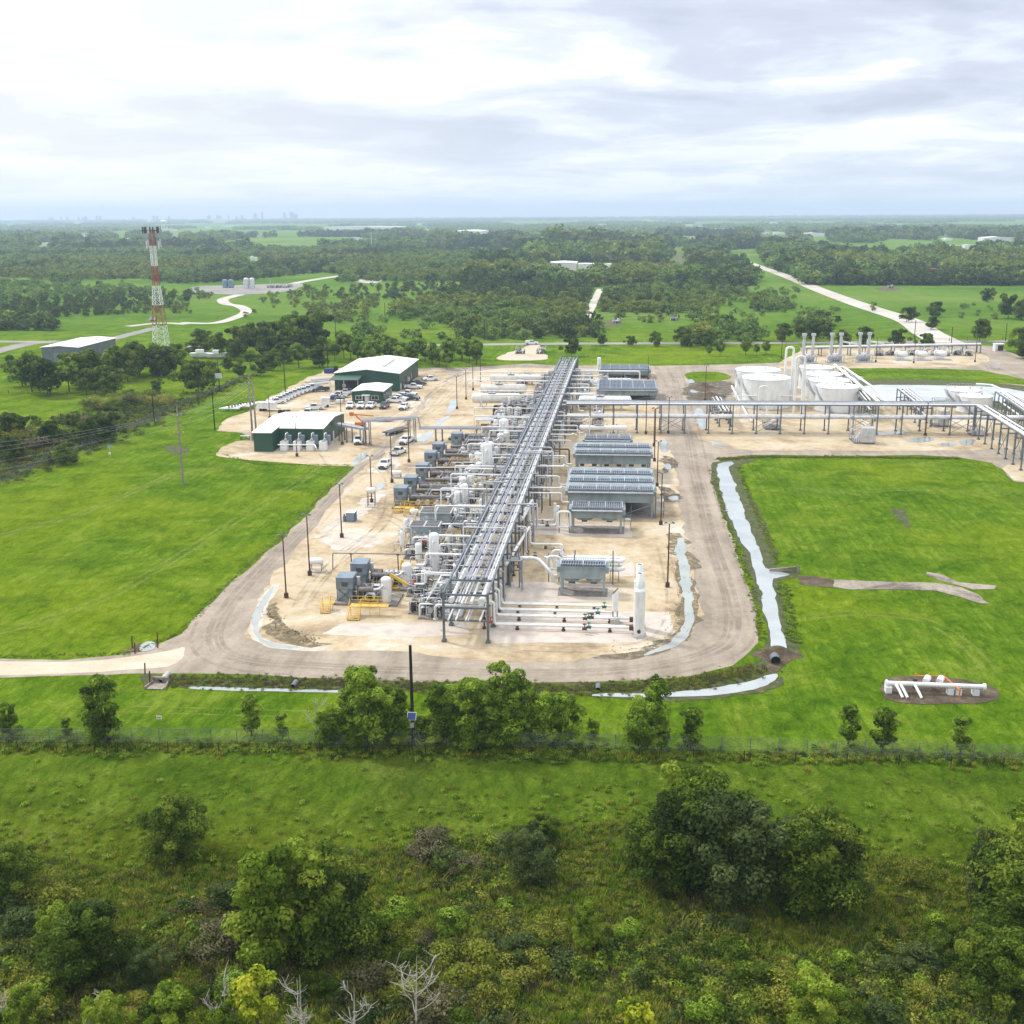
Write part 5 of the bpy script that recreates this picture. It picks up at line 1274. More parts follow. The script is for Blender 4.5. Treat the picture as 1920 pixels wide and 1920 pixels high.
def vent():
    x, y = G(1153, 1168); h = ZT(1153, 1166, 1103); t = thing('vent_pipe', 'white vent pipe with slanted red top on a concrete block', 'vent', (x,y,0)); m = MB(); m.box(-.65,.65,-.6,.6,0,.7); m.build('base', MAT['concrete'], t)
    for dx in (-.3,.3):
        m = MB(); m.box(dx-.08, dx+.08, -.08, .08, .7, 2.0); m.build('leg', MAT['steel'], t)
    m = MB(); n_=16; r=.42; V=[(r*math.cos(2*math.pi*i/n_), r*math.sin(2*math.pi*i/n_), 1.8) for i in range(n_)] + [(r*math.cos(2*math.pi*i/n_), r*math.sin(2*math.pi*i/n_), h-.25+.5*math.cos(2*math.pi*i/n_)) for i in range(n_)]
    m.add(V, [(i,(i+1)%n_,n_+(i+1)%n_,n_+i) for i in range(n_)], True); m.build('pipe', MAT['white'], t)
    m = MB(); m.add(V[n_:], [tuple(range(n_))]); m.build('mouth', MAT['rust'], t)
vent()
# hairpin heater pipes above the nearest cooler
xa, ya = G(1062, 1080); xb, _ = G(1168, 1080)
for k, (z, dy, nm) in enumerate([(3.6,4.2,'upper back'),(3.6,2.9,'upper front'),(2.5,4.2,'lower back'),(2.5,2.9,'lower front')]): pass
def hairpin():
    x0, y0 = G(1062, 1062, 2.6); x1, _ = G(1171, 1062, 2.6)
    t = thing('hairpin_heater', 'four thick white pipes bent into hairpins above the nearest cooler', 'heat exchanger', (x0,y0,0)); L = x1-x0
    for z in (2.3, 3.6):
        m = MB(); m.tube([(0,0,z), (L-.6,0,z), (L,.7,z), (L-.6,1.5,z), (0,1.5,z)], .34, 12, .8); m.build('tube', MAT['white'], t)
    for f in (.14,.80):
        m = MB()
        for yy in (-.55, 2.05): m.box(L*f-.1, L*f+.1, yy-.1, yy+.1, 0, 4.6)
        m.box(L*f-.08, L*f+.08, -.45, 1.95, 1.8, 1.95); m.box(L*f-.08, L*f+.08, -.45, 1.95, 3.1, 3.24); m.build('post', MAT['steel'], t)
    m = MB(); m.tube([(0,0,3.6), (-1.2,0,3.6), (-1.2,0,1.0), (-2.2,0,1.0)], .3, 10); m.tube([(0,1.5,3.6),(-.8,1.5,3.6),(-.8,1.5,5.6)], .2, 8); m.tube([(0,0,2.3),(-1.9,0,2.3),(-1.9,0,4.0),(-3.4,0,4.0)], .22, 8); m.build('elbow', MAT['white'], t)
hairpin()
# thick line from the rack to the nearest cooler and its end manifold
zz = 3.6; a = W3(925,1053,zz); b = W3(1008,1056,zz); 
pipe([RP(26,4.9,4.6), (a[0],a[1],4.3), (b[0],a[1],4.3), (b[0]+2.0,a[1]-1.4,2.6), (b[0]+2.6,a[1]-1.5,1.2)], .27, 'white', 'thick white line from the rack to the nearest cooler, with a sloping elbow', sup=None)
def loops(px, py, z0, z1, w, label, r=.2, n=3):
    x, y = G(px, py); t = thing('pipe_manifold', label, 'manifold', (x,y,0)); m = MB()
    m.tube([(0,0,z0),(w,0,z0),(w,0,z1),(0,0,z1),(0,0,z0+.05)], r, 10); 
    for i in range(n): m.tube([(w*(i+.5)/n,0,z0),(w*(i+.5)/n,.1,z1)], r*.55, 8)
    m.build('loop', MAT['white'], t); m = MB()
    for a in (.2, w-.2): m.bar((a,.4,0), (a,.4,z1+.4), .16)
    m.bar((-.2,.4,z1), (w+.2,.4,z1), .14); m.build('stand', MAT['steel'], t)
loops(1026,1092,2.2,4.2,2.0,'white square pipe loop at the left end of the nearest cooler'); loops(1036,1070,1.6,3.4,1.6,'second white pipe loop just behind the nearest cooler end')
loops(1046,1000,1.2,4.0,2.2,'white upright pipe loop left of the small cooler before the big banks',.2,2)
# big U of white pipe between rack and small cooler
zb = .7
p = [RP(47,RW,4.2), (G(992,992)[0],G(992,992)[1]+.0,4.2), (G(992,992)[0],G(992,992)[1],zb), (G(1046,992)[0],G(992,992)[1],zb), (G(1046,992)[0],G(992,992)[1],4.4)]
pipe(p, .32, 'white', 'big white U of pipe dropping to the ground in front of the small cooler')
p2 = [RP(51,RW,4.6), (G(998,986)[0],G(998,986)[1]+1.4,4.6), (G(998,986)[0],G(998,986)[1]+1.4,zb), (G(1040,986)[0],G(998,986)[1]+1.4,zb), (G(1040,986)[0],G(998,986)[1]+1.4,4.0)]
pipe(p2, .24, 'white', 'second white U of pipe just behind the big one')
p3 = [RP(22,RW,3.9), (G(977,1048)[0]+1,G(977,1048)[1]+6,3.9), (G(977,1048)[0]+1,G(977,1048)[1]+6,.8), (G(1050,1048)[0],G(977,1048)[1]+6,.8)]
pipe(p3, .24, 'white', 'white pipe dropping from the rack toward the hairpin heater', sup=4)
# cross pipes from the rack to the cooler banks
XP = [(958,999,1063,5.2,.11),(975,998,1062,3.0,.16),(1005,1060,905,5,.12),]
k = 0
for s, u1px, py, z, r, mt in [(62,1060,962,4.9,.13,'white'),(66,1056,950,4.9,.13,'white'),(70,1030,930,3.2,.12,'tan'),(76,1056,918,4.8,.16,'white'),(84,1062,897,5.0,.14,'white'),(88,1062,892,4.2,.11,'white'),(95,1068,877,4.8,.16,'white'),(101,1062,868,3.0,.12,'silver'),
                              (108,1066,852,3.6,.18,'tan'),(112,1078,845,4.8,.14,'white'),(118,1078,836,5.0,.16,'white'),(124,1084,826,4.9,.13,'white'),(130,1090,815,4.9,.12,'white'),(136,1100,805,4.9,.12,'silver'),(142,1104,797,5.2,.16,'white'),(160,1092,768,5.0,.2,'white'),(166,1092,758,5.0,.3,'white'),
                              (178,1118,744,5.0,.22,'white'),(184,1118,738,4.2,.3,'white'),(190,1122,728,5.0,.2,'white'),(200,1104,722,4.6,.2,'white'),(207,1120,712,5.0,.25,'white'),(214,1126,706,5.2,.2,'white'),(222,1200,700,5.6,.24,'white'),(230,1128,694,5.0,.22,'white')]:
    A = RP(s, 4.5, z+.3); x1 = G(u1px, py, z)[0]; ax = A[0]
    pts = [A, (x1-1.2, A[1], z+.3), (x1-1.2, A[1], z-1.4), (x1+.2, A[1], z-1.4)] if k % 3 == 0 else [A, (x1-1.0, A[1], z+.3), (x1-1.0, A[1]+1.6, z+.3), (x1, A[1]+1.6, z-.2)] if k % 3 == 1 else [A, (x1, A[1], z+.3), (x1, A[1], .6)]
    pipe(pts, r, mt, ('white' if mt == 'white' else 'rusty' if mt == 'tan' else 'silver')+' pipe crossing from the main rack to the cooler banks', group='cross pipes between rack and coolers'); k += 1
# cross pipes on the compressor side
for k, (s, out, z, r, mt) in enumerate([(14,5,4.8,0.14,'white'),(18,7,3.2,0.12,'silver'),(23,6.5,4.8,0.20,'white'),(29,6.0,6.0,0.20,'white'),(33,6,3.4,0.13,'white'),(39,5,5.2,0.12,'silver'),(45,8,3.4,0.15,'white'),(52,10,4.8,0.15,'white'),(58,7,3.4,0.14,'white'),(64,11,5,0.15,'white'),(70,9,3.4,0.14,'silver'),(76,11,5,0.15,'white'),
                                        (82,9,4.8,0.15,'white'),(88,12,4,0.14,'white'),(94,9,5.2,0.15,'silver'),(100,9,3.2,0.14,'white'),(107,12,4.8,0.15,'white'),(114,10,3.4,0.14,'white'),(122,9,5,0.15,'white'),(131,12,4.2,0.15,'white'),(140,9,5,0.14,'white'),(146,16,4.2,0.15,'white'),(154,17,5,0.14,'white'),(176,18,5,0.20,'white'),(186,20,4.6,0.15,'white'),(204,26,5,0.20,'white'),(212,24,5.2,0.15,'white'),(220,30,5.5,0.15,'white')]):
    A = RP(s, 1.2, z+.2); B = RP(s, -out, z+.2)
    pts = [A, B, (B[0], B[1], .7)] if k % 2 else [A, B, (B[0], B[1], z-1.6), (B[0]-1.6, B[1], z-1.6)]
    pipe(pts, r, mt, ('white' if mt == 'white' else 'silver')+' pipe crossing from the main rack to the compressor side', group='cross pipes on the compressor side')
# clutter of valve skids between compressors and rack
def skid(loc, seed, label, w, d, group):
    gg = random.Random(seed); t = thing('valve_skid', label, 'piping skid', loc, group)
    m = MB(); m.box(0, w, 0, d, 0, .2); m.build('skid', MAT['shadegrey'], t); 
    for k in range(3):
        m = MB(); y = d*(k+.5)/3; z = gg.uniform(.9,2.4); m.tube([(.2,y,.4), (.2,y,z), (w-.3,y,z), (w-.3,y,gg.uniform(.5,3.4))], gg.choice((.1,.14,.2)), 8); m.build('pipe', MAT[gg.choice(('white','white','silver','galv'))], t)
    m = MB()
    for k in range(3): a_ = gg.uniform(.1,w-1.2); b_ = gg.uniform(.1,d-.8); m.box(a_, a_+gg.uniform(.5,1.1), b_, b_+gg.uniform(.4,.8), .2, gg.uniform(.5,1.3))
    for k in range(6): x, y = gg.uniform(.2,w-.2), gg.uniform(.2,d-.2); z = gg.uniform(.5,2.2); m.tube([(x,y,.2),(x,y,z),(min(w,x+gg.uniform(.3,1.5)),y,z),(min(w,x+1.5),y,.3)], .09, 5)
    m.build('pump', MAT['dark'], t)
    m = MB()
    for k in range(14):
        x, y = gg.uniform(.2,w-.2), gg.uniform(.2,d-.2); z = gg.uniform(1,3.3); m.tube([(x,y,.2), (x,y,z), (x+gg.uniform(-1,1),y+gg.uniform(-.6,.6),z)], .05, 5)
    m.build('tubing', MAT['galv'], t)
    for k in range(3):
        m = MB(); x, y = gg.uniform(.3,w-.3), gg.uniform(.2,d-.2); z = gg.uniform(.8,1.8); m.cyl((x-.25,y,z), (x+.25,y,z), .24, None, 8); m.cyl((x,y,z), (x,y,z+.7), .07, None, 6); m.cyl((x,y,z+.65), (x,y,z+.72), .3, None, 10); m.build('valve', MAT[gg.choice(('dark','rust','galv','valve','red'))], t)
    m = MB(); x = gg.uniform(.3,w-1); m.box(x, x+.7, .2, .7, .9, 1.7); m.bar((x+.35,.45,.2), (x+.35,.45,.9), .08); m.build('control_box', MAT['galv'], t)
    if gg.random() < .6:
        m = MB(); r = gg.uniform(.3,.5); h = gg.uniform(1.6,2.8); m.lathe((w*.7,d*.6,.2), (0,0,1), [(0,r),(h-.3,r),(h-.1,r*.7),(h,.01)], 12); m.build('filter_pot', MAT['white'], t)
    return t
k = 0
for s in np.arange(8, RL-60, 4.6):
    for row in range(3 if s > 34 else 2):
        if g.random() < .12: continue
        wd = g.uniform(2.6,3.4); x, y, _ = RP(float(s), -1.0-3.8*(row+1)+g.uniform(-.3,.3), 0)
        if s < 16 and row > 0: continue
        skid((x, y), k, 'cluttered valve and tubing skid between the compressors and the main rack', wd, g.uniform(2.0,3.0), 'valve skids beside the main rack'); k += 1
for s in np.arange(150, RL-8, 7.5):
    for u in (RW+2.5, RW+8, -6, -13):
        if g.random() < .35: continue
        x, y, _ = RP(float(s), u, 0); skid((x, y), k, 'small valve skid in the far part of the plant', 3.0, 2.4, 'valve skids in the far part of the plant'); k += 1
for i in range(16):
    x, y, _ = RP(40+i*6.3+g.uniform(-1,1), -6-8*(i%2), 0); t = thing('access_walkway', 'grey walkway frame with handrails and sloping stair among the compressor piping', 'walkway', (x,y,0), 'walkways beside the main rack'); w_ = g.uniform(4,6); h_ = g.uniform(2.2,3.4)
    m = MB(); m.box(0,w_,0,.8,h_-.08,h_); m.build('deck', MAT['galv'], t)
    m = MB()
    for yy in (0,.8):
        for k in range(5): m.bar((w_*k/4,yy,0 if k % 2 == 0 else h_),(w_*k/4,yy,h_+1.05),.05)
        m.bar((0,yy,h_+1.05),(w_,yy,h_+1.05),.05); m.bar((0,yy,h_+.55),(w_,yy,h_+.55),.04); m.bar((0,yy,h_+1),(-1.8,yy-2.2,1),.05); m.bar((0,yy,h_),(-1.8,yy-2.2,.05),.09)
    m.build('handrail', MAT['galv' if i % 3 else 'yellow'], t)
for i in range(22):
    x, y, _ = RP(24+i*8.2+g.uniform(-2,2), g.uniform(-15,-2), 0); t = thing('small_vessel', 'small white upright pot among the piping between compressors and rack', 'vessel', (x,y,0), 'small pots among the compressor piping'); r_ = g.uniform(.3,.55); h_ = g.uniform(2.2,4.2)
    m = MB(); m.lathe((0,0,.8),(0,0,1),[(0,r_*.5),(.15,r_*.9),(.3,r_),(h_-1.2,r_),(h_-1.0,r_*.8),(h_-.85,.01)],14); m.build('shell', MAT['white'], t); m = MB()
    for a in (0,2.1,4.2): m.bar((r_*math.cos(a),r_*math.sin(a),0),(r_*math.cos(a),r_*math.sin(a),1.2),.08)
    m.build('leg', MAT['steel'], t); m = MB(); m.tube([(0,0,h_-.1),(0,0,h_+.4),(1.6,0,h_+.4),(1.6,0,.4)], .09, 6); m.tube([(-r_,0,1.4),(-1.4,0,1.4),(-1.4,0,.2)], .08, 6); m.build('pipe', MAT['silver'], t)
# slanted white pipe frame at the front left of the rack
def pframe():
    x, y = G(800, 1157); t = thing('tube_skid', 'white slanted frame of thick tubes over the front valve skid', 'pipe frame', (x,y,0)); m = MB()
    w, d, h = 4.6, 4.6, 4.9
    for yy in (0, d):
        for a, b in (((0,yy,.4),(w,yy,.4)),((0,yy,.4),(.0,yy,2.4)),((w,yy,.4),(w,yy,2.6)),((0,yy,2.3),(w,yy,2.5)),((0,yy,2.3),(1.6,yy+(.6 if yy == 0 else -.6),h)),((w,yy,2.5),(w-.2,yy+(.6 if yy == 0 else -.6),h)),((.2,yy,2.2),(2.2,yy,.5)),((w-.2,yy,2.4),(2.4,yy,.5))): m.cyl(a, b, .09, None, 8)
    for a, b in (((1.6,.6,h),(w-.2,.6,h)),((1.6,d-.6,h),(w-.2,d-.6,h)),((1.6,.6,h),(1.6,d-.6,h)),((w-.2,.6,h),(w-.2,d-.6,h)),((0,0,2.3),(0,d,2.3)),((w,0,2.5),(w,d,2.5)),((1.6,.6,h),(w-.2,d-.6,h))): m.cyl(a, b, .09, None, 8)
    m.build('frame', MAT['white'], t)
    m = MB(); m.box(-.2, w+.4, -.2, d, 0, .32); m.build('skid', MAT['silver'], t)
pframe()
for i in range(3): skid(G(765+i*22, 1152-i*9), 300+i, ['dark valve skid beside the nearest scrubber','valve skid under the slanted white frame','valve skid at the right edge of the slanted frame'][i], 3.2, 2.6, 'valve skids at the front')
def jib(px, py, pt, lean, label):
    x, y = G(px, py); h = ZT(px, py, pt); t = thing('jib_crane', label, 'crane', (x,y,0)); m = MB(); m.bar((0,0,0), (0,0,h*.9), .28); m.build('mast', MAT['yellow'], t)
    m = MB(); m.bar((-.1,0,h), (lean,-.2,h*.55), .3, .4); m.build('boom', MAT['yellow'], t)
jib(734,1120,1076,2.6,'yellow jib crane with sloping boom above the nearest compressor'); jib(757,1088,1050,-.4,'yellow upright jib crane beside the front scrubber'); jib(908,825,808,-1.2,'small orange-yellow crane arm beside the widest tall vessel')

# ------------------------------------------------------------------ crossing pipe rack to the tank farm
def on_rack(t_p0, t_p1, L, a, u, z, s0, s1, r, mt, label, group, elbow=None):
    c, s_ = math.cos(a), math.sin(a); T = lambda s, v, zz: (t_p0[0]+c*s-s_*v, t_p0[1]+s_*s+c*v, zz)
    m = MB(); m.tube([T(s0,u,z+r), T(s1,u,z+r)] if not elbow else [T(s0,u,z+r), T(s1,u,z+r), T(s1,u,z+r+elbow)], r, 10)
    return tag(m.build('process_pipe', MAT[mt]), label, 'pipe', group)
e0, e1 = G(1062,812), G(1826,816)
ER, EL, EA = rack('pipe_rack', 'grey pipe rack crossing from the main rack to the tank farm on tall thin legs', 'pipe rack', e0, e1, 5.0, [3.9,7.4], 6.0, brace=True)
for u, z, r, mt, lb in [(.7,3.9,.42,'silver','thick silver pipe low on the crossing rack, front side'),(1.9,3.9,.3,'white','white pipe low on the crossing rack beside the thick silver one'),(3.0,3.9,.34,'white','white pipe in the middle low level of the crossing rack'),(4.2,3.9,.25,'silver','silver pipe at the back of the crossing rack low level'),
                        (.5,7.4,.2,'white','white pipe on top of the crossing rack, front edge'),(1.5,7.4,.15,'silver','silver pipe on top of the crossing rack'),(2.6,7.4,.12,'conduit','thin conduit on top of the crossing rack'),(3.6,7.4,.16,'silver','silver pipe on the top back of the crossing rack')]:
    on_rack(e0, e1, EL, EA, u, z, 0, EL+(.5 if z > 5 else 30), r, mt, lb, None)
m = MB(); c_, s_ = math.cos(EA), math.sin(EA)
T = lambda s, v, zz: (e0[0]+c_*s-s_*v, e0[1]+s_*s+c_*v, zz)
for v in (4.2,5.0): m.bar(T(0,v,7.75), T(EL,v,7.75), .08, .2)
for i in range(int(EL/2)): m.bar(T(i*2,4.2,7.7), T(i*2,5.0,7.7), .08)
tag(m.build('cable_tray', MAT['galv']), 'ladder cable tray on top of the crossing rack', 'cable tray')
# diagonal branch coming towards the camera at the right edge
d0, d1 = G(1823,816), G(1945,905)
DR, DL, DA = rack('pipe_rack', 'diagonal pipe rack branching toward the camera at the right edge', 'pipe rack', d0, d1, 3.4, [6.2,7.4], 5.6)
for u, r, mt, lb in [(.5,.3,'white','white pipe on the diagonal rack, front edge'),(1.3,.18,'silver','silver pipe on the diagonal rack'),(2.4,.2,'white','white pipe on the diagonal rack, back edge')]: on_rack(d0, d1, DL, DA, u, 7.4, 0, DL, r, mt, lb, None)
# far right racks behind the small tanks
for a_, b_, h_, lb in [((1862,775),(1935,832),6.0,'pipe rack right of the small round tanks, running diagonally'),((1745,800),(1700,762),5,'short slanted rack left of the small round tanks'),((1640,790),(1590,728),5.5,'slanted pipe rack right of the big tanks'),((1370,800),(1352,772),4,'slanted pipe rack left of the big tanks')]:
    q0, q1 = G(*a_), G(*b_); _, l_, an = rack('pipe_rack', lb, 'pipe rack', q0, q1, 3.0, [h_*.55, h_], 5.0, brace=False)
    for u, r in ((.5,.2),(1.5,.25),(2.5,.16)): on_rack(q0, q1, l_, an, u, h_, 0, l_, r, g.choice(('white','silver')), 'pipe lying on the '+lb.split(',')[0], 'pipes on the small racks')
    on_rack(q0, q1, l_, an, 1.4, h_*.55, 0, l_, .22, 'white', 'lower pipe on the '+lb.split(',')[0], 'pipes on the small racks')
# left cable tray bridge: high over the road, low at both ends
def tray_seg(p0, p1, z, label, legs=None):
    L, a = local_frame(p0, p1); t = thing('tray_bridge', label, 'cable tray', (*p0,0), None, a); m = MB()
    m.box(0, L, 0, 1.7, z-.35, z); m.box(0, L, -.06, 0, z-.4, z+.12); m.box(0, L, 1.7, 1.76, z-.4, z+.12); m.build('tray', MAT['galv'], t)
    m = MB()
    for k in range(5): m.tube([(0,.25+k*.3,z+.06), (L,.25+k*.3,z+.06)], .055, 6)
    m.build('cables', MAT['conduit'], t)
    for s in legs or []:
        for yy in (-.05, 1.75):
            m = MB(); m.box(s*L-.1, s*L+.1, yy-.1, yy+.1, 0, z-.4); m.cyl((s*L,yy,0), (s*L,yy,.4), .24, None, 8); m.build('leg', MAT['steel'], t)
w0, w1, w2, w3 = G(612,822), G(684,836), G(781,829), G(960,829)
zl, zh, zr = 4.2, 6.2, 3.6
tray_seg(w0, w1, zl, 'low grey cable tray leaving the green building at its right corner', [.35,.55,.9])
tray_seg((w1[0],w1[1]), (w2[0],w2[1]), zh, 'high grey cable tray bridge spanning the left road', [.01,.12,.88,.99])
tray_seg((w2[0]+.6,w2[1]), (w3[0],w3[1]), zr, 'low grey cable tray running right to the main rack', [.18,.25,.45,.62,.78,.9])
pipe([(w2[0]-.2,w2[1]+.6,zh+.1),(w2[0]+.5,w2[1]+.6,zh+.1),(w2[0]+.9,w2[1]+.6,zr+.15),(w2[0]+2,w2[1]+.6,zr+.15)], .22, 'galv', 'bundle of conduits stepping down at the right end of the tray bridge')
pipe([(w1[0]-.6,w1[1]+.8,zl+.1),(w1[0]+.1,w1[1]+.8,zl+.2),(w1[0]+.2,w1[1]+.8,zh)], .22, 'galv', 'bundle of conduits stepping up at the left end of the tray bridge')

# ------------------------------------------------------------------ storage tanks
def tank(cx, lip, wpx, h, label, deck=True, top='flat'):
    x, y = G(cx, lip, h); s = mpp(cx, lip, h); r = wpx*s/2; y += r; t = thing('storage_tank', label, 'tank', (x,y,0), 'white storage tanks'); m = MB()
    m.lathe((0,0,0), (0,0,1), [(0,r),(h,r)], 56, False); m.lathe((0,0,h-.2), (0,0,1), [(0,r+.08),(.22,r+.08),(.22,r)], 56, False)
    for k in (1,2): m.lathe((0,0,h*k/3), (0,0,1), [(0,r+.015),(.07,r+.015)], 56, False)
    m.build('shell', MAT['tankwhite'], t)
    m = MB(); m.lathe((0,0,0), (0,0,1), [(h+.01,r),(h+.5,.01)], 56, False); rf = m.build('roof', MAT['roof'], t)
    m = MB(); m.cyl((r*.3,-r*.2,h+.2), (r*.3,-r*.2,h+.8), .3, None, 12); m.cyl((-r*.5,r*.1,h+.1), (-r*.5,r*.1,h+.7), .2, None, 10); m.build('hatch', MAT['galv'], rf)
    m = MB()
    for k in range(36):
        a = 2*math.pi*k/36; b = a+2*math.pi/36
        if k % 3 and not deck: continue
        m.bar((r*math.cos(a),r*math.sin(a),h), (r*math.cos(a),r*math.sin(a),h+1), .05); m.bar((r*math.cos(a),r*math.sin(a),h+1), (r*math.cos(b),r*math.sin(b),h+1), .05)
    if deck: m.build('railing', MAT['galv'], t)
    m = MB(); n_ = 22                     # spiral stair on the left side
    for k in range(n_):
        a = math.pi*(1.0+.42*k/n_); z = h*(1-k/n_)
        m.cbox((math.cos(a)*(r+.45), math.sin(a)*(r+.45), z), (.9,.5,.08), a)
    for k in range(n_-1):
        a = math.pi*(1.0+.42*k/n_); b = math.pi*(1.0+.42*(k+1)/n_)
        m.bar((math.cos(a)*(r+.9), math.sin(a)*(r+.9), h*(1-k/n_)+.9), (math.cos(b)*(r+.9), math.sin(b)*(r+.9), h*(1-(k+1)/n_)+.9), .06)
    m.build('stair', MAT['galv'], t)
    m = MB(); m.lathe((0,0,0), (0,0,1), [(0,r+.5),(.2,r+.5)], 40); m.build('base_slab', MAT['concrete'], t)
    return t, (x, y, r, h)
H2 = 8.6
tank(1427,698,85,H2,'big white tank behind the largest front tank, left end of the tank farm',False)
T2, t2 = tank(1442.5,713,91,H2,'largest white tank, front left of the tank farm, with a square pipe loop before it',False)
for cx, lip, w, lb in [(1537,692,64,'farthest white tank of the row of four, mostly hidden'),(1550,705,72,'third white tank of the row of four'),(1562,717,77,'second white tank of the row of four, just behind the nearest'),(1578,729,79,'nearest white tank of the row of four')]:
    tank(cx, lip, w, 7.0, lb, False)
tank(1817,734.5,63,4.6,'low wide tank behind its twin near the right edge',True); tank(1839,746,63,4.6,'low wide tank near the right edge, nearer of the two',True)
# tall looped vapour lines between the tanks
def gooseneck(px, pyb, pt, w, r, label, mat='white'):
    x, y = G(px, pyb); h = ZT(px, pyb, pt); t = thing('vapour_pipe', label, 'pipe', (x,y,0)); m = MB(); m.tube([(0,0,0),(0,0,h),(w,0,h),(w,0,.3)], r, 12, w*.45); m.build('pipe', MAT[mat], t); m = MB(); m.cyl((w,0,.3), (w,0,h*.8), r*1.5, None, 14); m.build('column', MAT[mat], t)
gooseneck(1469,752,651,2.2,.34,'taller white gooseneck pipe rising between the big tanks'); gooseneck(1488,775,668,2.3,.34,'nearer white gooseneck pipe at the left of the four tanks')
gooseneck(1421,787,724,2.4,.2,'square white pipe loop in front of the largest tank'); gooseneck(1380,772,700,1.2,.16,'thin white pipe loop at the left side of the tank farm')
pipe([W3(1384,742,4),W3(1486,742,4.0),W3(1490,742,4)], .18, 'white', 'white pipe wrapped across the front of the largest tank')
pipe([W3(1372,724,3.2),W3(1404,784,1.2),W3(1410,790,.5)], .3, 'white', 'white pipe sloping down at the left foot of the big tanks')
pipe([W3(1565,684,7.5),W3(1607,718,7.0),W3(1660,764,6.4)], .42, 'white', 'long thick white pipe running diagonally over the right side of the four tanks')
pipe([W3(1582,688,7.2),W3(1638,727,6.8),W3(1672,764,6.4)], .34, 'white', 'second long white pipe beside the diagonal one right of the tanks')
pipe([W3(1583,688,7.2),W3(1565,689,7.2)], .3, 'white', 'short white pipe joining the two diagonal ones at the back')
pipe([W3(1830,720,5),W3(1860,722,5),W3(1925,752,5)], .3, 'white', 'white pipe running right behind the low tanks')
# process skid under the crossing rack
def tfskid(px, py, label, w, h, k):
    x, y = G(px, py); t = thing('process_skid', label, 'process skid', (x,y,0)); m = MB(); m.box(0,w,0,w*1.2,0,.3); m.build('skid', MAT['steel'], t); m = MB()
    for a in (0,w):
        for b in (0,w*.6,w*1.2): m.bar((a,b,.3), (a,b,h), .14)
    for z in (h*.5,h): 
        for a in (0,w): m.bar((a,0,z), (a,w*1.2,z), .12)
        for b in (0,w*.6,w*1.2): m.bar((0,b,z), (w,b,z), .12)
    m.build('frame', MAT['galv'], t); m = MB(); m.box(w*.35,w*.95,-.3,w*.5,.4,h*.6)
    for i in range(6): m.box(w*.35-.03,w*.95+.03,-.36,-.302,.6+i*h*.08,.6+i*h*.08+.12)
    m.build('pump_housing', MAT['silver'], t); m = MB()
    for i in range(7): m.tube([(w*.1*i+.2,.4,.3),(w*.1*i+.2,.4,1.2+h*.1*i),(w*.5,w*.9,1.2+h*.1*i)], .09, 6)
    m.build('tubing', MAT['white'], t)
tfskid(1601,832,'tall open process skid with louvered housing under the crossing rack',5.0,6.5,1)
tfskid(1752,800,'grey stair and pump structure left of the low tanks',3.6,7.0,2); tfskid(1822,818,'low pump skid under the diagonal rack',3.0,2.2,3); tfskid(1434,806,'pump skid behind the crossing rack before the largest tank',4.0,2.2,4)
vessel(1635,832,808,9,'small white round pot on legs beside the open process skid','white',ladder=False)
# ------------------------------------------------------------------ north pad with stacks
def heater(px, py, label, first=None):
    x, y = G(px, py); h = ZT(px, py-5, 622); t = thing('heater_unit', label, 'heater', (x,y,0), 'twin-stack heaters'); m = MB(); m.box(-3.2,3.6,-.5,5,0,.5); m.build('skid', MAT['galv'], t)
    for k, dx in enumerate((-1.6,1.8)):
        m = MB(); m.cyl((dx,2,.5), (dx,2,h), .55, .55, 14); m.cyl((dx,2,h-.9), (dx,2,h), .85, None, 14); m.build('exhaust_stack', MAT['silver'], t)
    m = MB(); m.lathe((-2.6,2.5,2.0), (1,0,0), [(0,.01),(.3,1.2),(.6,1.45),(4.8,1.45),(5.1,1.2),(5.4,.01)], 18); m.build('heater_drum', MAT['silver'], t)
    m = MB()
    for i in range(8): m.tube([(-3+i*.85,.2,.5),(-3+i*.85,.2,2.5+(i%3)*.5),(-3+i*.85,2.5,2.5+(i%3)*.5)], .14, 6)
    m.build('tubing', MAT['galv'], t); return t
HT = heater(1515,682,'silver heater with two tall exhaust stacks, left one of three on the north pad')
dup(HT, G(1567,681), label='silver heater with two tall exhaust stacks, middle one of three on the north pad'); dup(HT, G(1620,680), label='silver heater with two tall exhaust stacks, right one of three on the north pad')
def sep(px, py, label):
    x, y = G(px, py); t = thing('separator_unit', label, 'separator', (x,y,0), 'small separators on the north pad', .0); m = MB(); m.box(-2.8,3.2,-1,4,0,.4); m.build('skid', MAT['galv'], t); m = MB(); m.lathe((1.2,-1,2.4), (-.75,1,0), [(0,.01),(.25,.9),(.5,1.1),(5,1.1),(5.3,.7),(5.5,.01)], 16); m.build('drum', MAT['white'], t); m = MB()
    for i in range(6): m.tube([(-2.4+i*.7,1+i*.3,.4),(-2.4+i*.7,1+i*.3,3.2),(-1.5+i*.7,2+i*.3,3.2)], .12, 6)
    m.build('tubing', MAT['galv'], t); m = MB(); m.cyl((.3,1,3), (.3,1,6), .1, None, 6); m.build('vent', MAT['white'], t); return t
SP = sep(1692,676,'small white-drum separator, left one of three on the north pad'); dup(SP, G(1730,676), label='small white-drum separator, middle one of three on the north pad'); dup(SP, G(1766,675), label='small white-drum separator, right one of three on the north pad')
n0, n1 = G(1512,668), G(1838,662)
NR, NL, NA = rack('pipe_rack', 'low pipe rack along the back of the north pad', 'pipe rack', n0, n1, 3, [3.0], 6, brace=False)
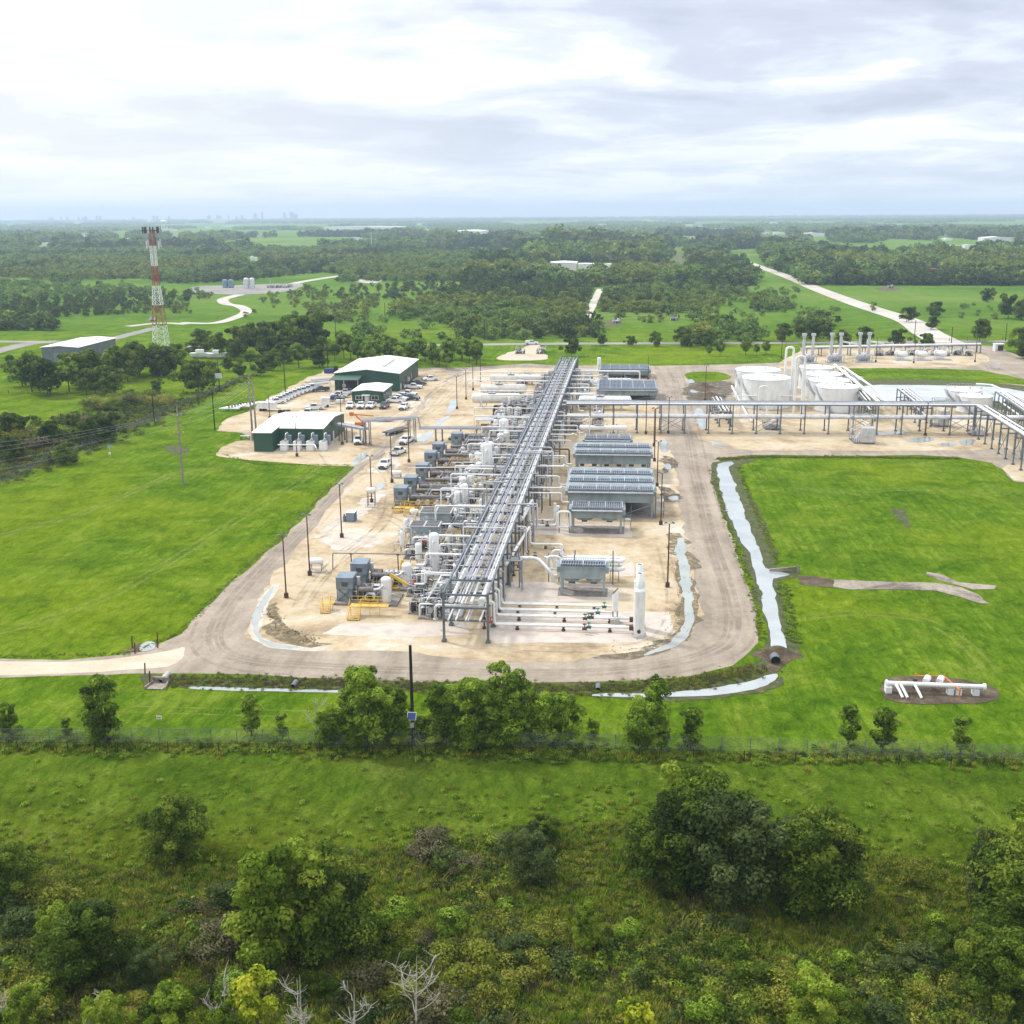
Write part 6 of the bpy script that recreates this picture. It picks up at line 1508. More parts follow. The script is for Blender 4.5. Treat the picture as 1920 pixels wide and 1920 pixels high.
for u, r, lb in ((.5,.5,'thick white header pipe along the front of the north pad rack'),(1.8,.35,'white header pipe behind the thick one on the north pad')): on_rack(n0, n1, NL, NA, u, 3.0, 0, NL, r, 'white', lb, None)
for i in range(9): skid(G(1640+i*21, 668-(i%2)), 400+i, 'small meter skid under the north pad rack', 3.6, 2.4, 'meter skids on the north pad')
for px, py, lb in ((1592,662,'white pumping unit behind the left of the north pad'),(1642,661,'white pumping unit behind the middle of the north pad')):
    x, y = G(px, py); t = thing('pumping_unit', lb, 'pump', (x,y,0)); m = MB(); m.bar((0,0,0), (0,0,4), .5); m.bar((-3,0,4.6), (3,0,3.6), .6); m.cbox((-3.2,0,4.3), (1,.6,1.8)); m.build('beam', MAT['white'], t)

# ------------------------------------------------------------------ green metal buildings
def gable(name, label, x0, x1, y0, y1, ev, pitch, wm, rm, axis='y', over=.35, base=0):
    cx, cy2 = (x0+x1)/2, y0; t = thing(name, label, 'building', (cx, y0, 0)); hw = (x1-x0)/2; D = y1-y0; rz = ev + hw*pitch
    m = MB()
    V = [(-hw,0,0),(hw,0,0),(hw,0,ev),(0,0,rz),(-hw,0,ev),(-hw,D,0),(hw,D,0),(hw,D,ev),(0,D,rz),(-hw,D,ev)]
    m.add(V, [(0,1,2,3,4),(5,9,8,7,6),(1,6,7,2),(0,4,9,5)]); w = m.build('wall', MAT[wm], t)
    m = MB(); th = .18
    for s in (-1,1):
        a = (0, rz+.02); b = (s*(hw+over), ev-over*pitch+.02)
        V = [(a[0],-over,a[1]),(b[0],-over,b[1]),(b[0],D+over,b[1]),(a[0],D+over,a[1])]; V += [(x,y,z+th) for x,y,z in V]
        m.add(V, [(0,1,2,3),(4,7,6,5),(0,4,5,1),(1,5,6,2),(2,6,7,3),(3,7,4,0)])
    r = m.build('roof', MAT[rm], t)
    m = MB()                                   # standing seams of the roof sheets
    for k in range(int(D/1.2)):
        for s in (-1,1): m.bar((0,k*1.2,rz+th+.04), (s*(hw+over),k*1.2,ev-over*pitch+th+.04), .04, .05)
    m.build('roof_seam', MAT[rm], r)
    m = MB()                                   # trim
    for s in (-1,1): m.bar((s*(hw+.01),-.03,0), (s*(hw+.01),-.03,ev), .14); m.box(s*(hw+over)-.06, s*(hw+over)+.06, -over, D+over, ev-over*pitch-.22, ev-over*pitch-.03)
    m.build('gutter', MAT['green' if wm == 'green' else wm], t)
    return t, w, r, (cx, y0, hw, D, ev, rz)
def opening(wall_parent, name, x0, x1, y, z0, z1, mat, sub=None, side='y'):
    m = MB()
    if side == 'y': m.box(x0, x1, y-.06, y-.004, z0, z1)
    else: m.box(y+.004, y+.06, x0, x1, z0, z1)
    o = m.build(name, MAT[mat], wall_parent)
    if sub:
        f = MB(); k = .1
        if side == 'y':
            f.box(x0-k, x1+k, y-.09, y-.061, z1, z1+k); f.box(x0-k, x1+k, y-.09, y-.061, z0-k, z0); f.box(x0-k, x0, y-.09, y-.061, z0, z1); f.box(x1, x1+k, y-.09, y-.061, z0, z1); f.box((x0+x1)/2-.04, (x0+x1)/2+.04, y-.09, y-.061, z0, z1)
        else:
            f.box(y+.061, y+.09, x0-k, x1+k, z1, z1+k); f.box(y+.061, y+.09, x0-k, x1+k, z0-k, z0); f.box(y+.061, y+.09, x0-k, x0, z0, z1); f.box(y+.061, y+.09, x1, x1+k, z0, z1)
        f.build(sub, MAT['sign'], o)
    return o
A, B, Cc = G(629,733), G(749,734), G(779,706)
t, w, r, (cx, y0, hw, D, ev, rz) = gable('workshop', 'big dark green metal workshop with white roof and an open canopy at its front left', A[0], B[0], A[1], Cc[1]+2, 5.7, .12, 'green', 'roof')
m = MB(); m.box(-hw+1.6, -hw+9.2, -.08, -.004, 0, 4.3); m.build('bay_shade_panel', MAT['dark'], t); opening(t, 'door', -hw+2.4, -hw+3.5, -.1, 0, 2.3, 'sign')  # flat dark panel painted as the shaded interior behind the canopy
m = MB(); m.cbox((hw*.35, D*.5, ev+ (hw-hw*.35)*.12+.5), (.9, D*.5, .4)); m.build('ridge_vent', MAT['silver'], r)
for k in range(4): opening(t, 'roller_door' if k % 2 else 'door', 2.0+k*7.5, 2.0+k*7.5+(3.6 if k % 2 else 1.2), hw, 0, 3.6 if k % 2 else 2.2, 'dark' if k % 2 else 'sign', None, 'x')
for k in range(3): opening(t, 'window', 6.6+k*7.5, 8.0+k*7.5, hw, 1.3, 2.5, 'glass', 'frame', 'x')
# canopy left of the gable
m = MB(); cxw = A[0]; 
m.add([(-hw-.1,-7,4.4),(-hw+9.2,-7,4.4),(-hw+9.2,-.1,5.0),(-hw-.1,-.1,5.0),(-hw-.1,-7,4.6),(-hw+9.2,-7,4.6),(-hw+9.2,-.1,5.2),(-hw-.1,-.1,5.2)], [(0,3,2,1),(4,5,6,7),(0,1,5,4),(1,2,6,5),(3,7,6,2),(0,4,7,3)]); m.build('canopy', MAT['green'], t)
for xx in (-hw, -hw+4.5, -hw+9.0):
    m = MB(); m.box(xx-.1, xx+.1, -6.9, -6.7, 0, 4.4); m.build('post', MAT['silver'], t)
for i, (px, py, mt, lb) in enumerate([(636,728,'red','red drum rack under the workshop canopy, left'),(661,729,'red','red machine under the workshop canopy, right'),(648,730,'tan','rusty trailer bed under the workshop canopy')]):
    x, y = G(px, py+3); t = thing('stored_equipment', lb, 'equipment', (x,y,0)); m = MB(); m.box(-.8,.8,-.5,.5,.3,1.3); m.cyl((-.5,0,1.3), (-.5,0,2.1), .35, None, 12); m.cyl((.4,0,1.3), (.4,0,1.9), .3, None, 12); m.build('body', MAT[mt], t); m = MB(); m.box(-.9,.9,-.55,.55,.1,.3); m.build('base', MAT['steel'], t)
A, B, Cc = G(662,755), G(717,757), G(739,742)
t, w, r, (cx, y0, hw, D, ev, rz) = gable('office', 'small green metal office with white roof, windows and a white door', A[0], B[0], A[1]-.6, Cc[1], 3.5, .10, 'green', 'roof')
opening(t, 'window', -3.6, -1.6, 0, 1.1, 2.2, 'glass', 'frame'); opening(t, 'window', 1.2, 3.2, 0, 1.1, 2.2, 'glass', 'frame'); dd = opening(t, 'door', -.9, .3, 0, 0, 2.2, 'sign'); m = MB(); m.box(.1,.2,-.12,-.062,1.0,1.15); m.build('handle', MAT['steel'], dd)
m = MB(); m.box(-1.5,.9,-1.6,-.1,2.5,2.62); m.bar((-1.4,-1.5,0), (-1.4,-1.5,2.5), .08); m.bar((.8,-1.5,0), (.8,-1.5,2.5), .08); m.build('porch', MAT['roof'], t)
for k in range(4): opening(t, 'window', 2+k*3.2, 3.4+k*3.2, hw, 1.1, 2.2, 'glass', 'frame', 'x')
# third building: control house with a left wing
A, B, Cc = G(477,847), G(597,847), G(630,807)
x0, y0 = A; t = thing('control_house', 'low dark green control house with white roof and a wing projecting at its left', 'building', (x0,y0,0)); W_ = B[0]-x0; Dp = Cc[1]-y0; x2 = Cc[0]-x0
x2 = W_ + .5; h = 4.6; wd = 4.6; setb = 6.0
m = MB(); m.poly([(0,0),(wd,0),(wd,setb),(W_,setb),(W_,Dp),(0,Dp)], 0, h); m.build('wall', MAT['green'], t)
def slope(xs, ya, yb, za, zb):
    mm = MB(); V = [(xs[0],ya,za),(xs[1],ya,za),(xs[1],yb,zb),(xs[0],yb,zb)]; V += [(x,y,z+.2) for x,y,z in V]; mm.add(V, [(0,3,2,1),(4,5,6,7),(0,1,5,4),(1,2,6,5),(2,3,7,6),(3,0,4,7)]); return mm
m = slope((wd-.01, W_+.3), setb-.3, Dp*.62, h, h+1.0); b2 = slope((wd-.01, W_+.3), Dp*.62, Dp+.3, h+1.0, h); m.add(b2.v, b2.f); b3 = slope((-.3, wd-.02), -.3, Dp*.62, h-.0, h+1.0); m.add(b3.v, b3.f); b4 = slope((-.3, wd-.02), Dp*.62, Dp+.3, h+1.0, h); m.add(b4.v, b4.f); m.build('roof', MAT['roof'], t)
m = MB(); m.add([(W_,setb,h),(W_,Dp,h),(W_,Dp*.62,h+.98)], [(0,1,2)]); m.build('gable_wall', MAT['green'], t)
m = MB(); m.box(-.06,W_-.0,setb-.12,setb-.003,h-.3,h-.02); m.build('gutter', MAT['green'], t)
opening(t, 'door', Dp*.55, Dp*.55+1.2, W_, 0, 2.2, 'sign', None, 'x')
SPX = [(532,846),(556.5,846),(581,846),(605,846)]
for i, (px, py) in enumerate(SPX):
    x, y = G(px, py); lb = 'pale grey air conditioning unit in front of the control house, '+ORD[i]+' from the left'
    t = thing('air_conditioner', lb, 'air conditioner', (x,y,0), 'air conditioning units'); m = MB(); m.box(-.85,.85,0,1.6,.15,2.3); b = m.build('cabinet', MAT['tankwhite'], t); m = MB(); m.cyl((0,.8,2.3), (0,.8,2.5), .6, None, 16); m.box(.1,.7,.3,1.2,2.3,2.9); m.build('fan_shroud', MAT['galv'], b)
    m = MB(); m.tube([(.3,1.2,2.4),(.3,1.2,4.0),(.3,3.2,4.0),(.3,3.2,2.6)], .16, 8); m.build('duct', MAT['silver'], t); m = MB(); m.box(-.95,.95,-.1,1.7,0,.15); m.build('plinth', MAT['concrete'], t)
    m = MB(); m.box(.55,1.3,2.0,3.2,1.2,3.4); m.build('transformer', MAT['bluegrey'], t)
pipe([W3(521,834,4.3),W3(590,834,4.3),W3(593,840,4.2),W3(593,842,1)], .15, 'white', 'white duct pipe strung above the air conditioning units')
# warehouse at the left
def wbox(name, label, px0, px1, pyb, pyt, depth, wm, rm, cat='building', rise=.08, parts=True, group=None):
    x0, y0 = G(px0, pyb); x1, _ = G(px1, pyb); h = ZT((px0+px1)/2, pyb, pyt); hw = (x1-x0)/2; t = thing(name, label, cat, ((x0+x1)/2,y0,0), group); D = depth; rz = h+hw*rise if hw < 30 else h+2
    m = MB(); m.add([(-hw,0,0),(hw,0,0),(hw,0,h),(0,0,rz),(-hw,0,h),(-hw,D,0),(hw,D,0),(hw,D,h),(0,D,rz),(-hw,D,h)], [(0,1,2,3,4),(5,9,8,7,6),(1,6,7,2),(0,4,9,5)]); m.build('wall', MAT[wm], t)
    m = MB(); m.add([(-hw-.4,-.3,h+.05),(0,-.3,rz+.05),(0,D+.3,rz+.05),(-hw-.4,D+.3,h+.05),(hw+.4,-.3,h+.05),(hw+.4,D+.3,h+.05),(-hw-.4,-.3,h+.3),(0,-.3,rz+.3),(0,D+.3,rz+.3),(-hw-.4,D+.3,h+.3),(hw+.4,-.3,h+.3),(hw+.4,D+.3,h+.3)], [(0,3,2,1),(1,2,5,4),(6,7,8,9),(7,10,11,8),(0,1,7,6),(1,4,10,7),(4,5,11,10),(3,9,8,2),(2,8,11,5),(0,6,9,3)]); m.build('roof', MAT[rm], t)
    return t, hw, h
t, hw, h = wbox('warehouse','grey metal warehouse with bright white roof among trees at the left',80,150,678,652,34,'steel','roof'); m = MB(); m.box(-hw*.35, hw*.2, -.1, -.01, 0, h*.62); m.build('roller_door', MAT['bluegrey'], t)
FB = [('warehouse','long white roofed warehouse just below the horizon, left of centre',612,745,432,426,120,'tankwhite'),('warehouse','pale grey warehouse with wide roof below the horizon, centre',843,900,440,434,200,'tankwhite'),('warehouse','small white warehouse left of the wide pale one',787,812,436,432,60,'tankwhite'),
      ('house','white roofed house among woods at the upper left',222,240,453,448,20,'tankwhite'),('house','pale barn among woods near the left edge',72,98,461,456,18,'tankwhite'),('shed','small pale shed in the woods, far left',20,30,461,457,10,'cream'),
      ('factory','white factory building among dark trees behind the plant, largest block',1030,1080,510,494,40,'cream'),('factory','low white block right of the largest factory building',1084,1112,508,496,20,'tankwhite'),('factory','small white block left of the largest factory building',988,998,505,500,12,'tankwhite'),('factory','grey low block right of the factory',1135,1146,507,496,12,'tankwhite'),
      ('warehouse','long pale warehouse in the woods right of the white road head',1506,1547,444,438,40,'tankwhite'),('warehouse','short white warehouse left of the long pale one',1452,1473,440,436,30,'tankwhite'),('warehouse','white hall standing in woods at the upper right',1846,1902,453,446,40,'tankwhite'),
      ('house','grey house with white top at the right woods',1776,1798,472,461,14,'bluegrey'),('house','pale tall house right of the grey one in the right woods',1808,1826,472,460,14,'tankwhite'),('house','red-roofed house hidden in the right woods',1738,1764,510,505,12,'tan'),('shed','white little building beside the old field at the upper right',1262,1276,462,458,10,'tankwhite'),
      ('shed','small white shed by the far left woods road',158,166,468,464,10,'tankwhite'),('warehouse','white strip warehouse on the far right horizon',1870,1916,428,425,80,'cream'),('warehouse','far white roof near the centre right horizon',1335,1350,433,430,60,'tankwhite'),('warehouse','second far white roof near the centre right horizon',1362,1380,432,429,60,'tankwhite')]
for nm, lb, a, b, yb, yt, dp, mt in FB: wbox(nm, lb, a, b, yb, yt, dp, mt, 'roof' if 'red' not in lb else 'red', rise=.06)
for i, (a, b, yb, yt) in enumerate(ROOFS): wbox('warehouse' if b-a > 9 else 'house', 'pale roofed building scattered among the distant woods', a, b, yb, yt, 30 if b-a > 9 else 14, ('tankwhite','cream','galv')[i%3], ('roof','galv')[i%2], rise=.06, group='distant buildings among the woods')
# water tower and the distant city
x, y = G(308.5,433); h = ZT(308.5,433,412); t = thing('water_tower','white water tower on legs standing at the horizon','water tower',(x,y,0)); R_ = 6.5*mpp(308,433); m = MB(); m.lathe((0,0,0),(0,0,1),[(h*.66,R_*.3),(h*.7,R_*.8),(h*.8,R_),(h*.9,R_*.9),(h*.97,R_*.5),(h,.1)],18); m.build('tank', MAT['tankwhite'], t)
for k in range(6):
    a = k*math.pi/3; m = MB(); m.cyl((R_*.85*math.cos(a),R_*.85*math.sin(a),0), (R_*.8*math.cos(a),R_*.8*math.sin(a),h*.74), 1.0, None, 8); m.build('leg', MAT['tankwhite'], t)
m = MB(); m.box(0,R_*3.5,-8,8,0,6); m.build('annex', MAT['cream'], t)
gc = random.Random(77)
for i in range(34):
    px = gc.choice([gc.uniform(462,560)]*3+[gc.uniform(20,160),gc.uniform(218,300),gc.uniform(370,455)]); big = 462 < px < 560
    x = 13000*(px-960)/2171 - 13000*math.tan(YAW)*1.0; yy = 13000 + gc.uniform(-60,60)
    hh = (gc.uniform(56,80) if big else gc.uniform(44,58)) + (16*math.exp(-((px-497)/14)**2)+18*math.exp(-((px-533)/8)**2) if big else 0); wd = gc.uniform(14,26)
    hh = hh*1.0; nm = 'city_tower'
    t = thing(nm, 'hazy tower block of the '+('far city centre skyline' if big else 'low skyline at the far left horizon'), 'skyscraper', (x,yy,0), 'towers of the distant city skyline'); m = MB(); m.box(-wd/2,wd/2,0,wd,0,hh-6 if i % 3 else hh); 
    if i % 3: m.box(-wd/4,wd/4,wd*.2,wd*.8,hh-6,hh)
    m.build('shaft', MAT['bluegrey'], t)

# ------------------------------------------------------------------ vehicles
def pickup(mat, label, loc, rz, group, cap=False):
    t = thing('pickup_truck', label, 'pickup truck', loc, group, rz); w = .98
    m = MB(); m.prism([(-2.9,.5),(-2.9,1.05),(-.85,1.05),(-.85,1.16),(1.45,1.16),(2.7,1.06),(2.92,.9),(2.92,.45)], -w, w, 'y')
    m.box(-2.9,-.87,-w,-w+.09,1.052,1.3); m.box(-2.9,-.87,w-.09,w,1.052,1.3); m.box(-2.9,-2.8,-w+.092,w-.092,1.052,1.28); b = m.build('body', MAT[mat], t)
    m = MB(); V = []
    for z, xa, xb, ww in ((1.162,-.84,1.5,.94),(1.86,-.7,.62,.76)): V += [(xa,-ww,z),(xb,-ww,z),(xb,ww,z),(xa,ww,z)]
    m.add(V, [(4,5,6,7),(0,1,5,4),(1,2,6,5),(2,3,7,6),(3,0,4,7)]); m.build('cab', MAT[mat], t)
    m = MB(); f = lambda z, t_: None
    m.add([(1.42,-.82,1.22),(1.42,.82,1.22),(.74,.68,1.80),(.74,-.68,1.80)], [(0,1,2,3)]); m.build('windscreen', MAT['glass'], t)
    m = MB(); m.add([(-.86,-.8,1.24),(-.86,.8,1.24),(-.74,.68,1.78),(-.74,-.68,1.78)], [(3,2,1,0)]); m.build('rear_window', MAT['glass'], t)
    for s in (-1,1):
        m = MB(); m.add([(-.7,s*.955,1.22),(1.25,s*.955,1.22),(.62,s*.80,1.78),(-.6,s*.80,1.78)], [(0,1,2,3) if s < 0 else (3,2,1,0)]); m.build('side_window', MAT['glass'], t)
        m = MB(); m.box(2.86,2.95,s*.72-.2,s*.72+.2,.78,.98); m.build('headlight', MAT['sign'], t)
        m = MB(); m.box(-2.94,-2.86,s*.85-.1,s*.85+.1,.8,1.15); m.build('tail_light', MAT['red'], t)
        for xx in (-1.85,1.95):
            m = MB(); m.cyl((xx,s*(w-.26),.4), (xx,s*(w+.02),.4), .4, None, 16); wh = m.build('wheel', MAT['black'], t); m = MB(); m.cyl((xx,s*(w+.0),.4), (xx,s*(w+.035),.4), .2, None, 12); m.build('rim', MAT['silver'], wh)
    m = MB(); m.box(2.93,3.0,-.85,.85,.42,.66); m.box(-3.0,-2.92,-.9,.9,.45,.62); m.box(2.925,2.96,-.48,.48,.72,1.0); m.build('bumper', MAT['dark'], t)
    m = MB(); m.box(-2.78,-.89,-w+.1,w-.1,1.056,1.07); m.build('bed_liner', MAT['black' if not cap else mat], t)
    return t
PT = {}
def car(px, py, rz, label, mat='truckwhite', group='pickup trucks parked around the buildings'):
    loc = G(px, py)
    if mat not in PT: PT[mat] = pickup(mat, label, loc, rz, group); return
    dup(PT[mat], loc, rz, label, group)
PI = math.pi
for i, (px, py) in enumerate([(577,733),(569,736),(560,738),(552,741),(544,744),(537,747),(531,750),(525,753),(518,757),(590-5,730)]):
    car(px, py, PI+.55, 'white pickup in the slanted row left of the workshop, '+('farthest from the camera' if i == 9 else ORD[8-i]+' from the near end'))
car(579,778,PI,'white pickup parked side-on behind the control house roof'); car(636,745,PI*.98,'white pickup parked side-on just left of the office'); car(648,740,.0,'white pickup behind the side-on one by the office')
car(655,737,.1,'dark blue pickup behind the white ones beside the office','truckblue')
for i, (px, mt) in enumerate([(657,'truckwhite'),(677,'truckwhite'),(696,'truckwhite'),(721,'truckdark')]):
    car(px, 765, -PI/2+.1*(1 if i < 2 else -.5), ['white pickup facing the camera before the office, leftmost of three','white pickup facing the camera before the office, middle of three','white pickup facing the camera before the office, rightmost of three','dark grey pickup parked before the office corner'][i], mt)
car(758,767,-PI/2-.1,'white pickup standing apart right of the dark grey one'); 
for i, (px, py) in enumerate([(742,755),(748,751),(756,747),(765,742)]): car(px, py, -.25 if i % 2 else PI-.25, 'white pickup in the cluster right of the office, '+ORD[i]+' from the camera')
car(775,729,0.0,'white pickup parked side-on at the workshop right wall'); car(807,714,PI+.5,'white pickup alone on the gravel right of the workshop')
car(672,831,-PI/2+.15,'white pickup with tools in its bed under the tray bridge'); car(762,831,-PI/2-.2,'white pickup with dark hood, farthest of the three on the left road'); car(747,852,PI/2-.25,'white pickup driving away, middle of the three on the left road'); car(722,876,-PI/2-.05,'white pickup facing the camera, nearest of the three on the left road')
x, y = G(997,646); s_ = dup(PT['truckwhite'], (x,y,.06), 0, 'white car driving on the public road behind the plant')
s_.name = 'estate_car'; s_['category'] = 'car'; del s_['group']; m = MB(); m.box(-2.7,-.82,-.9,.9,1.1,1.75); m.build('rear_cabin', MAT['truckwhite'], s_)
car(601,734,PI+.5,'dark pickup parked at the far end of the slanted row','truckdark'); car(628,752,.1,'dark blue pickup standing left of the office behind the small trailer','truckblue'); car(590,768,PI+.2,'white pickup in the open yard right of the white box trailer'); car(783,722,.0,'dark grey pickup close to the workshop right wall','truckdark'); car(770,750,-.25,'dark grey pickup at the right of the office cluster','truckdark')
# flatbed, trailers, crates, drums
def trailer(px, py, rz, L, w, h, mat, label, name='box_trailer', cat='trailer'):
    t = thing(name, label, cat, G(px,py), None, rz); m = MB(); m.box(-L/2,L/2,-w/2,w/2,.7,.7+h)
    if h > 1: 
        for k in range(5): m.box(-L/2+L*k/4.2,-L/2+L*k/4.2+.06,-w/2-.03,-w/2,.7,.7+h)
    m.build('body', MAT[mat], t)
    for s in (-1,1):
        for xx in (-L*.3, -L*.12 if L > 4 else L*.2):
            m = MB(); m.cyl((xx,s*(w/2-.2),.4), (xx,s*(w/2+.03),.4), .4, None, 14); m.build('wheel', MAT['black'], t)
    m = MB(); m.bar((L/2,0,.75), (L/2+1.4,0,.6), .12); m.build('tow_bar', MAT['steel'], t)
trailer(501,770,0,5.4,2.2,1.9,'sign','white box trailer left of the three dark drums'); trailer(611,763,.2,2.6,2.0,2.2,'sign','small white trailer standing alone in the yard')
trailer(742,812,PI*.36,8.5,2.4,.25,'dark','long dark flatbed truck parked under the tray bridge','flatbed','flatbed'); trailer(720,757 if False else 790,.1,4.0,2.0,.3,'steel','low trailer loaded with pipes behind the tray bridge')
x, y = G(637,757); t = thing('equipment_cage','open metal cage crate beside the office front','crate',(x,y,0)); m = MB()
for a in (-1.2,1.2):
    for b in (-.9,.9): m.bar((a,b,0),(a,b,2), .08)
for z in (.2,2):
    for a in (-1.2,1.2): m.bar((a,-.9,z),(a,.9,z), .07)
    for b in (-.9,.9): m.bar((-1.2,b,z),(1.2,b,z), .07)
m.build('frame', MAT['galv'], t); m = MB(); m.box(-1.1,1.1,-.8,.8,.25,1.2); m.build('load', MAT['cream'], t)
for i, px in enumerate((525.5,533.5,541)):
    x, y = G(px,779); t = thing('storage_drum', 'black plastic drum in the yard, '+('left','middle','right')[i]+' one of three', 'drum', (x,y,0), 'black drums in the yard'); m = MB(); m.lathe((0,0,0),(0,0,1),[(0,.55),(.1,.6),(.75,.58),(.8,.62),(1.5,.6),(1.6,.5)],16); m.build('body', MAT['black'], t); m = MB(); m.cyl((0,0,1.6),(0,0,1.68),.3,None,12); m.build('lid', MAT['dark'], t)
x, y = G(617,700); t = thing('portable_unit','dark blue skip and tarp at the back of the yard','skip',(x,y,0)); m = MB(); m.poly([(-1.6,-.9),(1.6,-.9),(1.8,.9),(-1.6,.9)],.2,1.7); m.build('body', MAT['blue'], t); m = MB(); m.box(2.0,3.2,-.6,.8,0,2.6); m.build('cabinet', MAT['black'], t)
# orange lift
x, y = G(675,802); t = thing('boom_lift','orange boom lift parked behind the tray bridge','boom lift',(x,y,0)); m = MB(); m.box(-1.2,1.2,-.9,.9,.5,1.5); m.build('chassis', MAT['orange'], t)
for a in (-.8,.8):
    for s in (-1,1): m = MB(); m.cyl((a,s*.7,.45),(a,s*1.0,.45),.45,None,14); m.build('wheel', MAT['black'], t)
m = MB(); m.bar((.8,0,1.6),(-1.4,0,3.6),.3); m.bar((-1.4,0,3.6),(3.8,.2,3.2),.28); m.build('boom', MAT['orange'], t); m = MB(); m.box(-2.6,-1.6,-.5,.5,3.2,4.2); m.build('basket', MAT['orange'], t)
# blue box and grey cylinder on the left pad
x, y = G(657,979); t = thing('portable_cabinet','grey cabinet with a dark blue side standing on the left gravel','cabinet',(x,y,0)); m = MB(); m.box(-.8,.8,0,1.8,0,1.75); m.build('body', MAT['bluegrey'], t); m = MB(); m.box(.802,.86,.05,1.75,.05,1.7); m.build('blue_panel', MAT['blue'], t); m = MB(); m.box(-.85,.85,-.05,1.85,1.752,1.83); m.build('lid', MAT['roof'], t)
x, y = G(646,978); t = thing('grey_canister','small dark grey canister left of the blue-sided cabinet','canister',(x,y,0)); m = MB(); m.lathe((0,0,0),(0,0,1),[(0,.3),(1.0,.3),(1.2,.12),(1.35,.12)],14); m.build('body', MAT['steel'], t); m = MB(); m.cyl((0,0,1.35),(0,0,1.42),.2,None,10); m.build('cap', MAT['dark'], t)
# raised small horizontal tanks on stands
def stand_tank(px, py, pt, wpx, label):
    x, y = G(px, py); h = ZT(px, py, pt); w = wpx*mpp(px, py); t = thing('stand_tank', label, 'tank', (x,y,0)); r = .55
    m = MB(); m.lathe((-w/2,0,h-r), (1,0,0), [(0,.01),(.1,r*.7),(.25,r),(w-.25,r),(w-.1,r*.7),(w,.01)], 16); m.build('drum', MAT['white'], t)
    for a in (-w*.38,w*.38):
        for b in (-.45,.45): m = MB(); m.bar((a,b,0),(a,b,h-r*.9),.09); m.build('leg', MAT['rust'], t)
    m = MB()
    for z in np.arange(.5,h-1,.55): m.bar((-w*.38,-.45,float(z)),(w*.38,-.45,float(z)),.05)
    m.build('ladder', MAT['rust'], t); m = MB(); m.box(-w*.6,w*.6,-.8,.8,0,.15); m.build('base', MAT['concrete'], t)
stand_tank(697,950,914,18,'white drum tank on a ladder stand beside the left road'); stand_tank(744,896,882,21,'low white drum tank beside the rust pole by the left road'); stand_tank(594,1071,1046,28,'white drum tank on a low stand near the front left pole'); stand_tank(777,968,954,17,'white drum tank on red ladder stand behind the grey roofed packages')
pipe([W3(624,1067,0),W3(624,1037,3.3),W3(692,1038,3.3),W3(800,1040,3.3)], .08, 'steel', 'thin overhead line from the front drum tank to the tall vessel', sup=9)
pipe([W3(765,895,0.2),W3(765,877,4),W3(900,876,4.0)], .09, 'white', 'thin white overhead line across the compressor row', sup=9)
# brown open box, shelter
x, y = G(924,784); t = thing('brown_enclosure','brown rusty wall enclosure left of the rack before the small vessel','enclosure',(x,y,0)); m = MB(); m.box(0,9,4.0,4.12,0,3); m.box(0,.12,0,4.0,0,3); m.build('wall', MAT['tan'], t); m = MB()
for k in range(3): m.cyl((2+k*2.2,2,0),(2+k*2.2,2,2.2),.6,.6,12); m.tube([(2+k*2.2,2,2.2),(2+k*2.2,2,2.8),(3+k*2.2,2,2.8),(3+k*2.2,2,1)],.2,8)
m.build('pump', MAT['white'], t)
x, y = G(893,808); t = thing('open_shelter','small open shelter with flat pale roof left of the rack','shelter',(x,y,0)); m = MB(); m.box(0,4.4,0,4.4,2.7,2.85); m.build('roof', MAT['galv'], t)
for a in (.2,4.2):
    for b in (.2,4.2): m = MB(); m.bar((a,b,0),(a,b,2.7),.14); m.build('post', MAT['steel'], t)
m = MB(); m.box(1,3.4,1.6,3,.1,1.4); m.build('generator', MAT['tan'], t)
x, y = G(855,826); t = thing('parked_skid','low grey drilling skid parked behind the compressors','skid',(x,y,0)); m = MB(); m.box(-2,6,0,2.4,.2,.6); m.cyl((0,1,.6),(0,1,1.6),.5,None,12); m.box(2,5,.5,2,.6,1.5); m.build('body', MAT['steel'], t); m = MB(); m.bar((-1.8,-.1,.2),(6.2,-.1,.2),.15); m.build('runner', MAT['dark'], t)
# manifold cluster behind the control house, far left
for i, (px, py, lb) in enumerate([(430,772,'pile of white pipes and valves at the left end of the yard'),(452,768,'second pile of white pipework right of the first at the yard end')]):
    x, y = G(px, py); t = thing('pipe_station', lb, 'pipe station', (x,y,0)); m = MB()
    for k in range(5): m.tube([(-3+k*.4,k*.9,.9),(3,k*.9,.9+.15*k),(3.4,k*.9,1.6),(4.2,k*.9,1.6)], .2, 8)
    m.build('pipe', MAT['white'], t); m = MB()
    for k in range(5): m.cyl((k*.6,k*.9,1),(k*.6,k*.9,2.0),.22,None,8); m.bar((-1,k*.9,0),(-1,k*.9,.8),.12); m.bar((2.6,k*.9,0),(2.6,k*.9,.9),.12)
    m.build('valve', MAT['dark'], t)
for i, (px, py) in enumerate([(596,716),(606,712),(590,722)]):
    x, y = G(px, py); t = thing('pipe_pile','bundle of loose pipes lying at the back edge of the yard','pipe bundle',(x,y,0),'loose pipes at the yard edge',.6); m = MB()
    for k in range(6): m.cyl((-4,k*.3,.15+(k%2)*.1),(4+.3*k,k*.3,.15+(k%2)*.1),.13,None,8)
    m.build('pipes', MAT['galv'], t)
x, y = G(460,825); t = thing('work_bench','low white stand outside the control house at the left','stand',(x,y,0)); m = MB(); m.box(-1.2,1.2,-.4,.4,1.0,1.12); m.build('top', MAT['silver'], t)
for a in (-1.1,1.1): m = MB(); m.box(a-.05,a+.05,-.3,.3,0,1.0); m.build('leg', MAT['steel'], t)
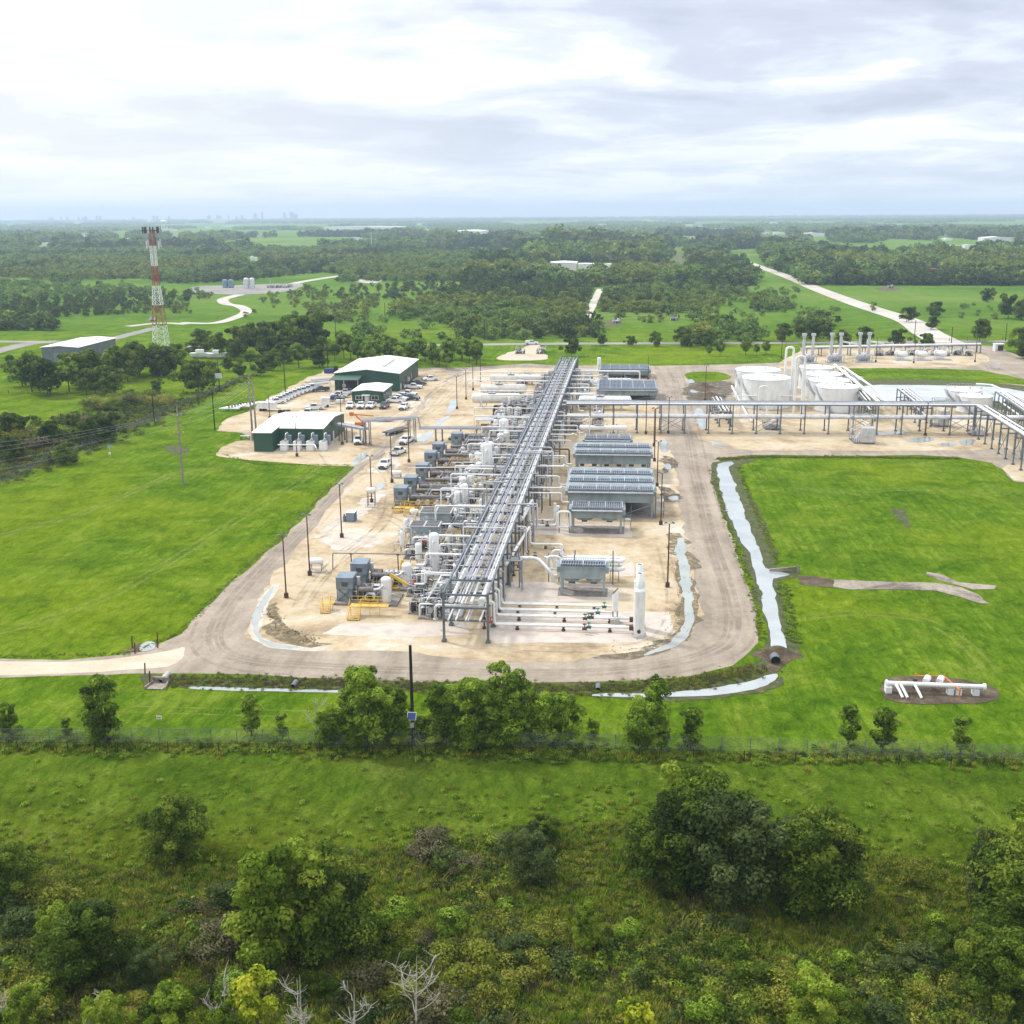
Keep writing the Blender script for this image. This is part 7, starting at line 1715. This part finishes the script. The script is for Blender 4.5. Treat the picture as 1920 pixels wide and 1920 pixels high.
# small right-edge items
x, y = G(1873,659); t = thing('guard_shack','small white and brown guard shack by the road junction','shack',(x,y,0)); m = MB(); m.box(-1.6,1.8,0,3,0,2.9); m.build('wall', MAT['sign'], t); m = MB(); m.box(-.6,1.6,-.06,-.004,.3,2.5); m.build('brown_panel', MAT['rust'], t); m = MB(); m.box(.1,1.1,-.1,-.062,1.2,2.1); m.build('window', MAT['glass'], t); m = MB(); m.box(-1.8,2,-.2,3.2,2.902,3.05); m.build('roof', MAT['roof'], t)
x, y = G(1869,692); t = thing('notice_board','blank white board beside the pond road','sign',(x,y,0)); m = MB(); m.box(-.9,.9,-.04,.04,.4,2.0); m.build('panel', MAT['sign'], t); m = MB(); m.bar((-.8,.06,0),(-.8,.06,2),.08); m.bar((.8,.06,0),(.8,.06,2),.08); m.build('post', MAT['steel'], t)
# pipeline station on the right lawn
x, y = G(1668,1310); x1, _ = G(1848,1310); L = x1-x; t = thing('pipeline_station','white launcher pipe with an orange rail on the bare oval of the right lawn','pipeline station',(x,y,0)); y1 = 2.0
m = MB(); m.cyl((0,y1,1.1),(L,y1-.3,1.1),.28,None,16); m.cyl((-.1,y1,1.1),(.12,y1,1.1),.42,None,16); m.cyl((L-.1,y1-.3,1.1),(L+.15,y1-.3,1.1),.42,None,16); m.build('launcher_pipe', MAT['white'], t)
for k, f in enumerate((.09,.14,.285)):
    m = MB(); m.tube([(L*f,y1,1.1),(L*f+.15,y1-.9,.9),(L*f+.5,y1-1.9,.15)], .17, 8); m.build('leg_pipe', MAT['white'], t)
for f in (.02,.66,.74,.92): m = MB(); m.box(L*f-.35,L*f+.35,y1-.6,y1+.3,0,.8); m.build('pier', MAT['sign'], t)
for f in (.42,.56): m = MB(); m.cyl((L*f,y1+.6,1.2),(L*f+.5,y1+1.5,1.3),.4,None,14); m.build('actuator', MAT['white'], t)
m = MB(); 
for a, b in (((L*.34,y1+1.8,1.4),(L*.64,y1+1.8,1.4)),((L*.64,y1+1.8,1.4),(L*.73,y1-1.2,1.0)),((L*.34,y1+1.8,0),(L*.34,y1+1.8,1.7)),((L*.48,y1+1.8,0),(L*.48,y1+1.8,1.7)),((L*.64,y1+1.8,0),(L*.64,y1+1.8,1.7)),((L*.73,y1-1.2,0),(L*.73,y1-1.2,1.3))): m.cyl(a,b,.08,None,8)
m.build('rail', MAT['orange'], t); m = MB(); m.cyl((L*.32,y1+1,.2),(L*.32,y1+1,1.4),.25,None,8); m.tube([(L*.34,y1+.6,.6),(L*.55,y1+.6,.6)], .1, 6); m.build('small_valve', MAT['dark'], t)

# ------------------------------------------------------------------ poles, tower, fences, culverts
def pole(px, py, pt, label, mat='rust', arms=2, foot=True, r=.11, group='light poles', name='light_pole', cat='light pole', top=None):
    x, y = G(px, py); h = ZT(px, py, pt); t = thing(name, label, cat, (x,y,0), group); tx = 0
    if top is not None: tx = G(top, pt, 0)[0]*0
    m = MB(); m.cyl((0,0,0),(0,0,h),r*1.15,r*.8,8); m.build('shaft', MAT[mat], t)
    if foot: m = MB(); m.cyl((0,0,0),(0,0,.75),.34,None,12); m.build('footing', MAT['rust' if mat == 'rust' else 'concrete'], t)
    if arms:
        for s in ((-1,1) if arms == 2 else (1,)):
            m = MB(); m.bar((0,0,h-.1),(s*.45,-.1,h+.15),.07); m.cbox((s*.55,-.2,h+.22),(.42,.34,.2),0,s*.3); m.build('lamp_head', MAT['steel'], t)
    return h
LP = [(537,1121,1006,'nearest pole on the left side, at the wet ditch'),(581,1079,967,'second pole on the left, by the white drum tank'),(641,1008,908,'pole left of the blue-sided cabinet'),(697,942,856,'pole through the ladder stand tank'),(735,905,818,'tall pole by the low drum tank'),(767,867,789,'pole in front of the dark-hooded pickup'),
      (557,856,783,'pole before the control house'),(642,834,741,'pole behind the control house right corner'),(506,785,740,'pole near the white box trailer'),(857,767,706,'pole beside the long puddle, left of the cream tanks'),(874,749,692,'second pole left of the cream tanks'),(887,732,682,'third pole left of the cream tanks'),(901,716,668,'fourth pole left of the cream tanks'),
      (1211,814,741,'pole right of the nearer white horizontal tank'),(1227,865,766,'taller of two close poles right of the middle bank'),(1226,837,767,'farther of two close poles right of the middle bank'),(1232,912,828,'pole behind the stair tower'),(1239,984,887,'pole right of the largest cooler bank'),(1251.5,1101,982,'nearest pole on the right, by the inner ditch'),(1215,712,668,'pole before the farthest cooler'),
      (1322,752,686,'pole on the mud heap left of the tank farm'),(1642,679,632,'left pole on the north pad'),(1713,681,627,'middle pole on the north pad'),(1828,679,628,'right pole on the north pad'),(1465,672,623,'pole at the left corner of the north pad'),(1253,813,745,'grey pole at the turn of the crossing rack'),(1735,817,755,'pole with two lamps standing at the crossing rack')]
for px, py, pt, lb in LP: pole(px, py, pt, 'rust brown light pole, '+lb if 'grey' not in lb else 'light '+lb)
UP_ = [(403,806,731,'black utility pole at the left lawn edge'),(290,794,741,'black utility pole on the chain-link fence line'),(535,735,680,'black utility pole behind the row of parked pickups'),(615,692,645,'black utility pole behind the yard'),(412,732,676,'black utility pole with a white box near the grove'),(1714,640,600,'dark utility pole where the white road meets the public road'),(1783,650,613,'dark utility pole by the road junction'),
       (1556,640,600,'dark utility pole behind the north pad'),(1123,640,605,'dark pole beside the roadside trees'),(683,608,585,'far utility pole in the field, nearest of the line'),(722,596,567,'far utility pole in the field, second of the line'),(760,583,553,'far utility pole in the field, third of the line'),(820,558,523,'far utility pole in the field, fourth of the line'),(908,637,600,'dark pole by the public road behind the young trees'),(630,640,598,'dark utility pole by the grove'),(1885,640,607,'dark utility pole right of the lone round tree')]
for px, py, pt, lb in UP_:
    pole(px, py, pt, lb, 'wood', 0, False, .16, 'black utility poles', 'utility_pole', 'utility pole')
x, y = G(412,732); t = thing('pole_box','white box sign fixed on the black pole near the grove','box',(x,y-.3,0)); m = MB(); m.box(-1.1,1.1,-.2,.1,4.0,5.6); m.build('housing', MAT['sign'], t); m = MB(); m.box(-.1,.1,-.05,.05,3.6,4.0); m.build('bracket', MAT['steel'], t)
def bigpole(px, py, pt, label, n=1):
    x, y = G(px, py); h = ZT(px, py, pt); t = thing('power_pole', label, 'power pole', (x,y,0)); m = MB(); m.cyl((0,0,0),(0,0,h),.30,.16,10); m.build('shaft', MAT['palewood'], t)
    m = MB()
    for z, w in ((h*.88,.9),(h*.80,.6),(h*.66,1.0)): m.bar((-w,-.15,z),(w,-.15,z),.12)
    m.build('crossarm', MAT['palewood'], t); m = MB()
    for z, w in ((h*.88,.85),(h*.66,.95)):
        for s in (-1,0,1): m.cyl((s*w,-.15,z+.06),(s*w,-.15,z+.4),.07,None,8)
    m.build('insulator', MAT['silver'], t); return (x, y, h)
a1 = bigpole(343.5,907,762,'tall weathered power pole with brown top standing in the left lawn'); a2 = bigpole(474,826,704,'thick pale power pole with many lines beside the control house')
x, y = G(477,826); m = MB(); m.cyl((x+.5,y+.3,0),(x+.45,y+.3,a2[2]*.86),.26,.2,10); tag(m.build('power_pole', MAT['palewood']), 'second pale pole pressed against the thick one at the control house', 'power pole')
# lines
def wire(p, q, sag, label, r=.022):
    p, q = Vector(p), Vector(q); m = MB(); pts = [tuple(p+(q-p)*t - Vector((0,0,sag*4*t*(1-t)))) for t in [i/10 for i in range(11)]]; m.tube(pts, r, 4, .01); tag(m.build('power_line', MAT['galv']), label, 'power line', 'wires of the power line at the left')
for k, (dz, dx) in enumerate([(0,-.8),(0,0),(0,.8),(-2.2,0),(-3.4,.9)]):
    A = (a1[0]+dx, a1[1], a1[2]*.9+dz*.6); B = (a2[0]+dx, a2[1], a2[2]*.9+dz*.6)
    e = G(-260, 870+k*14, 6); wire(A, B, 1.2, 'thin wire strung between the two tall power poles', .018); wire(A, (e[0], e[1], 8.5+dz*.6), 1.5, 'thin wire running left from the tall power pole in the lawn', .018)
# solar pole in front
x, y = G(775,1400); h = ZT(775,1400,1210); t = thing('solar_pole','tall black wooden pole with a small solar panel at the front fence','pole',(x,y,0)); m = MB(); m.cyl((0,0,0),(0,0,h),.2,.15,10); m.build('shaft', MAT['wood'], t)
z = ZT(775,1400,1340); m = MB(); m.cbox((0,-.35,z),(.95,.06,.85),0,0,-.5); m.build('panel_frame', MAT['sign'], t); m = MB(); m.cbox((0,-.39,z+.0),(.85,.05,.75),0,0,-.5); m.build('solar_cells', MAT['blue'], t); m = MB(); m.box(-.2,.2,-.45,-.2,z-1.3,z-.8); m.build('battery_box', MAT['galv'], t)
# little solar marker in the left lawn
x, y = G(207,857); t = thing('solar_marker','small solar panel with white lamp on a post in the left lawn','solar light',(x,y,0)); m = MB(); m.cyl((0,0,0),(0,0,2.4),.05,None,6); m.build('post', MAT['galv'], t); m = MB(); m.cbox((0,-.1,2.5),(.9,.05,.8),0,0,-.5); m.build('panel', MAT['bluegrey'], t); m = MB(); m.cyl((0,-.2,.7),(0,-.2,1.1),.24,None,12); m.build('lamp', MAT['sign'], t)
# lattice tower, red and white
x, y = G(303,652); H = ZT(303,652,424); t = thing('lattice_tower','tall red and white lattice mast with antenna crown','radio tower',(x,y,0)); W0, W1 = 5.6, 1.9
hw = lambda z: (W0+(W1-W0)*min(1, z/(H*.62)))/2
bands = [(0,.19,'sign'),(.19,.36,'red'),(.36,.52,'sign'),(.52,.68,'red'),(.68,.845,'sign'),(.845,.965,'red')]
MAT['towerred'] = PM('faded_red_tower_paint', (.30,.06,.04), .6)
for f0, f1, mt in bands:
    m = MB(); z = f0*H; n_ = max(2, round((f1-f0)*H/2.6)); dzz = (f1-f0)*H/n_; th = .2
    for k in range(n_):
        a, b = hw(z), hw(z+dzz); Cn = [(-1,-1),(1,-1),(1,1),(-1,1)]
        for i in range(4):
            p, q = Cn[i], Cn[(i+1)%4]; m.bar((p[0]*a,p[1]*a,z),(p[0]*b,p[1]*b,z+dzz),th); m.bar((p[0]*a,p[1]*a,z),(q[0]*b,q[1]*b,z+dzz),.10); m.bar((q[0]*a,q[1]*a,z),(p[0]*b,p[1]*b,z+dzz),.10); m.bar((p[0]*a,p[1]*a,z),(q[0]*a,q[1]*a,z),.10)
        z += dzz
    m.build('white_section' if mt == 'sign' else 'red_section', MAT['sign' if mt == 'sign' else 'towerred'], t)
m = MB(); zt_ = H*.965
m.bar((-3.2,-3,zt_),(3.2,-3,zt_),.3); m.bar((-3.2,3,zt_),(3.2,3,zt_),.3); m.bar((-3.2,-3,zt_),(-3.2,3,zt_),.3); m.bar((3.2,-3,zt_),(3.2,3,zt_),.3); m.bar((-3,0,zt_),(3,0,zt_),.3); m.build('antenna_ring', MAT['dark'], t)
for k in range(12):
    a = k*math.pi/6; m = MB(); m.cbox((3.6*math.cos(a),3.4*math.sin(a),zt_+.2),(.45,.45,2.6)); m.build('antenna', MAT['dark' if k % 3 else 'silver'], t)
for k, (dx, dzz) in enumerate([(-2.6,0),(2.6,0),(-2.4,.4),(2.9,.6)]):
    m = MB(); m.cbox((dx,0 if k < 2 else 1.2,H*.85+dzz),(.6,.5,3.2)); m.build('panel_antenna', MAT['silver'], t)
for k, (px, py) in enumerate([(376,672),(408,673)]):
    x, y = G(px, py); t = thing('motor_boat', 'white cabin boat on a trailer among the trees, '+('left' if k == 0 else 'right')+' one of the pair', 'boat', (x,y,0)); m = MB()
    V = []; 
    for xx, w, zb, zt2 in ((-4,1.3,.8,2.2),(0,1.5,.7,2.2),(3,1.0,.9,2.4),(4.8,.05,1.9,2.6)): V += [(xx,-w,zt2),(xx,-w*.5,zb),(xx,w*.5,zb),(xx,w,zt2)]
    m.add(V, [(4*i+j,4*i+j+4,4*i+(j+1)%4+4,4*i+(j+1)%4) for i in range(3) for j in range(4)]+[(0,1,2,3)]); m.build('hull', MAT['sign'], t); m = MB(); m.box(-1.6,1.4,-1,1,2.25,3.5); m.build('cabin', MAT['sign'], t); m = MB(); m.box(-3,2.5,-.7,.7,.3,.68); m.build('trailer', MAT['steel'], t)
t, hw_, h_ = wbox('shed','small tin-roofed shed among the trees beside the boats',352,372,662,652,8,'tan','galv')
t, hw_, h_ = wbox('shed','small dark shed with white panels under the grove edge',290,312,694,684,5,'dark','tan')
# well site tanks to the upper left
for i, (px, py, pt, w, mt, lb) in enumerate([(421,540,524,10,'teal','blue-grey tank on the far well pad, left one'),(432,540,524,10,'teal','blue-grey tank on the far well pad, right one'),(461,542,521,10,'silver','tall silver tank on the far well pad, left one'),(472,542,521,9,'silver','tall silver tank on the far well pad, right one'),(472,488,480,6,'sign','tiny pale tank deep in the woods, left one'),(479,489,482,5,'sign','tiny pale tank deep in the woods, right one')]):
    vessel(px, py, pt, w, lb, mt, 'tank', 'well_tank', ladder=False, n=16)
for i in range(6): skid(G(500+i*7, 540-(i%2)), 500+i, 'small pipe skid on the far well pad', 5, 4, 'skids on the far well pad')
for i, (px, py, pt, lb) in enumerate([(697,468,435,'thin white mast rising from the far woods'),(507,535,521,'thin mast on the far well pad')]): pole(px, py, pt, lb, 'silver', 0, False, .5 if i == 0 else .2, None, 'mast', 'mast')
for i, (px, py, lb) in enumerate([(1005,664,'small wellhead on the bare patch behind the plant, right one'),(965,664,'small wellhead on the bare patch behind the plant, left one'),(1148,607,'wellhead in the field behind the road'),(278,603,'pipe cluster beside the foot of the curved track'),(586,590,'silver pipe cluster in the field above the grove'),(683,526,'white tank cluster on the far bare patch'),(1665,541,'rusty pipe cluster in the right field'),(1257,602,'pump jack in the scrub field')]):
    skid(G(px, py), 600+i, lb, 4, 3, None)
# mud mounds left of the tank farm
for i, (px, py, hh, rr, lb) in enumerate([(1330,745,1.4,5.5,'brown heap of soil left of the tank farm, nearer one'),(1318,728,1.6,5.0,'brown heap of soil left of the tank farm, farther one')]):
    x, y = G(px, py); m = MB(); V = []; F = []; gq = random.Random(i); N = 22; K = 7
    for k in range(K+1):
        for j in range(N):
            a = 2*math.pi*j/N; q = k/K; rj = rr*q*(1+.18*math.sin(3*a+i)+gq.uniform(-.06,.06)); V.append((x+rj*math.cos(a), y+rj*math.sin(a)*1.3, max(-.1, hh*(math.cos(q*math.pi)+1)/2*(1+gq.uniform(-.25,.25)))))
    F = [(k*N+j,k*N+(j+1)%N,(k+1)*N+(j+1)%N,(k+1)*N+j) for k in range(K) for j in range(N)]; m.add(V, F, True); tag(m.build('soil_heap', MAT['mud']), lb, 'soil heap')
# fences
def chainlink_mat():
    m, n, b = new_mat('chain_link'); co = nn(n, 'ShaderNodeTexCoord').outputs['Object']
    wv = nn(n, 'ShaderNodeTexVoronoi'); wv.inputs['Scale'].default_value = 14; n.links.new(co, wv.inputs[0])
    b.inputs['Base Color'].default_value = (.22,.23,.22,1); b.inputs['Roughness'].default_value = .6
    tr = nn(n, 'ShaderNodeBsdfTransparent'); mx = nn(n, 'ShaderNodeMixShader'); n.links.new(ramp(n, wv.outputs['Distance'], [(.62, 0.0), (.78, 1.0)]), mx.inputs[0]); n.links.new(tr.outputs[0], mx.inputs[1]); n.links.new(b.outputs[0], mx.inputs[2]); n.links.new(mx.outputs[0], n.nodes['Material Output'].inputs[0]); return m
MAT['chain'] = chainlink_mat()
def fence(pix, h, step, label, mesh=True, mat='steel', rails=(1.0,), group=None, r=.045, name='chain_link_fence'):
    P = [G(*p) for p in pix]; t = thing(name, label, 'fence', (*P[0],0), group); o = Vector((*P[0],0)); rm = MB(o); cm = MB(o); q = 0
    pb = MB(); pb.cyl((0,0,0),(0,0,h+.1),r,None,6); pm = pb.mesh('post'); pm.materials.append(MAT[mat])
    for a, b in zip(P, P[1:]):
        A, B = Vector((*a,0)), Vector((*b,0)); L = (B-A).length; n_ = max(1, int(L/step))
        for i in range(n_):
            c = A+(B-A)*i/n_
            if q < 99: po = bpy.data.objects.new('post', pm); COL.objects.link(po); po.parent = t; po.location = c-o; q += 1
        for f in rails: rm.bar(A+Vector((0,0,h*f)), B+Vector((0,0,h*f)), .022)
        if mesh: cm.add([tuple(A+Vector((0,0,.05))), tuple(B+Vector((0,0,.05))), tuple(B+Vector((0,0,h))), tuple(A+Vector((0,0,h)))], [(0,1,2,3)])
    rm.build('rail', MAT[mat], t)
    if mesh: cm.build('mesh', MAT['chain'], t)
fence([(-60,1397),(300,1396),(640,1400),(960,1404),(1300,1412),(1620,1422),(1980,1432)], 1.9, 2.6, 'chain-link fence crossing the whole front of the plant grounds', rails=(1.0,.5))
fence([(-60,1408),(600,1412),(1300,1424),(1980,1444)], 1.1, 5, 'low barbed wire field fence in front of the chain-link one', False, 'wood', (.95,), None, .05, 'field_fence')
fence([(-80,955),(0,912),(120,857),(250,806),(330,769),(400,738),(450,716),(500,694),(560,672),(640,646)], 2.2, 4, 'long chain-link fence slanting along the left side of the lawn', rails=(1.0,.5))
fence([(-20,738),(200,741),(380,738),(420,735)], 1.3, 6, 'wire field fence across the meadow at the left', False, 'wood', (.4,.9), None, .09, 'field_fence')
fence([(1400,648),(1700,652),(1760,655)], 1.4, 8, 'wire fence along the public road behind the north pad', False, 'wood', (.4,.9), None, .09, 'field_fence')
fence([(1780,640),(1880,637),(1980,636)], 1.4, 8, 'wire fence along the right field by the road', False, 'wood', (.4,.9), None, .09, 'field_fence')
x, y = G(300,1362); t = thing('fence_sign','small white notice hanging on the front chain-link fence','sign',(x,y,0)); m = MB(); m.box(-.3,.3,-.03,.0,.9,1.3); m.build('panel', MAT['sign'], t); m = MB(); m.box(-.22,.22,-.04,-.031,1.05,1.15); m.build('lettering_band', MAT['red'], t)
# culverts
def culvert(px, py, r, L, label, head=True, wing=True):
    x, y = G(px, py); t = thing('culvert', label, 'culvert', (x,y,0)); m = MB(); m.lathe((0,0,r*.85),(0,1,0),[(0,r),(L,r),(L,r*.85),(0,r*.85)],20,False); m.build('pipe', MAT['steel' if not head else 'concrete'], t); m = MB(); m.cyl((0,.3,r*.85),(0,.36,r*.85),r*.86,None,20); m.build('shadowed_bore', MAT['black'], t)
    if head:
        m = MB(); m.box(-r*3,-r*1.05,.1,.4,0,r*2.4); m.box(r*1.05,r*3,.1,.4,0,r*2.4); m.box(-r*1.05,r*1.05,.1,.4,r*1.9,r*2.4)
        if wing: m.poly([(-r*3,.1),(-r*4,-1.8),(-r*3.6,-1.8),(-r*2.6,.1)],0,r*1.1); m.poly([(r*3,.1),(r*4,-1.8),(r*3.6,-1.8),(r*2.6,.1)],0,r*1.1); m.box(-r*3,r*3,-1.8,.1,.06,.12)
        m.build('headwall', MAT['lightconc'], t)
culvert(301,1282,.33,2.5,'concrete culvert mouth with wing walls beside the entrance track'); culvert(1454,1246,.6,1.4,'dark corrugated pipe outfall at the end of the drainage channel',False); culvert(549,1291,.3,1.5,'small round outfall in the front bank, left one',False); culvert(1121,1297,.3,1.5,'small round outfall in the front bank, right one',False)
for i, (px, py, pt) in enumerate([(272,1264,1243),(281,1283,1258),(296,1215,1185),(248,1215,1192),(253,1226,1205)]):
    x, y = G(px, py); h = ZT(px, py, pt); m = MB(); m.bar((x,y,0),(x+.1,y,h),.13); tag(m.build('marker_post', MAT['rust']), ['rusty post left of the culvert by the entrance track','thick rusty post at the culvert mouth','leaning post right of the small puddle pit','leaning post left of the small puddle pit','short post at the left edge of the puddle pit'][i], 'post')
x, y = G(1498,1075); t = thing('gate_frame','small dark gate frame on the concrete weir at the channel side','gate',(x,y,0)); m = MB(); m.bar((0,0,0),(0,0,1.2),.1); m.bar((-.5,.3,0),(-.5,.3,1.2),.1); m.bar((0,0,1.1),(-.5,.3,1.1),.08); m.build('frame', MAT['steel'], t); m = MB(); m.prism([(-4.5,0),(-.3,0),(-.3,.9),(-4.5,.4)],.6,.85); m.build('weir_wall', MAT['lightconc'], t)
x, y = G(1330,880); m = MB()

# earth crossing over the outfall pipe
cx0, cy0 = G(1458, 1232); m = MB(); V = []; gq = random.Random(4); N = 26; K = 6
for k in range(K+1):
    for j in range(N):
        a = 2*math.pi*j/N; q = k/K; V.append((cx0+3.4*q*math.cos(a)*(1+gq.uniform(-.08,.08)), cy0+.6+1.5*q*math.sin(a)*(1+gq.uniform(-.08,.08)), max(-.05, 1.35*(math.cos(q*math.pi)+1)/2)))
m.add(V, [(k*N+j,k*N+(j+1)%N,(k+1)*N+(j+1)%N,(k+1)*N+j) for k in range(K) for j in range(N)], True); tag(m.build('earth_bank', MAT['mud']), 'brown earth bank over the dark outfall pipe', 'earth bank')

# ------------------------------------------------------------------ the air
hz = MB(); hz.box(-9500, 9500, -80, 13400, -1.0, 140.0)
hm = bpy.data.materials.new('haze_air'); hm.use_nodes = True; n = hm.node_tree; n.nodes.clear()
pv = nn(n, 'ShaderNodeVolumePrincipled'); pv.inputs['Color'].default_value = (.64,.82,1.0,1); pv.inputs['Density'].default_value = HAZE; pv.inputs['Anisotropy'].default_value = .2
ou = nn(n, 'ShaderNodeOutputMaterial'); n.links.new(pv.outputs[0], ou.inputs['Volume'])
if HAZE > 0: tag(hz.build('haze', hm), kind='stuff')
